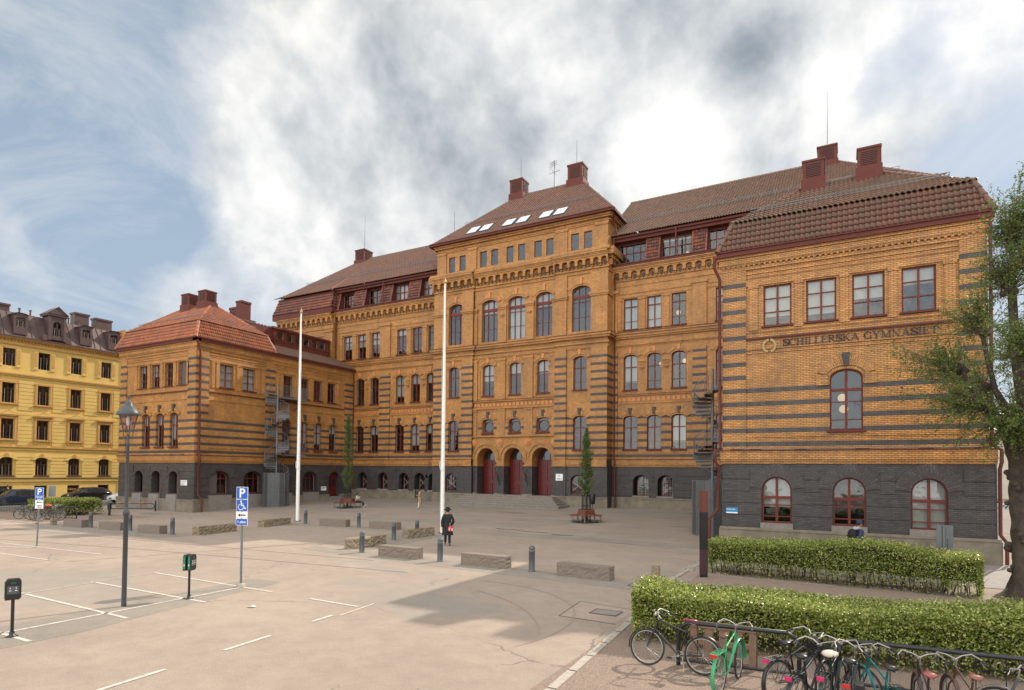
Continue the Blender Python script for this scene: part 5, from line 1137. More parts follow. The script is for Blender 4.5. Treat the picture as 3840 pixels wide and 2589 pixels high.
# ================================================================ ground
def asphalt(nt,N,L,b,base,dirt=True):
    geo=N.new('ShaderNodeNewGeometry'); P=geo.outputs['Position']
    def nz(s,d,r=.6,m_=None):
        x=N.new('ShaderNodeTexNoise'); x.inputs['Scale'].default_value=s; x.inputs['Detail'].default_value=d; x.inputs['Roughness'].default_value=r
        if m_: mp=N.new('ShaderNodeMapping'); mp.inputs['Scale'].default_value=m_; L.new(P,mp.inputs[0]); L.new(mp.outputs[0],x.inputs[0])
        else: L.new(P,x.inputs[0])
        return x.outputs[0]
    def rng(v_,a,b_,c,d):
        r=N.new('ShaderNodeMapRange'); r.inputs[1].default_value=a; r.inputs[2].default_value=b_; r.inputs[3].default_value=c; r.inputs[4].default_value=d; L.new(v_,r.inputs[0]); return r.outputs[0]
    f=rng(nz(.16,9,.7),.3,.7,.82,1.12); g=rng(nz(34,6,.85),.3,.72,.66,1.36); h=rng(nz(1.6,10,.78),.38,.68,1.07,.86)
    k=math_(N,L,'MULTIPLY',math_(N,L,'MULTIPLY',f,g),h)
    s=N.new('ShaderNodeVectorMath'); s.operation='SCALE'; s.inputs[0].default_value=base; L.new(k,s.inputs['Scale']); col=s.outputs[0]
    if dirt:
        # grey asphalt repairs, dark damp streaks towards the school, cracks
        pt=rng(nz(.11,4,.5,(1,1.6,1)),.56,.585,0,.4); col=mixc(N,L,pt,col,(.235,.215,.195))
        s0=rng(nz(.5,9,.72,(.8,1.5,1)),.60,.70,0,.42); col=mixc(N,L,s0,col,(.17,.145,.12)); sp=rng(nz(7,2,.5),.73,.76,0,.5); col=mixc(N,L,sp,col,(.10,.09,.08))
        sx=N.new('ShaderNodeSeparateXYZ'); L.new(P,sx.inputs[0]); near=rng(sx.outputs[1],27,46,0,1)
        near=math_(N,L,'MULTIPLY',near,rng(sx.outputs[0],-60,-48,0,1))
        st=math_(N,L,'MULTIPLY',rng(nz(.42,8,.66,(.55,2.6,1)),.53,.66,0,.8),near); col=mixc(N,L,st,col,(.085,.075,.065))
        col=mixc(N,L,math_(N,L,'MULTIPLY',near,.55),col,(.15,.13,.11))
        v_=N.new('ShaderNodeTexVoronoi'); v_.feature='DISTANCE_TO_EDGE'; v_.inputs['Scale'].default_value=.13
        w_=N.new('ShaderNodeTexNoise'); w_.inputs['Scale'].default_value=.8; w_.inputs['Detail'].default_value=6; L.new(P,w_.inputs[0])
        ad=N.new('ShaderNodeVectorMath'); ad.operation='MULTIPLY_ADD'; L.new(w_.outputs['Color'],ad.inputs[0]); ad.inputs[1].default_value=(1.6,1.6,0); L.new(P,ad.inputs[2]); L.new(ad.outputs[0],v_.inputs[0])
        ck=math_(N,L,'MULTIPLY',math_(N,L,'LESS_THAN',v_.outputs['Distance'],.0035),rng(nz(.3,3),.45,.6,0,.6)); col=mixc(N,L,ck,col,(.09,.08,.07))
    L.new(col,b.inputs['Base Color'])
    bp=N.new('ShaderNodeBump'); bp.inputs['Distance'].default_value=.006; L.new(nz(60,4,.8),bp.inputs['Height']); L.new(bp.outputs[0],b.inputs['Normal'])
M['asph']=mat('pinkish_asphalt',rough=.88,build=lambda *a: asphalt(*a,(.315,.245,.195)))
M['asph2']=mat('grey_asphalt_repair',rough=.9,build=lambda *a: asphalt(*a,(.25,.21,.175),False))
M['asph3']=mat('patched_asphalt',rough=.88,build=lambda *a: asphalt(*a,(.34,.26,.21),False))
M['road']=mat('road_asphalt',rough=.9,build=lambda *a: asphalt(*a,(.13,.125,.12),False))
M['gravel']=mat('red_gravel',(.25,.18,.14),.95,var=.5,vs=30,bump=.02,bs=60)
M['paint']=mat('worn_road_paint',(.50,.45,.39),.8,var=.4,vs=9)
M['kerb']=mat('kerb_stone',(.36,.31,.26),.85,var=.25,vs=6)
def sheet(name,poly,m,dz,kind='structure',nx=1,ny=1,xs=None,ys=None):
    mb=MB(); xs=xs or [poly[0]+(poly[1]-poly[0])*i/nx for i in range(nx+1)]; ys=ys or [poly[2]+(poly[3]-poly[2])*i/ny for i in range(ny+1)]
    mb.grid([[(x,y,G(x,y)+dz) for x in xs] for y in ys],m,False); o=mb.build(name); o['kind']=kind; return o
YS=lambda a,b:[a]+[y for y in [30,34,38,42,46,50,55] if a<y<b]+[b]
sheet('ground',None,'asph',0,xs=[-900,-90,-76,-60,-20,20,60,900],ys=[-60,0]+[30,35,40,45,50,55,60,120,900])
sheet('road',None,'road',.006,xs=[-72.5,-62.5],ys=YS(-30,120))
sheet('pavement',None,'step',.12,xs=[-76,-72.5],ys=YS(-30,120)); mb=MB()
mb.box(-72.5,-72.36,-30,30,-.2,.12,'kerb'); mb.grid([[(x,y,G(x,y)+.12) for x in (-72.5,-72.36)] for y in (30,40,50,60,120)],'kerb',False); mb.grid([[(-72.36,y,G(0,y)+z) for z in (.12,0)] for y in (30,40,50,60,120)],'kerb',False); o=mb.build('kerb'); o['kind']='structure'
def strip(name,pts,w_,m,dz=.008,kind='structure',parent=None):
    mb=MB()
    for (x0,y0,x1,y1) in pts:
        a,b=V((x0,y0,0)),V((x1,y1,0)); d=(b-a).normalized(); nn=V((-d.y,d.x,0))*w_/2
        mb.face([(p.x,p.y,G(p.x,p.y)+dz) for p in (a-nn,b-nn,b+nn,a+nn)],m)
    o=mb.build(name); o['kind']=kind; return o
o=MB(); o.face([(-16.95,2,.004),(-15.0,2,.004),(-15.1,7.4,.004),(-15.5,9.2,.004),(-15.85,11.3,.004),(-16.3,13.9,.004),(-17.7,13.9,.004),(-17.4,10.9,.004)],'asph2'); q=o.build('asphalt_repair'); q['kind']='structure'
o=MB(); o.face([(-13.9,19.3,.004),(-5.4,18.7,.004),(-5.4,19.9,.004),(-11,20.6,.004),(-22.5,21.3,.004),(-22.5,20.2,.004)],'asph2'); q=o.build('asphalt_repair'); q['kind']='structure'
o=MB(); o.face([(-34.5,28.5,.004),(-24,28.8,.004),(-21.9,24.5,.004),(-20.2,21.3,.004),(-19.4,21.6,.004),(-20.1,28.9,.004),(-27,30.6,.008),(-34.5,30,.004)],'asph2'); q=o.build('asphalt_repair'); q['kind']='structure'
o=MB(); o.face([(-46,18.6,.004),(-32,19.3,.004),(-32,20.9,.004),(-45.8,20.6,.004)],'asph2'); q=o.build('asphalt_repair'); q['kind']='structure'
o=MB(); o.face([(-6.5,14.4,.005),(-4.95,14.3,.005),(-5.0,16.0,.005),(-6.7,16.3,.005)],'asph3'); q=o.build('asphalt_repair'); q['kind']='structure'
for a,b,x0,x1 in ((30.5,31.7,-20,-6),(34.5,35.6,-33,-17)):
    sheet('asphalt_repair',None,'asph2',.006,xs=[x0,x1],ys=YS(a,b))
M['seam']=mat('dark_asphalt_seam',(.10,.085,.075),.95)
strip('asphalt_seam',[(-28,16.2,-14,17.6),(-42,14.0,-28,16.2),(-48,17.2,-26,18.6),(-26,18.6,-17,19.2),(-20,33.4,-5.6,30.6),(-20,32.4,-7,29.9),(-6.5,14.4,-4.95,14.3),(-6.7,16.3,-6.5,14.4),(-6.7,16.3,-4.9,16.0)],.035,'seam',.0075)
strip('parking_line',[(-36.2,13.98,-28.0,14.38),(-36.5,12.6,-32.75,13.9),(-36,12.15,-27.9,12.4),(-28.2,11.35,-27.9,12.75),(-21.3,8.75,-15.55,8.62),(-21.5,10.77,-15.6,10.74),(-21.7,12.84,-15.2,12.66),(-21.1,6.4,-15.2,6.44),(-16.45,5.6,-16.62,12.7),(-13.5,12.56,-11.6,12.5),(-11.42,10.7,-11.48,11.45),(-11.13,8.1,-11.25,9.35),(-10.9,5.6,-11.0,6.8)],.1,'paint',.0095)
strip('parking_line',[(-20.95,8.0,-21.7,13.6),(-11.3,11.5,-11.5,13)],.06,'paint',.0095)
sheet('gravel_area',None,'gravel',.012,xs=[-4.72,40],ys=[-30,12,22.9])
o=MB(); k=[(-4.35,-10),(-4.42,9.46),(-4.8,15.67),(-5.0,17.6),(-5.43,19.2),(-5.35,22),(-5.3,26.6),(-5.3,30.6)]
for (x0,y0),(x1,y1) in zip(k,k[1:]):
    n_=max(1,int(math.hypot(x1-x0,y1-y0)/.95))
    for i in range(n_):
        a=V((x0,y0,0)).lerp(V((x1,y1,0)),(i+.02)/n_); b=V((x0,y0,0)).lerp(V((x1,y1,0)),(i+.98)/n_)
        o.face([(a.x-.07,a.y,.03),(b.x-.07,b.y,.03),(b.x+.1,b.y,.03),(a.x+.1,a.y,.03)],'kerb'); o.face([(a.x-.07,a.y,0),(b.x-.07,b.y,0),(b.x-.07,b.y,.03),(a.x-.07,a.y,.03)],'kerb'); o.face([(a.x+.1,a.y,0),(b.x+.1,b.y,0),(b.x+.1,b.y,.03),(a.x+.1,a.y,.03)],'kerb')
q=o.build('kerb'); q['kind']='structure'
sheet('pavement',None,'step',.016,xs=[-5.2,60],ys=[25.3,30,31.4])
o=MB()
for i in range(9):
    for j in range(5): x=-5.6+i*.17+j*.08; y=23.6+j*.62+(i%2)*.3-i*.02; o.box(x,x+.14,y,y+.55,0,.02+.008*((i*j)%3),'kerb')
q=o.build('cobbles'); q['kind']='structure'
for i,(x,y,w1,w2_) in enumerate([(-19.3,33.0,1.6,.9),(-17.2,32.6,1.5,.6),(-15,32.0,1.2,.6),(-12.7,31.3,1.6,.7),(-5.95,15.05,.75,.6),(-50.6,29,1.4,.8),(-6.3,19.35,.8,.5)]):
    o=MB(); z=G(x,y)+.014; o.face([(x,y,z),(x+w1,y+.1,z),(x+w1,y+w2_,z),(x,y+w2_,z)],'asph2');
    for a,b,c,d in ((x,y,x+w1,y+.04),(x,y+w2_-.04,x+w1,y+w2_),(x,y,x+.04,y+w2_),(x+w1-.04,y,x+w1,y+w2_)): o.face([(a,b,z+.004),(c,b,z+.004),(c,d,z+.004),(a,d,z+.004)],'seam')
    q=o.build('manhole_cover'); q['kind']='structure'
sheet('gravel_area',None,'gravel',.011,xs=[-62,-46.5],ys=[19.9,27.2])
o=MB(); o.box(-46.6,-46.45,17.5,25,-.1,.05,'kerb'); o.box(-60,-46.45,19.8,19.95,-.1,.05,'kerb'); q=o.build('kerb'); q['kind']='structure'
# ================================================================ foliage helpers
def leafmat(name,c1,c2,c3,rough=.35):
    def bd(nt,N,L,b):
        geo=N.new('ShaderNodeNewGeometry'); r=N.new('ShaderNodeValToRGB'); e=r.color_ramp.elements; e[0].color=(*c1,1); e[1].color=(*c3,1); q=e.new(.5); q.color=(*c2,1)
        if 'hedge' in name: q=e.new(.035); q.color=(*c1,1); e[0].color=(.16,.085,.03,1)
        L.new(geo.outputs['Random Per Island'],r.inputs[0]); L.new(r.outputs[0],b.inputs['Base Color'])
        tr=N.new('ShaderNodeBsdfTranslucent'); L.new(r.outputs[0],tr.inputs[0]); mx=N.new('ShaderNodeMixShader'); mx.inputs[0].default_value=.35
        o=[x for x in N if x.type=='OUTPUT_MATERIAL'][0]; L.new(b.outputs[0],mx.inputs[1]); L.new(tr.outputs[0],mx.inputs[2]); L.new(mx.outputs[0],o.inputs[0])
    return mat(name,rough=rough,build=bd)
M['hedgeleaf']=leafmat('hedge_leaf',(.09,.13,.02),(.25,.31,.055),(.60,.60,.20),.22); M['limeleaf']=leafmat('linden_leaf',(.06,.11,.018),(.115,.18,.03),(.22,.28,.06),.5)
M['colleaf']=leafmat('hornbeam_leaf',(.05,.10,.02),(.10,.17,.035),(.20,.22,.06),.5); M['bark']=mat('bark',(.06,.043,.032),.9,var=.5,vs=5,bump=.03,bs=9); M['twig']=mat('twig_bark',(.13,.085,.06),.8,var=.3)
def leaves(name,pts,size,m,parent,flat=None,jit=.35):
    vs=[];fs=[]
    for p in pts:
        a=V((random.gauss(0,1),random.gauss(0,1),random.gauss(0,1))).normalized()
        if flat and random.random()<flat: a=(a*.6+V((0,0,1))).normalized()
        b=a.orthogonal().normalized(); an=random.random()*6.28; c=a.cross(b); t=b*cos(an)+c*sin(an); q=a.cross(t)
        s=size*random.uniform(1-jit,1+jit); i=len(vs); up=a*s*.18
        vs+= [tuple(p-t*s*.6),tuple(p+q*s*.38+up),tuple(p+t*s*.6),tuple(p-q*s*.38+up)]; fs.append((i,i+1,i+2,i+3))
    me=bpy.data.meshes.new(name); me.from_pydata(vs,[],fs); me.materials.append(M[m]); o=bpy.data.objects.new(name,me); C.objects.link(o)
    if parent: o.parent=parent
    return o
def hedge(label,corners,h,z0,nd,size=.05,group='clipped beech hedges'):
    # corners: four ground points; leaves fill a shell of the clipped volume
    t=thing('hedge',label,'hedge',group=group); c=[V((x,y,0)) for x,y in corners]
    L_=((c[1]-c[0]).length+(c[2]-c[3]).length)/2; W_=((c[3]-c[0]).length); P=lambda u,v,z: c[0].lerp(c[1],u).lerp(c[3].lerp(c[2],u),v)+V((0,0,z0+z))
    bump=[(random.random()*L_,random.uniform(.5,1.6),random.uniform(-.09,.09)) for _ in range(int(L_*2.2))]
    def hh(u): return h+sum(a*math.exp(-((u*L_-x)/w_)**2) for x,w_,a in bump)
    pts=[]; n=int(nd*(L_*W_+2*h*(L_+W_)))
    for _ in range(n):
        r=random.random(); u,v=random.random(),random.random(); top=hh(u); dp=abs(random.gauss(0,.07))
        A=L_*W_; B=L_*h
        k=random.random()*(A+2*B+2*W_*h)
        if k<A: z=top-dp+.02*sin(u*40); 
        else:
            z=h*(random.random()**.75)
            if k<A+2*B: v=dp/W_ if k<A+B else 1-dp/W_; v+=.08*sin(u*L_*2.1+z*3)/W_
            else: u=dp/L_ if k<A+2*B+W_*h else 1-dp/L_
            if z<.35 and random.random()<.55: continue
        e=min(u*L_,(1-u)*L_,v*W_,(1-v)*W_)
        if z>top-.12 and e<.12: z-=random.random()*.1
        pts.append(P(u,v,z))
    for _ in range(int(n*.12)): u=random.random(); pts.append(P(u,random.random(),hh(u)+random.random()**2*.14))
    leaves('foliage',pts,size,'hedgeleaf',t,.35)
    tw=MB(); 
    for _ in range(int(L_*16)):
        u,v=random.random(),random.uniform(.12,.88); a=P(u,v,0); b=P(min(max(u+random.gauss(0,.02),0),1),min(max(v+random.gauss(0,.15),.05),.95),h*random.uniform(.75,.97)); tw.tube([a,a.lerp(b,.5)+V((random.gauss(0,.04),random.gauss(0,.04),0)),b],[.016,.012,.005],'bark',4,False)
        if random.random()<.7:
            m_=a.lerp(b,.4); tw.tube([m_,m_+V((random.gauss(0,.25),random.gauss(0,.25),.3))],[.008,.003],'bark',3,False)
    tw.build('stems',t)
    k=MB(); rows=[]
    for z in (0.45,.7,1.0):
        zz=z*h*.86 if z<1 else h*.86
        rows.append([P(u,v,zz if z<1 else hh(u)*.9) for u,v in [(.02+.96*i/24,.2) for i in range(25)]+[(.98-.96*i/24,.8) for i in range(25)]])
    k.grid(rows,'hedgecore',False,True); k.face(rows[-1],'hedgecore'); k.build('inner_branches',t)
    return t
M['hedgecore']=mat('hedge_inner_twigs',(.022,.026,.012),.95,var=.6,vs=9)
hedge('long clipped green hedge on the pavement below the right wing',[(-4.6,23.35),(3.6,22.75),(3.75,24.2),(-4.5,24.75)],1.24,.0,1250,.048)
hedge('nearest clipped green hedge behind the bicycle racks',[(-4.15,13.0),(5.5,14.3),(5.3,15.8),(-4.3,14.6)],1.12,.0,2300,.044)
hedge('clipped hedge at the street corner behind the left bicycles',[(-58.2,24.2),(-52,24.0),(-52.1,26.8),(-59,27.0)],1.15,.0,300,.09)
# ---- pollarded linden on the right
tr=thing('linden_tree','old pollarded linden with knobbly trunk and fresh green shoots at the right edge','tree',(4.85,23.6,0))
mb=MB(); rows=[]; pr=[(0,.85),(.15,.66),(.5,.55),(1.1,.5),(1.7,.47),(2.1,.5),(2.5,.45),(3.2,.44),(3.8,.45),(4.3,.44),(4.8,.5),(5.2,.62),(5.5,.5),(5.8,.2)]
ph=[random.random()*6 for _ in range(20)]
for i in range(58):
    z=5.8*i/57; r=next((a[1]+(b[1]-a[1])*(z-a[0])/(b[0]-a[0]) for a,b in zip(pr,pr[1:]) if a[0]<=z<=b[0]),.2)
    row=[]
    for k in range(26):
        a=2*pi*k/26; q=1+.10*sin(3*a+ph[0]+z*.8)+.06*sin(7*a+ph[1]-z*1.5)+.045*sin(4*z+ph[2]+2*a)+.035*sin(13*a+z*9)
        if z<.5: q+=.22*(.5-z)/.5*max(0,sin(5*a+ph[3]))
        row.append((r*q*cos(a)+.05*sin(z),r*q*sin(a),z))
    rows.append(row)
mb.grid(rows,'bark',True,True)
for a,z,r in ((2.6,.35,.16),(3.4,.9,.14),(2.9,1.55,.2),(3.6,2.2,.13),(3.1,2.9,.15),(2.8,3.8,.17),(4.2,1.9,.15),(5,1.0,.16),(3.9,3.4,.14)): 
    for _ in range(4): mb.ball((.47*cos(a)+random.gauss(0,.05),.47*sin(a)+random.gauss(0,.05),z+random.gauss(0,.07)),r*.62,'bark',9,(1,1,.9))
trunk=mb.build('trunk',tr)
knobs=[]; lm=MB()
for i,(dx,dy,dz) in enumerate([(-1.15,-.3,6.0),(-1.6,.2,7.1),(-1.1,.1,8.2),(-.5,-.4,9.3),(.2,.2,10.0),(.9,-.2,9.2),(1.6,.3,8.2),(1.8,-.5,7.0),(1.3,.5,6.1),(-.2,-1.2,7.2),(.2,1.3,7.6),(-.35,.1,10.9),(.5,.2,11.4),(-.4,-.5,5.6),(.5,-.6,5.7),(-.9,.9,6.6)]):
    k=V((dx,dy,dz)); b=V((dx*.15,dy*.15,5.0)); m_=b.lerp(k,.5)+V((dx*.15,dy*.1,-.2)); lm.tube([b,m_,k],[.15,.085,.06],'bark',8); knobs.append(k)
    for _ in range(5): lm.ball(k+V((random.gauss(0,.07),random.gauss(0,.07),random.gauss(0,.07))),.12,'bark',8)
lm.build('limbs',trunk)
tw=MB(); pts=[]
for k in knobs:
    out=V((k.x,k.y,(k.z-6.3)*.9)).normalized() if V((k.x,k.y,0)).length>.3 else V((0,0,1))
    for _ in range(58 if k.x<-.7 else 100):
        d=(out*1.0+V((random.gauss(0,.62),random.gauss(0,.62),random.gauss(.12,.6)))).normalized(); l=random.uniform(.9,2.7)*(.85 if d.z<0 else 1)
        if d.x<0 and k.z+d.z*l>8.0: l*=.6
        if k.z>10.5 and d.z<.3: l*=.7
        if k.z+d.z*l<4.1: l*=.6
        c=[k.copy()]; p=k.copy()
        for s in range(6): d=(d+V((random.gauss(0,.07),random.gauss(0,.07),.035))).normalized(); p=p+d*l/6; c.append(p.copy())
        tw.tube(c,[.016,.013,.011,.009,.007,.005,.003],'twig',3,False)
        for s in range(2,7):
            if random.random()<.5:
                e=c[s]+V((random.gauss(0,.25),random.gauss(0,.25),random.gauss(.1,.2))); tw.tube([c[s],e],[.006,.002],'twig',3,False)
                for _2 in range(9): pts.append(c[s].lerp(e,random.uniform(.3,1.05))+V((random.gauss(0,.03),random.gauss(0,.03),random.gauss(0,.03))))
        for _2 in range(int(l*25)):
            t=random.uniform(.25,1.0)*6; s=min(int(t),5); pts.append(c[s].lerp(c[s+1],t-s)+V((random.gauss(0,.045),random.gauss(0,.045),random.gauss(-.02,.045))))
cr2=tw.build('crown',tr); leaves('leaves',pts,.052,'limeleaf',cr2,.2)
# ---- columnar trees with guards and ring benches
def column_tree(x,y,h,zc,r,label):
    g=G(x,y); t=thing('columnar_tree',label,'tree',(x,y,g),group='slender trees inside the ring benches'); mb=MB()
    mb.tube([(0,0,0),(.03,0,zc),(0,.02,h*.6),(0,0,h-.3)],[.07,.06,.04,.01],'bark',8); tk=mb.build('trunk',t); tw=MB(); pts=[]
    for i in range(300):
        f=random.random()**.9; z=zc-.35+(h-zc+.35)*f; rr=r*min(1,(f*5.5)+.15)*(1-f**3)*(1+.2*sin(f*19+x)+.14*sin(f*41))*random.uniform(.75,1.2); a=random.random()*6.28
        b=V((0,0,max(z-.45,zc*.8))); e=V((rr*cos(a),rr*sin(a),z)); tw.tube([b,b.lerp(e,.5)+V((0,0,.04)),e],[.012,.008,.003],'bark',3,False)
        for _ in range(17): q=b.lerp(e,random.uniform(.45,1.12)); pts.append(q+V((random.gauss(0,.05),random.gauss(0,.05),random.gauss(0,.08))))
    c=tw.build('crown',t); leaves('leaves',pts,.075,'colleaf',c)
    gd=thing('tree_guard','black iron bar guard round the '+('right' if x>-20 else 'left')+' slender tree','tree guard',(x,y,g),group='tree guards'); k=MB()
    for i in range(12): a=2*pi*i/12; k.tube([(.3*cos(a),.3*sin(a),0),(.3*cos(a),.3*sin(a),1.85)],.017,'black',5)
    for z in (.15,1.1,1.75): k.tube([(.3*cos(2*pi*i/12),.3*sin(2*pi*i/12),z) for i in range(13)],.015,'black',5,False)
    k.build('bars',gd)
    b=thing('ring_bench','red-brown slatted ring bench round the '+('right' if x>-20 else 'left')+' slender tree','bench',(x,y,g),.3,group='ring benches')
    for i in range(6):
        a0=2*pi*i/6; A=Matrix.Rotation(a0,4,'Z'); s=MB()
        for q in range(4):
            r0=.62+q*.115; w0=r0*.577-.015; w1=(r0+.1)*.577-.015; c4_=[(r0,-w0),(r0+.1,-w1),(r0+.1,w1),(r0,w0)]
            for z in (.44,.475): s.face([A@V((*p,z)) for p in c4_],'wood')
            for p,q_ in zip(c4_,c4_[1:]+c4_[:1]): s.face([A@V((*p,.44)),A@V((*q_,.44)),A@V((*q_,.475)),A@V((*p,.475))],'wood')
        s.build('seat',b); s=MB()
        for q in range(3): s.box(.56-.03*q,.59-.03*q,-.31,.31,.52+q*.115,.62+q*.115,'wood',A)
        s.build('backrest',b); s=MB()
        B=Matrix.Rotation(a0+pi/6,4,'Z')
        s.tube([B@V((1.12,0,0)),B@V((1.12,0,.43)),B@V((.62,0,.43)),B@V((.5,0,.85))],.025,'galv',6); s.tube([B@V((.66,0,0)),B@V((.66,0,.43))],.025,'galv',6); s.tube([B@V((1.12,0,.1)),B@V((.66,0,.1))],.018,'galv',5); s.build('leg',b)
    q=MB(); z=.012; q.face([(x+.95*cos(2*pi*i/24),y+.95*sin(2*pi*i/24),g+z) for i in range(24)],'seam'); o=q.build('tree_grate'); o['kind']='structure'
column_tree(-15.6,38.9,6.35,2.15,.44,'slender green columnar tree in front of the right entrance bay')
column_tree(-38.9,40.3,8.35,2.0,.5,'taller slender green columnar tree near the left wing corner')
# ================================================================ street furniture
M['lampgrey']=mat('dark_grey_cast_iron',(.05,.055,.062),.45,var=.1)
lp=thing('street_lamp','tall grey cast iron street lamp with four-sided lantern on the car park','street lamp',(-16.96,9.31,0),.5)
mb=MB(); mb.lathe([(.062,0),(.058,2.42),(.075,2.44),(.088,2.5),(.07,2.56),(.05,2.62),(.047,2.7),(.036,4.3),(.048,4.32),(.048,4.4),(.035,4.44),(.035,4.62)],'lampgrey',20); mb.build('post',lp)
mb=MB(); 
for i in range(4):
    a=pi/4+i*pi/2
    for f,z0,z1,r0,r1 in ((1,4.72,5.15,.12,.215),): mb.tube([(r0*cos(a),r0*sin(a),z0),(r1*cos(a),r1*sin(a),z1)],.014,'lampgrey',5)
    b=a+pi/2
    for r_,z in ((.12,4.72),(.215,5.15)): mb.tube([(r_*cos(a),r_*sin(a),z),(r_*cos(b),r_*sin(b),z)],.014,'lampgrey',5)
    mb.tube([(.045*cos(a),.045*sin(a),4.5),(.11*cos(a),.11*sin(a),4.58),(.12*cos(a),.12*sin(a),4.72)],.012,'lampgrey',5)
mb.build('lantern_frame',lp); mb=MB()
for i in range(4):
    a=pi/4+i*pi/2; b=a+pi/2; mb.face([(.118*cos(a),.118*sin(a),4.72),(.118*cos(b),.118*sin(b),4.72),(.213*cos(b),.213*sin(b),5.15),(.213*cos(a),.213*sin(a),5.15)],'lampglass')
mb.build('lantern_glass',lp); mb=MB(); mb.lathe([(.285,5.13),(.295,5.16),(.25,5.24),(.165,5.35),(.1,5.41),(.1,5.45),(.07,5.49),(.03,5.52),(.02,5.58),(.035,5.61),(.001,5.68)],'lampgrey',20); mb.build('lamp_hood',lp)
mb=MB(); mb.lathe([(.03,4.85),(.055,4.9),(.055,5.05),(.03,5.1)],'white',10); mb.build('bulb',lp)
def flagpole(x,y,h,label):
    g=G(x,y); t=thing('flagpole',label,'flagpole',(x,y,g),group='white flagpoles'); mb=MB(); mb.lathe([(.125,0),(.12,4),(.1,8),(.065,12),(.045,h)],'white',14); mb.build('pole',t)
    mb=MB(); mb.lathe([(.04,h),(.10,h+.03),(.11,h+.1),(.05,h+.18),(.02,h+.3),(.001,h+.42)],'gold',12); mb.build('finial',t)
    mb=MB(); 
    for i in range(6): a=i*pi/3; mb.tube([(.12*cos(a),.12*sin(a),.02),(.24*cos(a),.24*sin(a),.05)],.02,'grey',5)
    mb.lathe([(.2,0),(.2,.03)],'grey',12); mb.build('base_plate',t)
    mb=MB(); mb.tube([(-.14,-.05,1.2),(-.135,-.05,5),(-.13,-.04,10),(-.07,-.02,h-.1)],.008,'white',4); mb.tube([(-.15,-.08,4.3),(-.17,-.08,4.0),(-.05,-.15,3.75),(.1,-.12,3.8),(.12,-.1,4.0)],.02,'white',5); mb.build('halyard',t)
flagpole(-34.45,30.75,15.0,'white flagpole with gilt tip near the left wing'); flagpole(-21.1,29.75,15.0,'white flagpole with gilt tip behind the man in black')
BG=[(-40.98,20.4,'leftmost bollard, beside the small rough block at the hedge'),(-37.16,20.64,'bollard just behind the street lamp'),(-33.05,20.66,'bollard left of the disabled parking sign'),(-32.6,29.8,'bollard beside the left flagpole'),(-27.7,29.76,'bollard in front of the left ring bench'),(-21.1,25.34,'bollard before the end of the middle granite block'),(-21.0,27.2,'bollard behind the rough granite block near the man'),(-19.15,20.8,'bollard in front of the rough yellowish block'),(-14.6,20.46,'bollard at the feet of the man in black'),(-10.25,20.2,'rightmost bollard between two long granite blocks')]
b0=None
for x,y,l in BG:
    if b0 is None:
        b0=thing('bollard','','bollard',group='grey iron bollards'); mb=MB(); mb.lathe([(.12,0),(.12,.05),(.105,.06),(.105,.72),(.118,.73),(.118,.78),(.095,.8),(.095,.845)],'grey',18); 
        for i in range(8): a=i*pi/4; mb.tube([(.106*cos(a),.106*sin(a),.08),(.106*cos(a),.106*sin(a),.7)],.012,'grey',4)
        mb.build('post',b0); mb=MB(); mb.lathe([(.118,.845),(.12,.86),(.112,.9),(.09,.94),(.05,.968),(.001,.975)],'grey',18); mb.build('cap',b0); o=b0
    else: o=copy_tree(b0)
    o.location=(x,y,G(x,y)); o['label']='grey round '+l
def block(name,p,q,w_,h,label,m='granite',rough=.02):
    a,b=V((*p,0)),V((*q,0)); d=b-a; l=d.length; nx,ny,nz=max(4,int(l/.12)),5,6; me=bpy.data.meshes.new(name); bm=bmesh.new()
    r=random.Random(hash(label)%999 if 0 else len(label)*7+int(l*100)); vm={}
    def vv(i,j,k):
        if (i,j,k) not in vm:
            e=(i in(0,nx))+(j in(0,ny))+(k in(0,nz)); s=rough*(.35 if e>1 else 1)*(.25 if k==nz else 1)
            vm[i,j,k]=bm.verts.new((l*i/nx-l/2+(r.uniform(-s,s) if e else 0),w_*(j/ny-.5)+r.uniform(-s,s),h*k/nz+r.uniform(-s,s)*.6*(k>0)))
        return vm[i,j,k]
    for i in range(nx):
        for j in range(ny):
            for k in (0,nz): bm.faces.new((vv(i,j,k),vv(i+1,j,k),vv(i+1,j+1,k),vv(i,j+1,k)))
        for k in range(nz):
            for j in (0,ny): bm.faces.new((vv(i,j,k),vv(i+1,j,k),vv(i+1,j,k+1),vv(i,j,k+1)))
    for j in range(ny):
        for k in range(nz):
            for i in (0,nx): bm.faces.new((vv(i,j,k),vv(i,j+1,k),vv(i,j+1,k+1),vv(i,j,k+1)))
    bmesh.ops.recalc_face_normals(bm,faces=bm.faces); bm.to_mesh(me); bm.free(); me.materials.append(M[m]); o=bpy.data.objects.new(name,me); C.objects.link(o)
    c=(a+b)/2; n_=V((-d.y,d.x,0)).normalized()*w_/2; n_=n_ if n_.y>0 else -n_; c+=n_; o.location=(c.x,c.y,G(c.x,c.y)-.01); o.rotation_euler=(0,0,math.atan2(d.y,d.x)); tag(o,label,'granite block','low granite blocks'); return o
M['granite2']=mat('rough_yellow_granite',(.25,.195,.135),.85,var=.35,vs=20,bump=.05,bs=8)
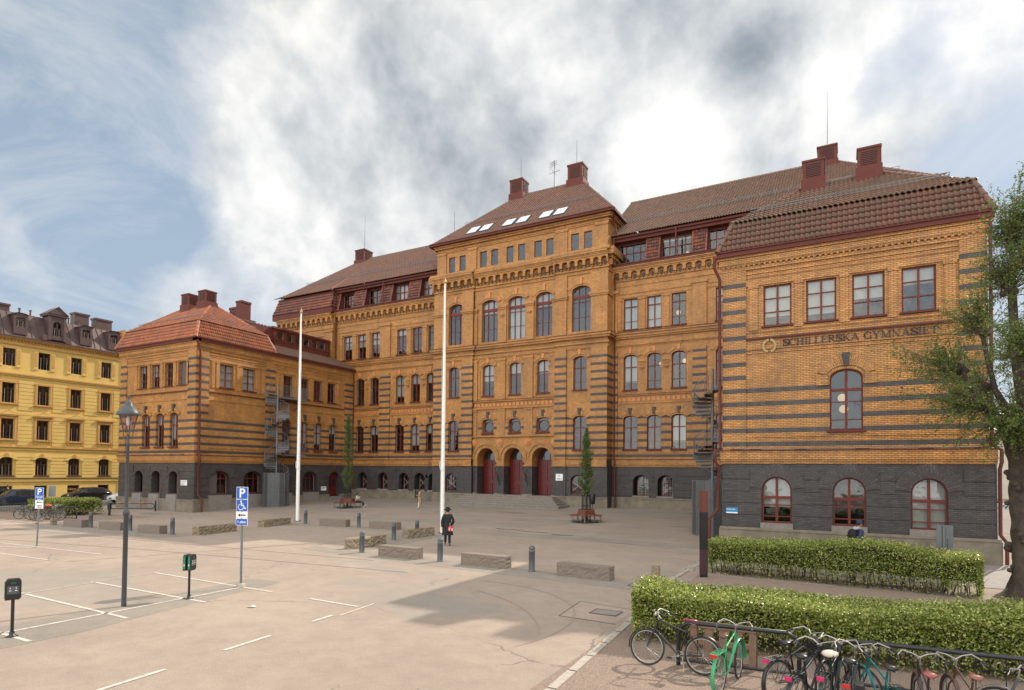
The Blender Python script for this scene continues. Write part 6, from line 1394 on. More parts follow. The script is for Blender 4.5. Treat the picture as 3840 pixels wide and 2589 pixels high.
for i,(p,q,w_,h,l,m,rg) in enumerate([((-43.1,19.86),(-41.35,20.05),.5,.48,'first granite block from the left, beside the corner hedge','granite',.012),((-39.5,20.1),(-37.75,20.4),.5,.48,'short granite block left of the street lamp post','granite',.012),((-35.6,20.2),(-33.85,20.4),.5,.48,'short granite block between the street lamp and a bollard','granite',.012),
   ((-32.1,21.2),(-32.5,23.9),.5,.48,'rough granite block standing endways left of the disabled parking sign','granite2',.05),((-33.2,26.4),(-33.6,28.9),.5,.48,'rough granite block standing endways right of the disabled parking sign','granite2',.05),((-30.65,29.2),(-28.6,29.5),.5,.48,'granite block between the left flagpole and a bollard','granite',.012),
   ((-26.7,29.6),(-24.6,29.8),.5,.48,'granite block in the middle partly hidden by a bollard','granite',.012),((-20.95,26.35),(-20.75,28.5),.5,.5,'rough granite block standing endways just left of the man in black','granite2',.05),((-20.3,21.4),(-20.2,23.7),.5,.5,'rough yellowish granite block standing endways behind a bollard','granite2',.06),
   ((-17.8,20.35),(-15.7,20.3),.45,.48,'smooth granite block left of the bollard by the man','granite',.015),((-13.4,20.2),(-11.35,20.15),.45,.48,'smooth granite block right of the bollard by the man','granite',.015),((-9.1,19.9),(-7.08,19.8),.45,.48,'rightmost long granite block in the foreground','granite',.015)]):
    block('granite_block',p,q,w_,h,l,m,rg)
o=block('stone_post',(-5.95,20.9),(-5.7,20.9),.25,.5,'small rough stone post at the end of the near hedge','granite2',.02); o['category']='stone post'; o['group']='stone posts'
o=block('stone_post',(-44.92,19.95),(-44.65,19.95),.28,.44,'small rough stone post among the left bicycles','granite2',.03); o['category']='stone post'; o['group']='stone posts'
# ---- parking signs
CY=R(118.86-90)   # faces the viewer
def signface(t,w_,z0,z1,m,y=-.03,name='sign_panel',rim=True):
    mb=MB()
    if rim: mb.box(-w_/2-.012,w_/2+.012,y,y+.012,z0-.012,z1+.012,'whitesign')
    mb.box(-w_/2,w_/2,y-.004,y,z0,z1,m); return mb.build(name,t)
def arrow(t,z,y=-.04,s=.26):
    mb=MB()
    mb.box(-s*.25,s*.5,y,y+.003,z-.017,z+.017,'blacksign'); mb.face([(-s*.5,y,z),(-s*.2,y,z+.05),(-s*.2,y,z-.05)],'blacksign'); return mb.build('arrow',t)
def pletter(t,z,sz,y=-.036): return text('P',sz,(0,y,z),(pi/2,0,0),'whitesign',t,'letter_p')
s1=thing('parking_sign','pole sign with P, wheelchair symbol, left arrow and 1 plats','sign',(-16.7,12.7,0),CY-.12,'parking signs')
mb=MB(); mb.tube([(0,0,0),(0,0,3.15)],.035,'galv',12); mb.lathe([(.14,0),(.14,.1),(.06,.12)],'kerb',12); mb.build('pole',s1)
mb=MB(); mb.box(-.2,-.14,.0,.34,1.95,3.15,'galv'); mb.build('sign_bracket',s1)
pb_=signface(s1,.36,2.77,3.13,'bluesign'); pletter(pb_,2.94,.40); pb_=signface(s1,.36,2.385,2.745,'bluesign')
mb=MB(); y=-.037
def stroke(mb,pts,w_,m,y):
    for p,q in zip(pts,pts[1:]):
        a,b=V((p[0],p[1])),V((q[0],q[1])); d=(b-a).normalized(); n_=V((-d.y,d.x))*w_/2; e=d*w_*.35; mb.face([(v_.x,y,v_.y) for v_ in (a-n_-e,b-n_+e,b+n_+e,a+n_-e)],m)
cz=2.56; mb.face([(-.03+.028*cos(i*pi/5),y,cz+.13+.028*sin(i*pi/5)) for i in range(10)],'whitesign')
stroke(mb,[(-.025,cz+.09),(-.02,cz+.0),(.06,cz+.0),(.1,cz-.1),(.13,cz-.085)],.028,'whitesign',y); stroke(mb,[(-.02,cz+.05),(.05,cz+.05)],.02,'whitesign',y)
stroke(mb,[(-.03+.09*cos(R(a)),cz-.045+.09*sin(R(a))) for a in range(115,375,20)],.022,'whitesign',y-.001); mb.build('wheelchair_symbol',pb_)
pb_=signface(s1,.36,2.165,2.355,'whitesign'); arrow(pb_,2.26); pb_=signface(s1,.36,1.95,2.14,'bluesign'); text('1 plats',.11,(0,-.037,2.045),(pi/2,0,0),'whitesign',pb_)
s2=thing('parking_sign','pole sign with P and left arrow on the far left of the car park','sign',(-32.6,13.97,0),CY-.05,'parking signs')
mb=MB(); mb.tube([(0,0,0),(.1,0,2.78)],.032,'galv',12); mb.lathe([(.14,0),(.14,.06),(.06,.08)],'kerb',12); mb.build('pole',s2)
mb=MB(); mb.box(-.17,-.1,.0,.3,1.82,2.78,'grey'); mb.box(.28,.62,.25,.27,2.35,2.85,'galv'); mb.build('sign_bracket',s2)
for o_,f in ((signface(s2,.36,2.39,2.76,'bluesign'),lambda q: pletter(q,2.57,.4)),(signface(s2,.36,2.2,2.37,'bluesign'),lambda q:(text('Förhyrda',.075,(0,-.037,2.325),(pi/2,0,0),'whitesign',q),text('platser',.075,(0,-.037,2.245),(pi/2,0,0),'whitesign',q))),(signface(s2,.36,1.82,2.18,'whitesign'),lambda q:(arrow(q,2.1),text('KINTO',.075,(.02,-.037,1.93),(pi/2,0,0),'blacksign',q),text('SHARE',.05,(.02,-.037,1.865),(pi/2,0,0),'blacksign',q)))):
    f(o_); o_.location.x=.09
# ---- charging posts
M['green']=mat('green_label',(.01,.20,.11),.4)
def charger(x,y,label,rz,double):
    t=thing('charging_post',label,'charging post',(x,y,0),rz,'electric car charging posts'); mb=MB(); mb.tube([(0,0,0),(0,0,.85)],.032,'black',10); mb.lathe([(.11,0),(.11,.02),(.05,.05),(.045,.12)],'black',12); mb.build('post',t)
    for s in ((-1,1) if double else (-1,)):
        mb=MB(); xx=s*.07
        c=[(-.14,0),(-.14,.38),(-.1,.44),(.1,.44),(.14,.38),(.14,.04),(.1,0),(-.1,0)]
        for i in range(len(c)): p,q=c[i],c[(i+1)%len(c)]; mb.face([(xx-.045,p[0],.82+p[1]),(xx-.045,q[0],.82+q[1]),(xx+.045,q[0],.82+q[1]),(xx+.045,p[0],.82+p[1])],'black')
        for q in (-.045,.045): mb.face([(xx+q,p[0],.82+p[1]) for p in c],'black')
        o=mb.build('charger_box',t); mb=MB(); mb.box(xx-.03,xx+.03,-.148,-.141,.86,1.2,'green'); mb.box(xx-.012,xx+.012,-.151,-.148,.95,1.0,'whitesign'); mb.build('green_label',o)
    o=MB(); o.box(.118,.122,-.1,.1,.95,1.12,'grey'); q=o.build('socket_panel',t); o=MB()
    for yy in (-.05,.05): o.tube([(.122,yy-.02,1.02),(.122,yy+.02,1.02)],.008,'whitesign',4); o.tube([(.122,yy,1.06),(.122,yy,1.09)],.008,'whitesign',4)
    o.tube([(.122,-.04,1.17),(.122,-.02,1.2),(.122,.03,1.2),(.122,.05,1.17),(.122,-.04,1.17)],.005,'green',4); o.build('symbols',q)
charger(-15.95,6.42,'black charging post with double box and sockets at the lower left',R(-22),True); charger(-16.4,10.78,'black charging post with green label beside the disabled bay',R(25),True)
# ---- totem, sign back, bins, barrier, post, fence, racks
M['plum_panel']=mat('plum_panel',(.055,.022,.028),.35)
t=thing('information_totem','tall narrow brown and black information pillar at the end of the far hedge','totem',(-4.5,22.35,0),CY+.35)
mb=MB(); mb.box(-.08,.17,-.06,.06,0,.12,'black'); mb.box(-.09,.17,-.07,.07,.12,1.0,'plum_panel'); mb.build('base',t); mb=MB(); mb.box(-.09,.17,-.07,.07,1.0,2.33,'black'); mb.build('dark_panel',t); M['trd']=mat('rust_red_panel',(.13,.035,.025),.45); mb=MB(); mb.box(-.095,.175,-.075,.075,2.33,3.09,'trd'); mb.build('top_panel',t)
t=thing('traffic_sign','grey back of a metal sign on a double pole behind the far hedge','sign',(2.9,25.0,0),CY-.35); mb=MB(); mb.box(-.24,.24,-.015,.0,1.2,2.05,'galv'); mb.build('panel',t); mb=MB(); mb.tube([(-.04,-.06,0),(-.04,-.06,2.03)],.04,'galv',10); mb.tube([(.1,-.05,0),(.1,-.05,1.6)],.03,'galv',10); mb.build('pole',t)
for x,y,l in ((-37.0,47.9,'black litter bin on a post left of the entrance steps'),(-18.55,47.6,'black litter bin behind the right slender tree')):
    t=thing('litter_bin',l,'litter bin',(x,y,G(x,y)),group='litter bins'); mb=MB(); mb.tube([(0,0,0),(0,0,.5)],.03,'black',8); mb.build('post',t); mb=MB(); mb.lathe([(.2,.42),(.24,.5),(.25,1.2),(.2,1.27),(.19,1.2),(.18,.6)],'black',14); mb.build('bin_body',t)
t=thing('road_barrier','low black swing barrier with red and yellow reflective strips','barrier',(-50.2,26.3,0),math.atan2(1.55,2.7)); mb=MB(); mb.box(-.06,.06,-.06,.06,0,.55,'black'); mb.box(-.1,.1,-.1,.1,.5,1.0,'black'); mb.build('post',t)
mb=MB(); mb.tube([(0,0,.98),(3.2,0,.98),(3.4,0,.93),(3.48,0,.78),(3.4,0,.62),(3.2,0,.58),(0,0,.55)],.035,'black',8); mb.build('rail',t); mb=MB()
M['refl']=mat('yellow_reflector',(.7,.35,.03),.5); M['redr']=mat('red_reflector',(.6,.04,.02),.5)
for i in range(6): mb.box(.55+i*.42,.85+i*.42,-.036,.036,1.0,1.022,'redr' if i%2 else 'refl')
mb.box(1.2,2.0,-.05,-.04,.68,.9,'bluep'if 0 else 'galv'); mb.build('reflective_strips',t)
t=MB(); t.tube([(0,0,0),(0,0,.95)],.06,'black',10); o=t.build('iron_post'); o.location=(-52.8,32.0+.3*0-.6,0); o.location=(-51.9,30.9,.0); tag(o,'thin black iron post in front of the left wing plinth','post')
def fence(p,q,h,label):
    t=thing('iron_fence',label,'fence',group=None); mb=MB(); a,b=V((*p,0)),V((*q,0)); n=int((b-a).length/.14)
    for z in (.12,h*.55,h): mb.tube([a+V((0,0,z)),b+V((0,0,z))],.018,'black',5)
    for i in range(n+1): c=a.lerp(b,i/n); mb.tube([c,c+V((0,0,h))],.009,'black',4,False)
    mb.build('bars',t); return t
fence((-66,21.2),(-58.3,24.3),1.35,'black iron railing at the street edge by the left bicycles')
def rack(p,q,h,label):
    t=thing('bicycle_rack',label,'bicycle rack',group='black tube bicycle racks'); a,b=V((*p,0)),V((*q,0)); d=(b-a).normalized(); mb=MB()
    mb.tube([a,a+V((0,0,h-.22)),a+d*.06+V((0,0,h-.08)),a+d*.2+V((0,0,h)),b-d*.2+V((0,0,h)),b-d*.06+V((0,0,h-.08)),b+V((0,0,h-.22)),b],.04,'black',10); mb.build('hoop',t)
    mb=MB(); mb.tube([a+V((0,0,.12)),b+V((0,0,.12))],.03,'black',8); 
    n=int((b-a).length/.35)
    for i in range(1,n): c=a.lerp(b,i/n); mb.tube([c+V((0,0,.12)),c+V((0,0,h*.98))],.008,'black',4,False)
    mb.build('lower_rail',t); return t
rack((-2.85,11.9),(-.75,12.1),.84,'black tube bicycle rack behind the green bicycle'); rack((-.15,12.05),(2.6,12.3),.84,'black tube bicycle rack behind the row of crowded bicycles'); rack((-50.5,22.4),(-47.9,22.9),.9,'black tube bicycle rack beside the corner hedge')
# ================================================================ bicycles
def cmat(name,c,r=.35,met=0):
    if name not in M: M[name]=mat(name,c,r,met)
    return name
_wh={}
def bicycle(x,y,z,rz,col,label,saddle=('black_saddle',(.012,.012,.012)),lean=0,rack=True,basket=False,bars='city',steer=0,small=False,fend=None,light='red_lamp',group='bicycles parked at the racks',cover=None,panniers=False):
    t=thing('bicycle',label,'bicycle',(x,y,z),rz,group); t.rotation_euler=(lean,0,rz)
    fm=cmat(*col); sm=cmat(*saddle); r=.345; wb=1.06
    cmat('rubber_tyre',(.03,.028,.026),.8); cmat('alloy',(.36,.34,.32),.4,.7); cmat('pink_reflector',(.55,.02,.12),.3); cmat('red_lamp',(.5,.02,.015),.3)
    if 'w' not in _wh:
        a=MB(); a.tube([((r-.017)*cos(2*pi*i/36),0,(r-.017)*sin(2*pi*i/36)) for i in range(37)],.018,'rubber_tyre',6,False)
        b=MB(); b.tube([((r-.045)*cos(2*pi*i/36),0,(r-.045)*sin(2*pi*i/36)) for i in range(37)],.012,'alloy',5,False)
        b.tube([(0,-.04,0),(0,.04,0)],.022,'alloy',8)
        c=MB()
        for i in range(24): an=2*pi*i/24; c.tube([(.02*cos(an+1),.025*(-1)**i,.02*sin(an+1)),((r-.045)*cos(an),0,(r-.045)*sin(an))],.0025,'alloy',3,False)
        _wh['w']=(a,b,c,[])
    def wheel(px,st=0):
        a,b,c,l=_wh['w']
        if not l: o=a.build('wheel',t); p=b.build('rim',o); q=c.build('spokes',o); l+= [o.data,p.data,q.data]
        else:
            o,p,q=[bpy.data.objects.new(n_,d) for n_,d in zip(('wheel','rim','spokes'),l)]
            for k in (o,p,q): C.objects.link(k)
            o.parent=t; p.parent=o; q.parent=o
        o.location=(px,0,r); o.rotation_euler=(0,0,st); return o
    wheel(0); wheel(wb,steer)
    bb=V((.44,0,.28)); st=V((.30,0,.80)); sst=V((.26,0,.93)); ht=V((.86,0,.88)); hb=V((.92,0,.70)); ra=V((0,0,r)); fa=V((wb,0,r))
    f=MB()
    f.tube([bb,st,sst],.016,fm,8); f.tube([bb,hb],.019,fm,8); f.tube([st-V((-.02,0,.08)),ht] if not small else [bb+V((-.05,0,.18)),ht],.016,fm,8); f.tube([hb,ht],.02,fm,8)
    for s in (-1,1): f.tube([bb+V((0,s*.03,0)),ra+V((0,s*.05,0))],.01,fm,6); f.tube([st-V((0,-s*.02,.06)),ra+V((0,s*.05,0))],.008,fm,6)
    f.build('frame',t)
    f=MB(); cs,ss=cos(steer),sin(steer)
    rot=lambda p: V((hb.x+(p.x-hb.x)*cs-(p.y)*ss,(p.x-hb.x)*ss+p.y*cs,p.z))
    for s in (-1,1): f.tube([rot(hb+V((0,s*.015,-.02))),rot(V((.97,s*.05,.6))),rot(fa+V((0,s*.05,0)))],[.014,.013,.009],fm,6)
    f.build('fork',t)
    f=MB(); top=rot(V((.84,0,1.0))); f.tube([rot(ht),top],.013,'alloy',6)
    pts=[(-.2,.3,.99),(-.08,.29,1.03),(.05,.22,1.07),(.06,.1,1.04),(0,0,1.0)] if bars=='city' else [(-.03,.3,1.02),(.02,.15,1.02),(0,0,1.0)]
    full=[V((.86+a,b,c)) for a,b,c in pts]+[V((.86+a,-b,c)) for a,b,c in pts[::-1][1:]]; f.tube([rot(p) for p in full],.012,'alloy',6); hbar=f.build('handlebar',t)
    f=MB()
    for s in (-1,1):
        a,b=V((.86+pts[0][0],s*pts[0][1],pts[0][2])),V((.86+pts[1][0],s*pts[1][1],pts[1][2])); f.tube([rot(a-(b-a)*.2),rot(a.lerp(b,.8))],.018,'black_grip' if 'black_grip' in M else cmat('black_grip',(.02,.018,.018),.7),7)
        f.tube([rot(a.lerp(b,.9)+V((.02,0,-.02))),rot(a+V((.05,0,-.05)))],.006,'alloy',4)
    f.ball(rot(V((.93,.0,.97))),.035,'alloy',8); f.build('grips',hbar)
    f=MB(); rows=[]
    for u,w_,z_ in ((-.15,.02,.93),(-.13,.085,.955),(-.06,.095,.955),(.0,.06,.95),(.07,.025,.952),(.13,.012,.945)): rows.append([(.26+u,w_*cos(a),z_+.02*sin(a) if sin(a)>0 else z_+.03*sin(a)) for a in [2*pi*k/10 for k in range(10)]])
    f.grid(rows,sm,True,True); f.face(rows[0],sm); f.face(rows[-1],sm)
    for s in (-1,1): f.tube([(.14,s*.05,.9),(.18,s*.05,.88),(.26,s*.02,.9)],.006,'alloy',4)
    f.build('saddle',t)
    f=MB(); f.tube([bb+V((0,-.06,0)),bb+V((0,.06,0))],.022,'alloy',8)
    for s in (-1,1): f.tube([bb+V((0,s*.06,0)),bb+V((s*.15,s*.07,-s*.05))],.009,'alloy',5); f.box(bb.x+s*.15-.04,bb.x+s*.15+.04,min(s*.07,s*.16),max(s*.07,s*.16),bb.z-s*.05-.012,bb.z-s*.05+.012,'black')
    f.tube([(bb.x+.09*cos(i*pi/8),.045,bb.z+.09*sin(i*pi/8)) for i in range(17)],.004,'alloy',3,False); f.tube([(bb.x,.045,bb.z+.09),(0,.045,r+.04)],.004,'black',3); f.tube([(bb.x,.045,bb.z-.09),(0,.045,r-.04)],.004,'black',3); f.build('pedals',t)
    for px,a0,a1,nm in ((0,R(20),R(205),'rear'),(wb,R(-10),R(150),'front')):
        f=MB(); rows=[]
        for i in range(15):
            a=a0+(a1-a0)*i/14; rr=r+.03; rows.append([(px+(rr-.008)*cos(a),-.028,r+(rr-.008)*sin(a)),(px+rr*cos(a),-.012,r+rr*sin(a)),(px+rr*cos(a),.012,r+rr*sin(a)),(px+(rr-.008)*cos(a),.028,r+(rr-.008)*sin(a))])
        f.grid(rows,fend or fm,True); o=f.build('mudguard',t)
        if px: o.parent=t; 
    if rack:
        f=MB(); 
        for yy in (-.07,-.023,.023,.07): f.tube([(-.28,yy,.735),(.12,yy,.735)],.006,'black' if col[0]!='grass_green_paint' else fm,4)
        for xx in (-.28,-.15,0,.12): f.tube([(xx,-.07,.735),(xx,.07,.735)],.006,'black' if col[0]!='grass_green_paint' else fm,4)
        for s in (-1,1): f.tube([(-.2,s*.07,.735),(0,s*.06,r)],.007,'alloy',4); 
        f.build('carrier',t); f=MB(); f.box(-.31,-.285,-.05,.05,.68,.735,'pink_reflector' if light!='red_lamp' else 'red_lamp'); f.build('rear_light',t)
    if basket:
        f=MB()
        for k in range(7): z_=.78+k*.035; w_=.15+.012*k; f.tube([(.98-w_*.8,-w_,z_),(.98+w_*.8,-w_,z_),(.98+w_*.8,w_,z_),(.98-w_*.8,w_,z_),(.98-w_*.8,-w_,z_)],.008,'black',4,False)
        for k in range(24):
            a=2*pi*k/24; sx=max(-1,min(1,1.4*cos(a))); sy=max(-1,min(1,1.4*sin(a))); f.tube([(.98+sx*.12,sy*.15,.78),(.98+sx*.178,sy*.222,1.0)],.004,'black',3,False)
        f.build('basket',t)
    if cover:
        f=MB(); f.ball((.25,0,.955),.12,cover,12,(1.35,1,.42)); f.build('saddle_cover',t)
    if panniers:
        f=MB(); f.tube([(-.2,-.1,.5),(.02,-.1,.5),(.02,-.1,.72),(-.2,-.1,.72),(-.2,-.1,.5)],.01,'black',4); f.box(-.2,.05,-.2,-.09,.42,.72,'black'); f.build('pannier_bag',t)
    f=MB(); f.tube([(.36,.05,.27),(.28,.2,.02)],.009,'alloy',5); f.build('kick_stand',t)
    return t
cmat('spotted_cloth',(.5,.42,.35),.8)
CR=R(28.86)
bicycle(-2.32,11.5,.012,pi-.06,('black_enamel',(.012,.012,.014)),'black bicycle leaning side-on against the left rack, dark red saddle',('dark_red_saddle',(.22,.03,.06)),lean=.13,rack=False)
bicycle(-1.86,10.62,.012,R(82),('grass_green_paint',(.02,.33,.13)),'bright green bicycle seen from behind with green carrier',('brown_saddle',(.10,.045,.03)),steer=.1)
bicycle(-.98,10.75,.012,R(58),('black_enamel2',(.02,.02,.022)),'black bicycle with pink rear reflector left of the crowded row',light='pink',steer=-.2)
bicycle(-.66,10.05,.012,R(72),('black_enamel3',(.015,.015,.02)),'black bicycle with black saddle pointing at the rack, wicker basket in front',basket=True,light='pink')
bicycle(-.28,10.3,.012,R(78),('dark_green_enamel',(.012,.03,.022)),'dark bicycle with spotted cloth saddle cover',cover='spotted_cloth',light='pink')
bicycle(.02,10.15,.012,R(84),('charcoal_enamel',(.035,.035,.038)),'charcoal bicycle with round bag on its carrier',panniers=True)
bicycle(.62,10.1,.012,R(112),('teal_enamel',(.0,.13,.13)),'teal bicycle with black saddle and pink rear light',light='pink',steer=.5)
bicycle(1.02,10.0,.012,R(95),('plum_enamel',(.06,.03,.03)),'dark bicycle with wide red-brown saddle and light grips',('red_brown_saddle',(.28,.07,.06)))
bicycle(1.58,10.2,.012,R(102),('brown_enamel',(.10,.045,.03)),'brown bicycle with narrow red-brown saddle beside the grey one',('worn_brown_saddle',(.22,.08,.06)))
bicycle(2.85,10.5,.012,R(152),('grey_matt_enamel',(.10,.10,.105)),'matt grey bicycle with straight handlebar at the right edge',bars='flat',rack=False)
for i,(x,y,rz,c,l) in enumerate([(-51.55,20.95,CR+.1,('black_enamel',0),'leftmost bicycle of the group by the corner hedge'),(-49.95,21.0,CR+.6,('charcoal_enamel',0),'second bicycle from the left by the corner hedge'),(-49.1,20.9,CR+.7,('brown_enamel',0),'third bicycle from the left by the corner hedge'),(-48.3,20.85,CR+.45,('grey_matt_enamel',0),'pale grey bicycle just behind the left parking sign pole'),(-49.6,21.8,CR+.0,('black_enamel2',0),'black bicycle nearest the corner hedge')]):
    bicycle(x,y,.012,rz,c,'dark '+l if 'grey' not in l and 'black' not in l else l,group='bicycles at the corner hedge',basket=i in(1,4))
o=MB(); o.ball((0,0,0),.15,cmat('orange_red_plastic',(.7,.05,.01),.3),14,(1.1,.9,.8)); o=o.build('bicycle_helmet'); o.location=(-48.9,21.6,1.05); tag(o,'orange-red helmet hanging on a handlebar of the left bicycles','helmet')
mb=MB(); 
for i in range(4): mb.box(-.5+i*.3,-.38+i*.3,-.03,.0,.05,.85,'pallet')if 0 else None
M['pallet']=mat('weathered_pallet_wood',(.22,.13,.09),.85,var=.3,vs=6)
for i in range(5): mb.box(-.6+i*.27,-.45+i*.27,-.02,0,.0,.8,'pallet')
mb.box(-.6,.63,.0,.05,.0,.1,'pallet'); mb.box(-.6,.63,0,.05,.35,.45,'pallet'); mb.box(-.6,.63,-.04,-.02,.68,.8,'pallet'); o=mb.build('wooden_pallet'); o.location=(-2.1,12.25,.012); o.rotation_euler=(-.12,0,.1); tag(o,'brown wooden pallet standing behind the left bicycle rack','pallet')
# ================================================================ cars
def car(x,y,z,rz,paint,label,L_=4.35,W_=1.78,H_=1.46,suv=False):
    t=thing('parked_car',label,'car',(x,y,z),rz,'cars parked in the side street'); pm=cmat(*paint)
    cmat('car_glass',(.02,.022,.025),.05); cmat('tail_lamp',(.4,.01,.01),.2); cmat('head_lamp',(.6,.6,.6),.1); cmat('plate_white',(.7,.7,.68),.5)
    h=H_; zs=.3
    # stations along x (front +): x, half width, sill z, belt z, roof z (None = bonnet), roof half width
    P=[(-L_/2,.60,.42,.62,.70,.50),(-L_/2+.08,.76,.34,.78,.92,.62),(-L_/2+.35,.84,.25,.86,h-.32,.60),(-L_/2+.8,.88,.22,.90,h-.07,.60),(-.55,.89,.22,.90,h,.62),(.25,.89,.22,.89,h-.03,.61),(.75,.89,.22,.88,h-.22,.60),(1.15,.89,.22,.87,.98,.66),(1.6,.87,.23,.80,.86,.66),(L_/2-.18,.80,.28,.66,.74,.58),(L_/2,.62,.36,.56,.62,.46)]
    mb=MB(); rows=[]
    for px,hw,z0,zb,zr,rw in P:
        k=W_/1.78; hw*=k; rw*=k
        rows.append([(px,-hw*.93,z0),(px,-hw,z0+.1),(px,-hw,(z0+zb)/2),(px,-hw*.985,zb-.04),(px,-hw*.95,zb),(px,-(rw+.03),zr-.05),(px,-rw*.9,zr),(px,0,zr+.02),(px,rw*.9,zr),(px,rw+.03,zr-.05),(px,hw*.95,zb),(px,hw*.985,zb-.04),(px,hw,(z0+zb)/2),(px,hw,z0+.1),(px,hw*.93,z0)])
    mb.grid(rows,pm,True); mb.face(rows[0][::-1],pm); mb.face(rows[-1],pm); body=mb.build('body',t)
    # glass: slightly proud strips following the loft
    def lerp(a,b,f): return V(a)*(1-f)+V(b)*f
    def pt(px,side,f):
        for i in range(len(P)-1):
            if P[i][0]<=px<=P[i+1][0]:
                g=(px-P[i][0])/(P[i+1][0]-P[i][0]); a=4 if side<0 else 10; b=5 if side<0 else 9
                lo=lerp(rows[i][a],rows[i+1][a],g); hi=lerp(rows[i][b],rows[i+1][b],g); q=lo*(1-f)+hi*f; return q+V((0,side*.012,.004))
    for s in (-1,1):
        for x0,x1 in ((-L_/2+.55,-.95),(-.88,.0),(.07,.95)):
            g=MB(); n=5; lo=[pt(x0+(x1-x0)*i/n,s,.08) for i in range(n+1)]; hi=[pt(x0+(x1-x0)*i/n,s,.9) for i in range(n+1)]
            g.grid([lo,hi],'car_glass',False); g.build('side_window',t)
    for a,b,nm in ((6,7,'windscreen'),(1,2,'rear_window')):
        g=MB(); A,B=rows[a],rows[b]; e=V((.012 if nm[0]=='w' else -.012,0,.012)); f0,f1=(.05,.92)
        q=[lerp(A[6],B[6],f0)+e,lerp(A[8],B[8],f0)+e,lerp(A[8],B[8],f1)+e,lerp(A[6],B[6],f1)+e]; g.face(q,'car_glass'); g.build(nm,t)
    for px in (-L_/2+.82,L_/2-.85):
        for s in (-1,1):
            g=MB(); g.lathe([(.2,-.09),(.30,-.1),(.325,-.06),(.325,.06),(.30,.1),(.2,.09)],'tyre',24); o=g.build('wheel',t); o.location=(px,s*(W_/2-.1),.325); o.rotation_euler=(pi/2,0,0)
            g=MB(); g.lathe([(.205,s*-.1),(.19,s*-.06)],'alloy' if 'alloy' in M else 'chrome',20,cap=False)
            for i in range(5): a=2*pi*i/5; w_=.03; g.face([(w_*cos(a+1.57),w_*sin(a+1.57),-s*.1),(-w_*cos(a+1.57),-w_*sin(a+1.57),-s*.1),(.2*cos(a-.2),.2*sin(a-.2),-s*.1),(.2*cos(a+.2),.2*sin(a+.2),-s*.1)],'chrome')
            g.lathe([(.19,-s*.05),(.001,-s*.05)],'black',16,cap=False); g.build('rim',o)
    for s in (-1,1):
        g=MB(); g.ball((L_/2-.13,s*.56,.66),.12,'head_lamp',8,(.6,1.1,.5)); g.build('headlight',t); g=MB(); g.ball((-L_/2+.1,s*.62,.82),.11,'tail_lamp',8,(.5,1.1,.6)); g.build('tail_light',t)
        g=MB(); g.ball((.78,s*(W_/2+.06),.95),.09,pm,8,(.7,1.1,.7)); g.build('wing_mirror',t)
        g=MB(); g.box(-L_/2+.5,1.0,s*(W_/2-.035)-.01,s*(W_/2-.035)+.012,.905,.925,'chrome'); g.build('window_trim',t)
    for px,nm in ((L_/2-.02,1),(-L_/2+.0,-1)): g=MB(); g.box(min(px,px+nm*.02),max(px,px+nm*.02),-.26,.26,.42,.53,'plate_white'); g.build('number_plate',t)
    return t
car(-71.3,28.75,.0,-pi/2,('navy_car_paint',(.015,.022,.05),.2,.3),'dark blue family car parked in front of the yellow building at the left edge',4.4,1.8,1.55)
car(-71.2,35.0,G(0,35),-pi/2,('black_car_paint',(.012,.011,.014),.15,.2),'black hatchback with silver window trim behind the corner hedge',4.4,1.8,1.45)
car(-71.3,41.2,G(0,41),-pi/2,('black_car_paint2',(.01,.01,.01),.2,.1),'black car whose nose shows left of the school corner',4.4,1.8,1.5)
car(-63.9,35.6,G(0,36),-pi/2,('white_car_paint',(.6,.6,.6),.25),'white car almost hidden behind the school corner',4.2,1.75,1.4)
car(12.2,58,.0,R(200),('white_car_paint',(.6,.6,.6),.25),'white car in the street right of the school',4.4,1.8,1.5); car(12.6,66,.0,R(180),('silver_car_paint',(.35,.36,.38),.25,.4),'silver car farther down the street right of the school',4.4,1.8,1.5)
# ================================================================ people
def skinned(name,chains,m,parent,sub=2,root=None):
    """chains: lists of (point, radius); equal points are welded, so limbs branch from one surface"""
    vs=[];rs=[];es=[];ix={}
    for ch in chains:
        pv=None
        for p,r in ch:
            k=tuple(round(c,4) for c in p)
            if k not in ix: ix[k]=len(vs); vs.append(k); rs.append(r)
            i=ix[k]
            if pv is not None and (pv,i) not in es: es.append((pv,i))
            pv=i
    me=bpy.data.meshes.new(name); me.from_pydata(vs,es,[]); o=bpy.data.objects.new(name,me); C.objects.link(o)
    md=o.modifiers.new('s','SKIN'); md.use_smooth_shade=True; md.use_x_symmetry=False
    if not me.skin_vertices:
        bpy.context.view_layer.objects.active=o; bpy.ops.mesh.customdata_skin_add()
    sv=me.skin_vertices[0].data
    for i,r in enumerate(rs):
        rr=r if isinstance(r,(tuple,list)) else (r,r); sv[i].radius=rr; sv[i].use_root=(i==(ix[tuple(round(c,4) for c in root)] if root else 0))
    s=o.modifiers.new('u','SUBSURF'); s.levels=sub; s.render_levels=sub
    dg=bpy.context.evaluated_depsgraph_get(); dg.update(); nm=bpy.data.meshes.new_from_object(o.evaluated_get(dg)); bpy.data.objects.remove(o); nm.materials.clear(); nm.materials.append(M[m] if isinstance(m,str) else m)
    q=bpy.data.objects.new(name,nm); C.objects.link(q); q.parent=parent
    for p in nm.polygons: p.use_smooth=True
    return q
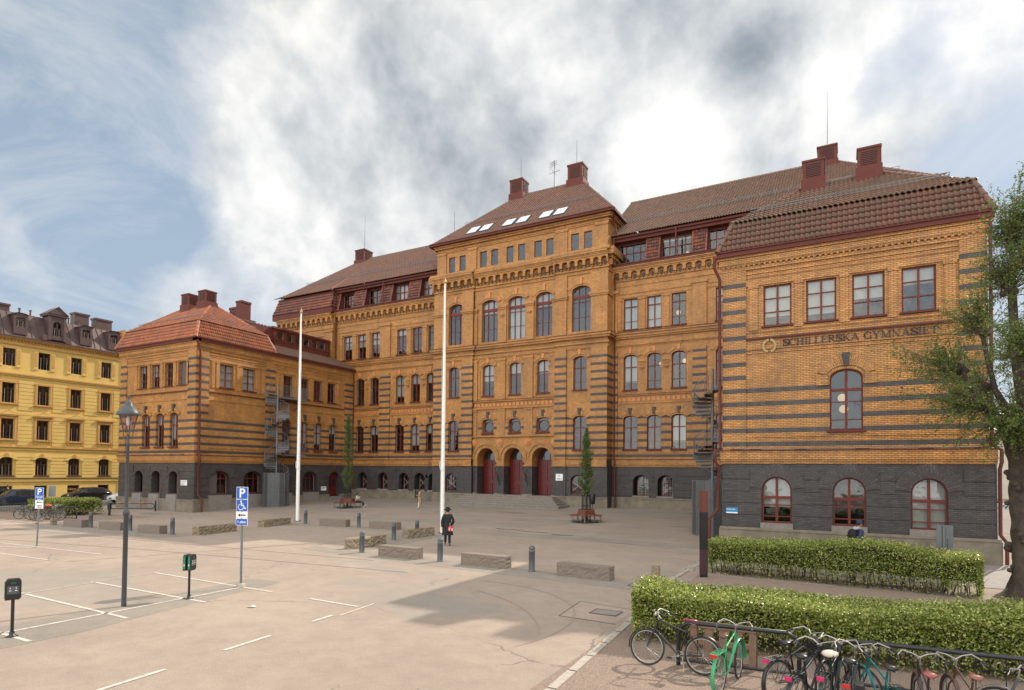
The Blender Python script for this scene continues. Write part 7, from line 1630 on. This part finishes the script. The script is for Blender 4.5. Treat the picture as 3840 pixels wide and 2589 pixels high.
def person(label,loc,rz,J,hgt=1.75,top='black_cloth',legs='black_cloth',shoe='black_shoe',hair='dark_hair',longhair=False,skirt=None,group=None,headdir=(0,1,0)):
    t=thing('person',label,'person',loc,rz); k=hgt/1.75; t.scale=(k,k,k)
    d=dict(pel=(0,0,.95),sp=(0,0,1.14),ch=(0,.0,1.34),nk=(0,-.01,1.5),hb=(0,.01,1.58),hd=(0,.02,1.66),ht=(0,.01,1.72),
        sR=(.17,0,1.43),sL=(-.17,0,1.43),eR=(.23,-.02,1.15),eL=(-.23,-.02,1.15),wR=(.24,.06,.9),wL=(-.24,.06,.9),
        hR=(.09,0,.9),hL=(-.09,0,.9),kR=(.1,.02,.5),kL=(-.1,.02,.5),aR=(.1,-.02,.09),aL=(-.1,-.02,.09),tR=(.11,.14,.03),tL=(-.11,.14,.03)); d.update(J)
    q={a:V(b) for a,b in d.items()}; hv=V(headdir).normalized()
    ch=[[(q['pel'],(.13,.10)),(q['sp'],(.12,.09)),(q['ch'],(.14,.10)),(q['nk'],.055),(q['hb'],(.062,.07)),(q['hd'],(.078,.092)),(q['ht'],(.06,.07))],[(q['hb']+hv*.001,.06),(q['hb']+hv*.07+V((0,0,.0)),.028)] if 0 else [(q['hd'],.08),(q['hd']+hv*.085-V((0,0,.03)),.016)]]
    for s in 'RL':
        sh,el,wr=q['s'+s],q['e'+s],q['w'+s]; ch.append([(q['ch'],(.14,.10)),(sh,.06),(sh.lerp(el,.5),.047),(el,.04),(el.lerp(wr,.4),.037),(wr,.026)])
        dr=(wr-el).normalized(); sd_=dr.cross(V((0,1,0)) if abs(dr.y)<.8 else V((1,0,0))).normalized(); pm=wr+dr*.05; ch.append([(wr,.026),(pm,(.03,.018))])
        cur=sd_.cross(dr).normalized()*.02
        for i,(off,ln) in enumerate(((-.026,.055),(-.009,.07),(.009,.066),(.026,.052))):
            b=pm+dr*.035+sd_*off; ch.append([(pm,(.03,.018)),(b,.0095),(b+dr*ln*.5+cur*.3,.0085),(b+dr*ln*.95+cur,.007)])
        tb=wr+dr*.025+sd_*.03; ch.append([(wr,.026),(tb,.011),(tb+dr*.03+sd_*.018,.009),(tb+dr*.055+sd_*.016,.008)])
        ch.append([(q['pel'],(.13,.10)),(q['h'+s],.085),(q['h'+s].lerp(q['k'+s],.5),.072),(q['k'+s],.052),(q['k'+s].lerp(q['a'+s],.35),.05),(q['a'+s],.035),(q['t'+s],.025)])
    skinned('body',ch,'skin',t,1,q['pel'])
    lg=[]; shs=[]
    for s in 'RL':
        lg.append([(q['pel'],(.145,.115)),(q['h'+s],.1),(q['h'+s].lerp(q['k'+s],.5),.085),(q['k'+s],.07),(q['k'+s].lerp(q['a'+s],.5),.066),(q['a'+s],.06)])
    skinned('trousers',lg,legs,t,1,q['pel'])
    for s in 'RL':
        skinned('shoe',[[(q['a'+s]+V((0,-.03,-.03)),.045),(q['a'+s].lerp(q['t'+s],.5)+V((0,0,-.01)),.042),(q['t'+s],.034)]],shoe,t,1)
    cw=1.15 if skirt else 1
    cs=[[(q['pel']+V((0,0,-.04)),(.15*cw,.12*cw)),(q['sp'],(.15*cw,.115*cw)),(q['ch'],(.165*cw,.125*cw)),(q['nk']+V((0,0,-.01 if skirt else -.03)),.085 if skirt else .075)]]
    for s in 'RL':
        sh,el,wr=q['s'+s],q['e'+s],q['w'+s]; cs.append([(q['ch'],(.165,.125)),(sh,.08*cw),(sh.lerp(el,.5),.07*cw),(el,.062*cw),(el.lerp(wr,.5),.056*cw),(wr+(wr-el)*.02,.05*cw)])
    coat=skinned('coat' if skirt else 'jacket',cs,top,t,1,q['pel']+V((0,0,-.04)))
    if skirt:
        mb=MB(); zb,rb,sw=skirt; rows=[]
        for i in range(9):
            f=i/8; z=1.16+(zb-1.16)*f; c=V((sw[0]*f*f,sw[1]*f*f,0)); rx,ry=.185+(rb-.185)*f,.15+(rb*.8-.15)*f
            rows.append([(c.x+rx*(1+.07*sin(5*a+2)*f)*cos(a),c.y+ry*(1+.08*sin(6*a)*f)*sin(a),z+.01*sin(3*a)) for a in [2*pi*j/28 for j in range(28)]])
        mb.grid(rows,top,True,True); mb.build('coat_skirt',t)
    mb=MB(); mb.ball(q['hd']-hv*.018+V((0,0,.022)),.102,hair,14,(.92,1.0,1.0))
    if longhair: mb.tube([q['hd']-hv*.07+V((0,0,.02)),q['nk']-hv*.07,q['ch']-hv*.12+V((0,0,.03))],[.08,.095,.05],hair,10); mb.tube([q['hd']+V((.07,0,-.01)),q['nk']+V((.1,.03,0)),q['ch']+V((.11,.07,.03))],[.035,.04,.02],hair,8)
    mb.build('hair',t)
    sd_=hv.cross(V((0,0,1))).normalized(); mb=MB()
    for s in (-1,1): mb.ball(q['hd']+hv*.083+sd_*s*.03+V((0,0,.0)),.011,'white',8); mb.ball(q['hd']+hv*.09+sd_*s*.03,.006,'black',6); mb.ball(q['hd']+sd_*s*.085-V((0,0,.02)),.022,'skin',8,(.5,1,1.3))
    e=mb.build('eyes_and_ears',t); mb=MB(); mb.ball(q['hd']+hv*.078-V((0,0,.062)),.02,cmat('lip',(.35,.09,.08),.5),8,(1.2,1.2,.4)); mb.build('mouth',t)
    return t,q
cmat('black_cloth',(.014,.014,.017),.85); cmat('black_shoe',(.02,.018,.016),.4); cmat('dark_hair',(.018,.012,.009),.6); cmat('tan_cloth',(.34,.22,.13),.85); cmat('white_cloth',(.62,.58,.54),.85); cmat('navy_cloth',(.018,.03,.075),.7); cmat('lilac_cloth',(.42,.40,.50),.85); cmat('cream_cloth',(.50,.43,.36),.85); cmat('white_shoe',(.6,.58,.55),.6); cmat('brown_hair',(.06,.022,.012),.55); cmat('felt_hat',(.012,.011,.012),.8); cmat('red_plastic_bag',(.55,.02,.02),.4); cmat('grey_cloth',(.10,.10,.11),.8)
# man in black walking away, bag on his right
t,q=person('man in a black hat and long black coat walking away towards the school',(-17.38,24.95,0),R(28.9)+.05,dict(eR=(.30,-.08,1.17),wR=(.22,.08,1.0),eL=(-.25,-.05,1.14),wL=(-.24,-.06,.88),kR=(.1,.0,.5),aR=(.11,-.06,.09),tR=(.12,.1,.03),kL=(-.09,.1,.5),aL=(-.1,.1,.12),tL=(-.1,.25,.05)),1.84,skirt=(.52,.26,(0,-.03)))
mb=MB(); c=q['hd']+V((0,0,.04)); mb.lathe([(.185,.03),(.19,.0),(.15,-.012),(.105,.0),(.108,.06),(.1,.12),(.07,.14),(.02,.125),(.001,.12)],'felt_hat',20,c); o=mb.build('hat',t)
o=MB(); rows=[]
for z,rx,ry in ((.0,.13,.04),(.04,.17,.07),(.16,.18,.08),(.25,.14,.05),(.3,.05,.02)): rows.append([(rx*cos(a)*(1+.1*sin(3*a+z*20)),ry*sin(a),z+.015*sin(4*a)) for a in [2*pi*j/16 for j in range(16)]])
o.grid(rows,'red_plastic_bag',True,True); o.face(rows[0],'red_plastic_bag')
for s in (-.07,.1): o.box(s-.03,s+.04,-.088,-.07,.05,.2,'white_cloth')
o.tube([(-.03,0,.28),(-.1,-.02,.42),(-.06,.0,.5)],.01,'white_cloth',5); o.box(-.28,-.1,-.05,.06,-.03,.2,'black')
o=o.build('shoulder_bag'); o.scale=(.8,.8,.85); o.location=(-17.12,24.82,.74); o.rotation_euler=(0,.15,R(28.9)); tag(o,'red and white bag hanging at the right hip of the man in black','bag')
# woman in tan coat
t,q=person('woman in a long tan coat and white trousers looking at her phone near the bin',(-32.6,42.5,G(0,42.5)),R(140),dict(eR=(.22,.04,1.17),wR=(.06,.22,1.22),eL=(-.23,.02,1.16),wL=(-.08,.2,1.15),hd=(0,.05,1.65),ht=(0,.05,1.71),kL=(-.1,.07,.5),aL=(-.1,.1,.09),tL=(-.1,.26,.03)),1.64,top='tan_cloth',legs='white_cloth',shoe='white_shoe',skirt=(.34,.24,(.03,-.06)),headdir=(0,1,-.35))
o=MB(); o.box(-.035,.035,-.005,.005,0,.14,'black'); o=o.build('mobile_phone'); o.location=(-32.6+.25*cos(R(230)),42.5+.25*sin(R(230)),G(0,42.5)+1.15); o.rotation_euler=(.5,0,R(140)); tag(o,'dark phone held by the woman in the tan coat','phone')
# woman sitting on the left ring bench, facing right
g=G(0,40.3); bx,by=-38.9+.88*cos(CR),40.3+.88*sin(CR)
t,q=person('woman with long brown hair sitting cross-legged on the left ring bench',(bx,by,g+.02),CR-pi/2,dict(pel=(0,-.02,.56),sp=(0,-.04,.75),ch=(0,-.03,.95),nk=(0,-.01,1.11),hb=(0,.01,1.19),hd=(0,.03,1.27),ht=(0,.02,1.33),sR=(.16,-.02,1.04),sL=(-.16,-.02,1.04),eR=(.2,.05,.8),eL=(-.2,.06,.8),wR=(.05,.24,.97),wL=(-.06,.25,.72),hR=(.09,.02,.54),hL=(-.09,.02,.54),kR=(.07,.45,.55),kL=(-.1,.46,.52),aR=(.03,.68,.25),tR=(.04,.83,.2),aL=(-.1,.5,.09),tL=(-.1,.66,.03)),1.72,top='cream_cloth',shoe='white_shoe',hair='brown_hair',longhair=True)
# student behind the far hedge
t,q=person('person in navy jacket and cap with a black backpack walking behind the far hedge',(.42,26.9,.03),R(28.9)-pi/2,dict(eR=(.22,-.1,1.16),wR=(.21,.03,.94),eL=(-.22,.06,1.16),wL=(-.2,.22,1.0),kR=(.1,.15,.5),aR=(.1,.2,.1),tR=(.1,.36,.05),kL=(-.1,-.05,.5),aL=(-.1,-.3,.13),tL=(-.1,-.16,.04)),1.9,top='navy_cloth',legs='grey_cloth')
mb=MB(); c=q['hd']+V((0,0,.035)); mb.lathe([(.11,-.01),(.112,.03),(.095,.075),(.05,.1),(.001,.105)],'navy_cloth',16,c); mb.box(-.07,.07,.06,.17,c.z-.005,c.z+.008,'navy_cloth'); mb.build('cap',t)
mb=MB(); mb.tube([(.12,-.06,1.53),(.06,-.12,1.5),(0,-.14,1.47),(-.06,-.12,1.5),(-.12,-.06,1.53),(-.1,.06,1.5),(-.04,.13,1.4),(-.03,.15,1.25)],[.045,.05,.06,.05,.045,.035,.025,.012],'lilac_cloth',8); mb.build('hood',t)
o=MB(); rows=[]
for z,s in ((0,.6),(.05,.95),(.2,1.05),(.35,1.0),(.45,.7),(.5,.3)): rows.append([(.16*s*max(-1,min(1,1.3*cos(a))),.11*s*max(-1,min(1,1.3*sin(a))),z) for a in [2*pi*j/18 for j in range(18)]])
o.grid(rows,'black_cloth',True,True); o.face(rows[0],'black_cloth'); o.box(-.1,.1,-.16,-.1,.05,.25,'black_cloth'); o.tube([(-.11,.08,.45),(-.13,.28,.42),(-.12,.25,.15),(-.1,.1,.05)],.015,'black',5); o.tube([(.11,.08,.45),(.13,.28,.42),(.12,.25,.15),(.1,.1,.05)],.015,'black',5)
o=o.build('backpack'); a=R(28.9)-pi/2; o.location=(.42-(-sin(a))*.26,26.9-cos(a)*.26,1.14); o.rotation_euler=(0,0,a); tag(o,'round black backpack on the back of the person in navy','backpack')
t,q=person('person in dark clothes standing at the shop door of the yellow building',(-74.6,29.3,.1),R(-60),{},1.75,top='black_cloth',legs='black_cloth')

# ---- tyre marks and litter on the square
M['tyremark']=mat('tyre_mark',(.275,.215,.17),.9)
def arc(cx,cy,r,a0,a1,w_,nm='tyre_mark'):
    mb=MB(); n=40; mb.grid([[(cx+(r+q)*cos(R(a0+(a1-a0)*i/n)),cy+(r+q)*sin(R(a0+(a1-a0)*i/n)),.0065) for i in range(n+1)] for q in (0,w_)],'tyremark',False); o=mb.build(nm); o['kind']='structure'
arc(-10.5,13.0,4.6,-20,95,.05); arc(-12.5,9.5,7.0,25,70,.05)
o=MB(); o.face([(0,0,0),(.2,.03,.03),(.22,.16,.01),(.1,.12,.05),(.02,.13,.0)],'white'); o=o.build('paper_scrap'); o.location=(-14.1,10.9,.012); tag(o,'small white scrap of paper lying on the car park','litter')
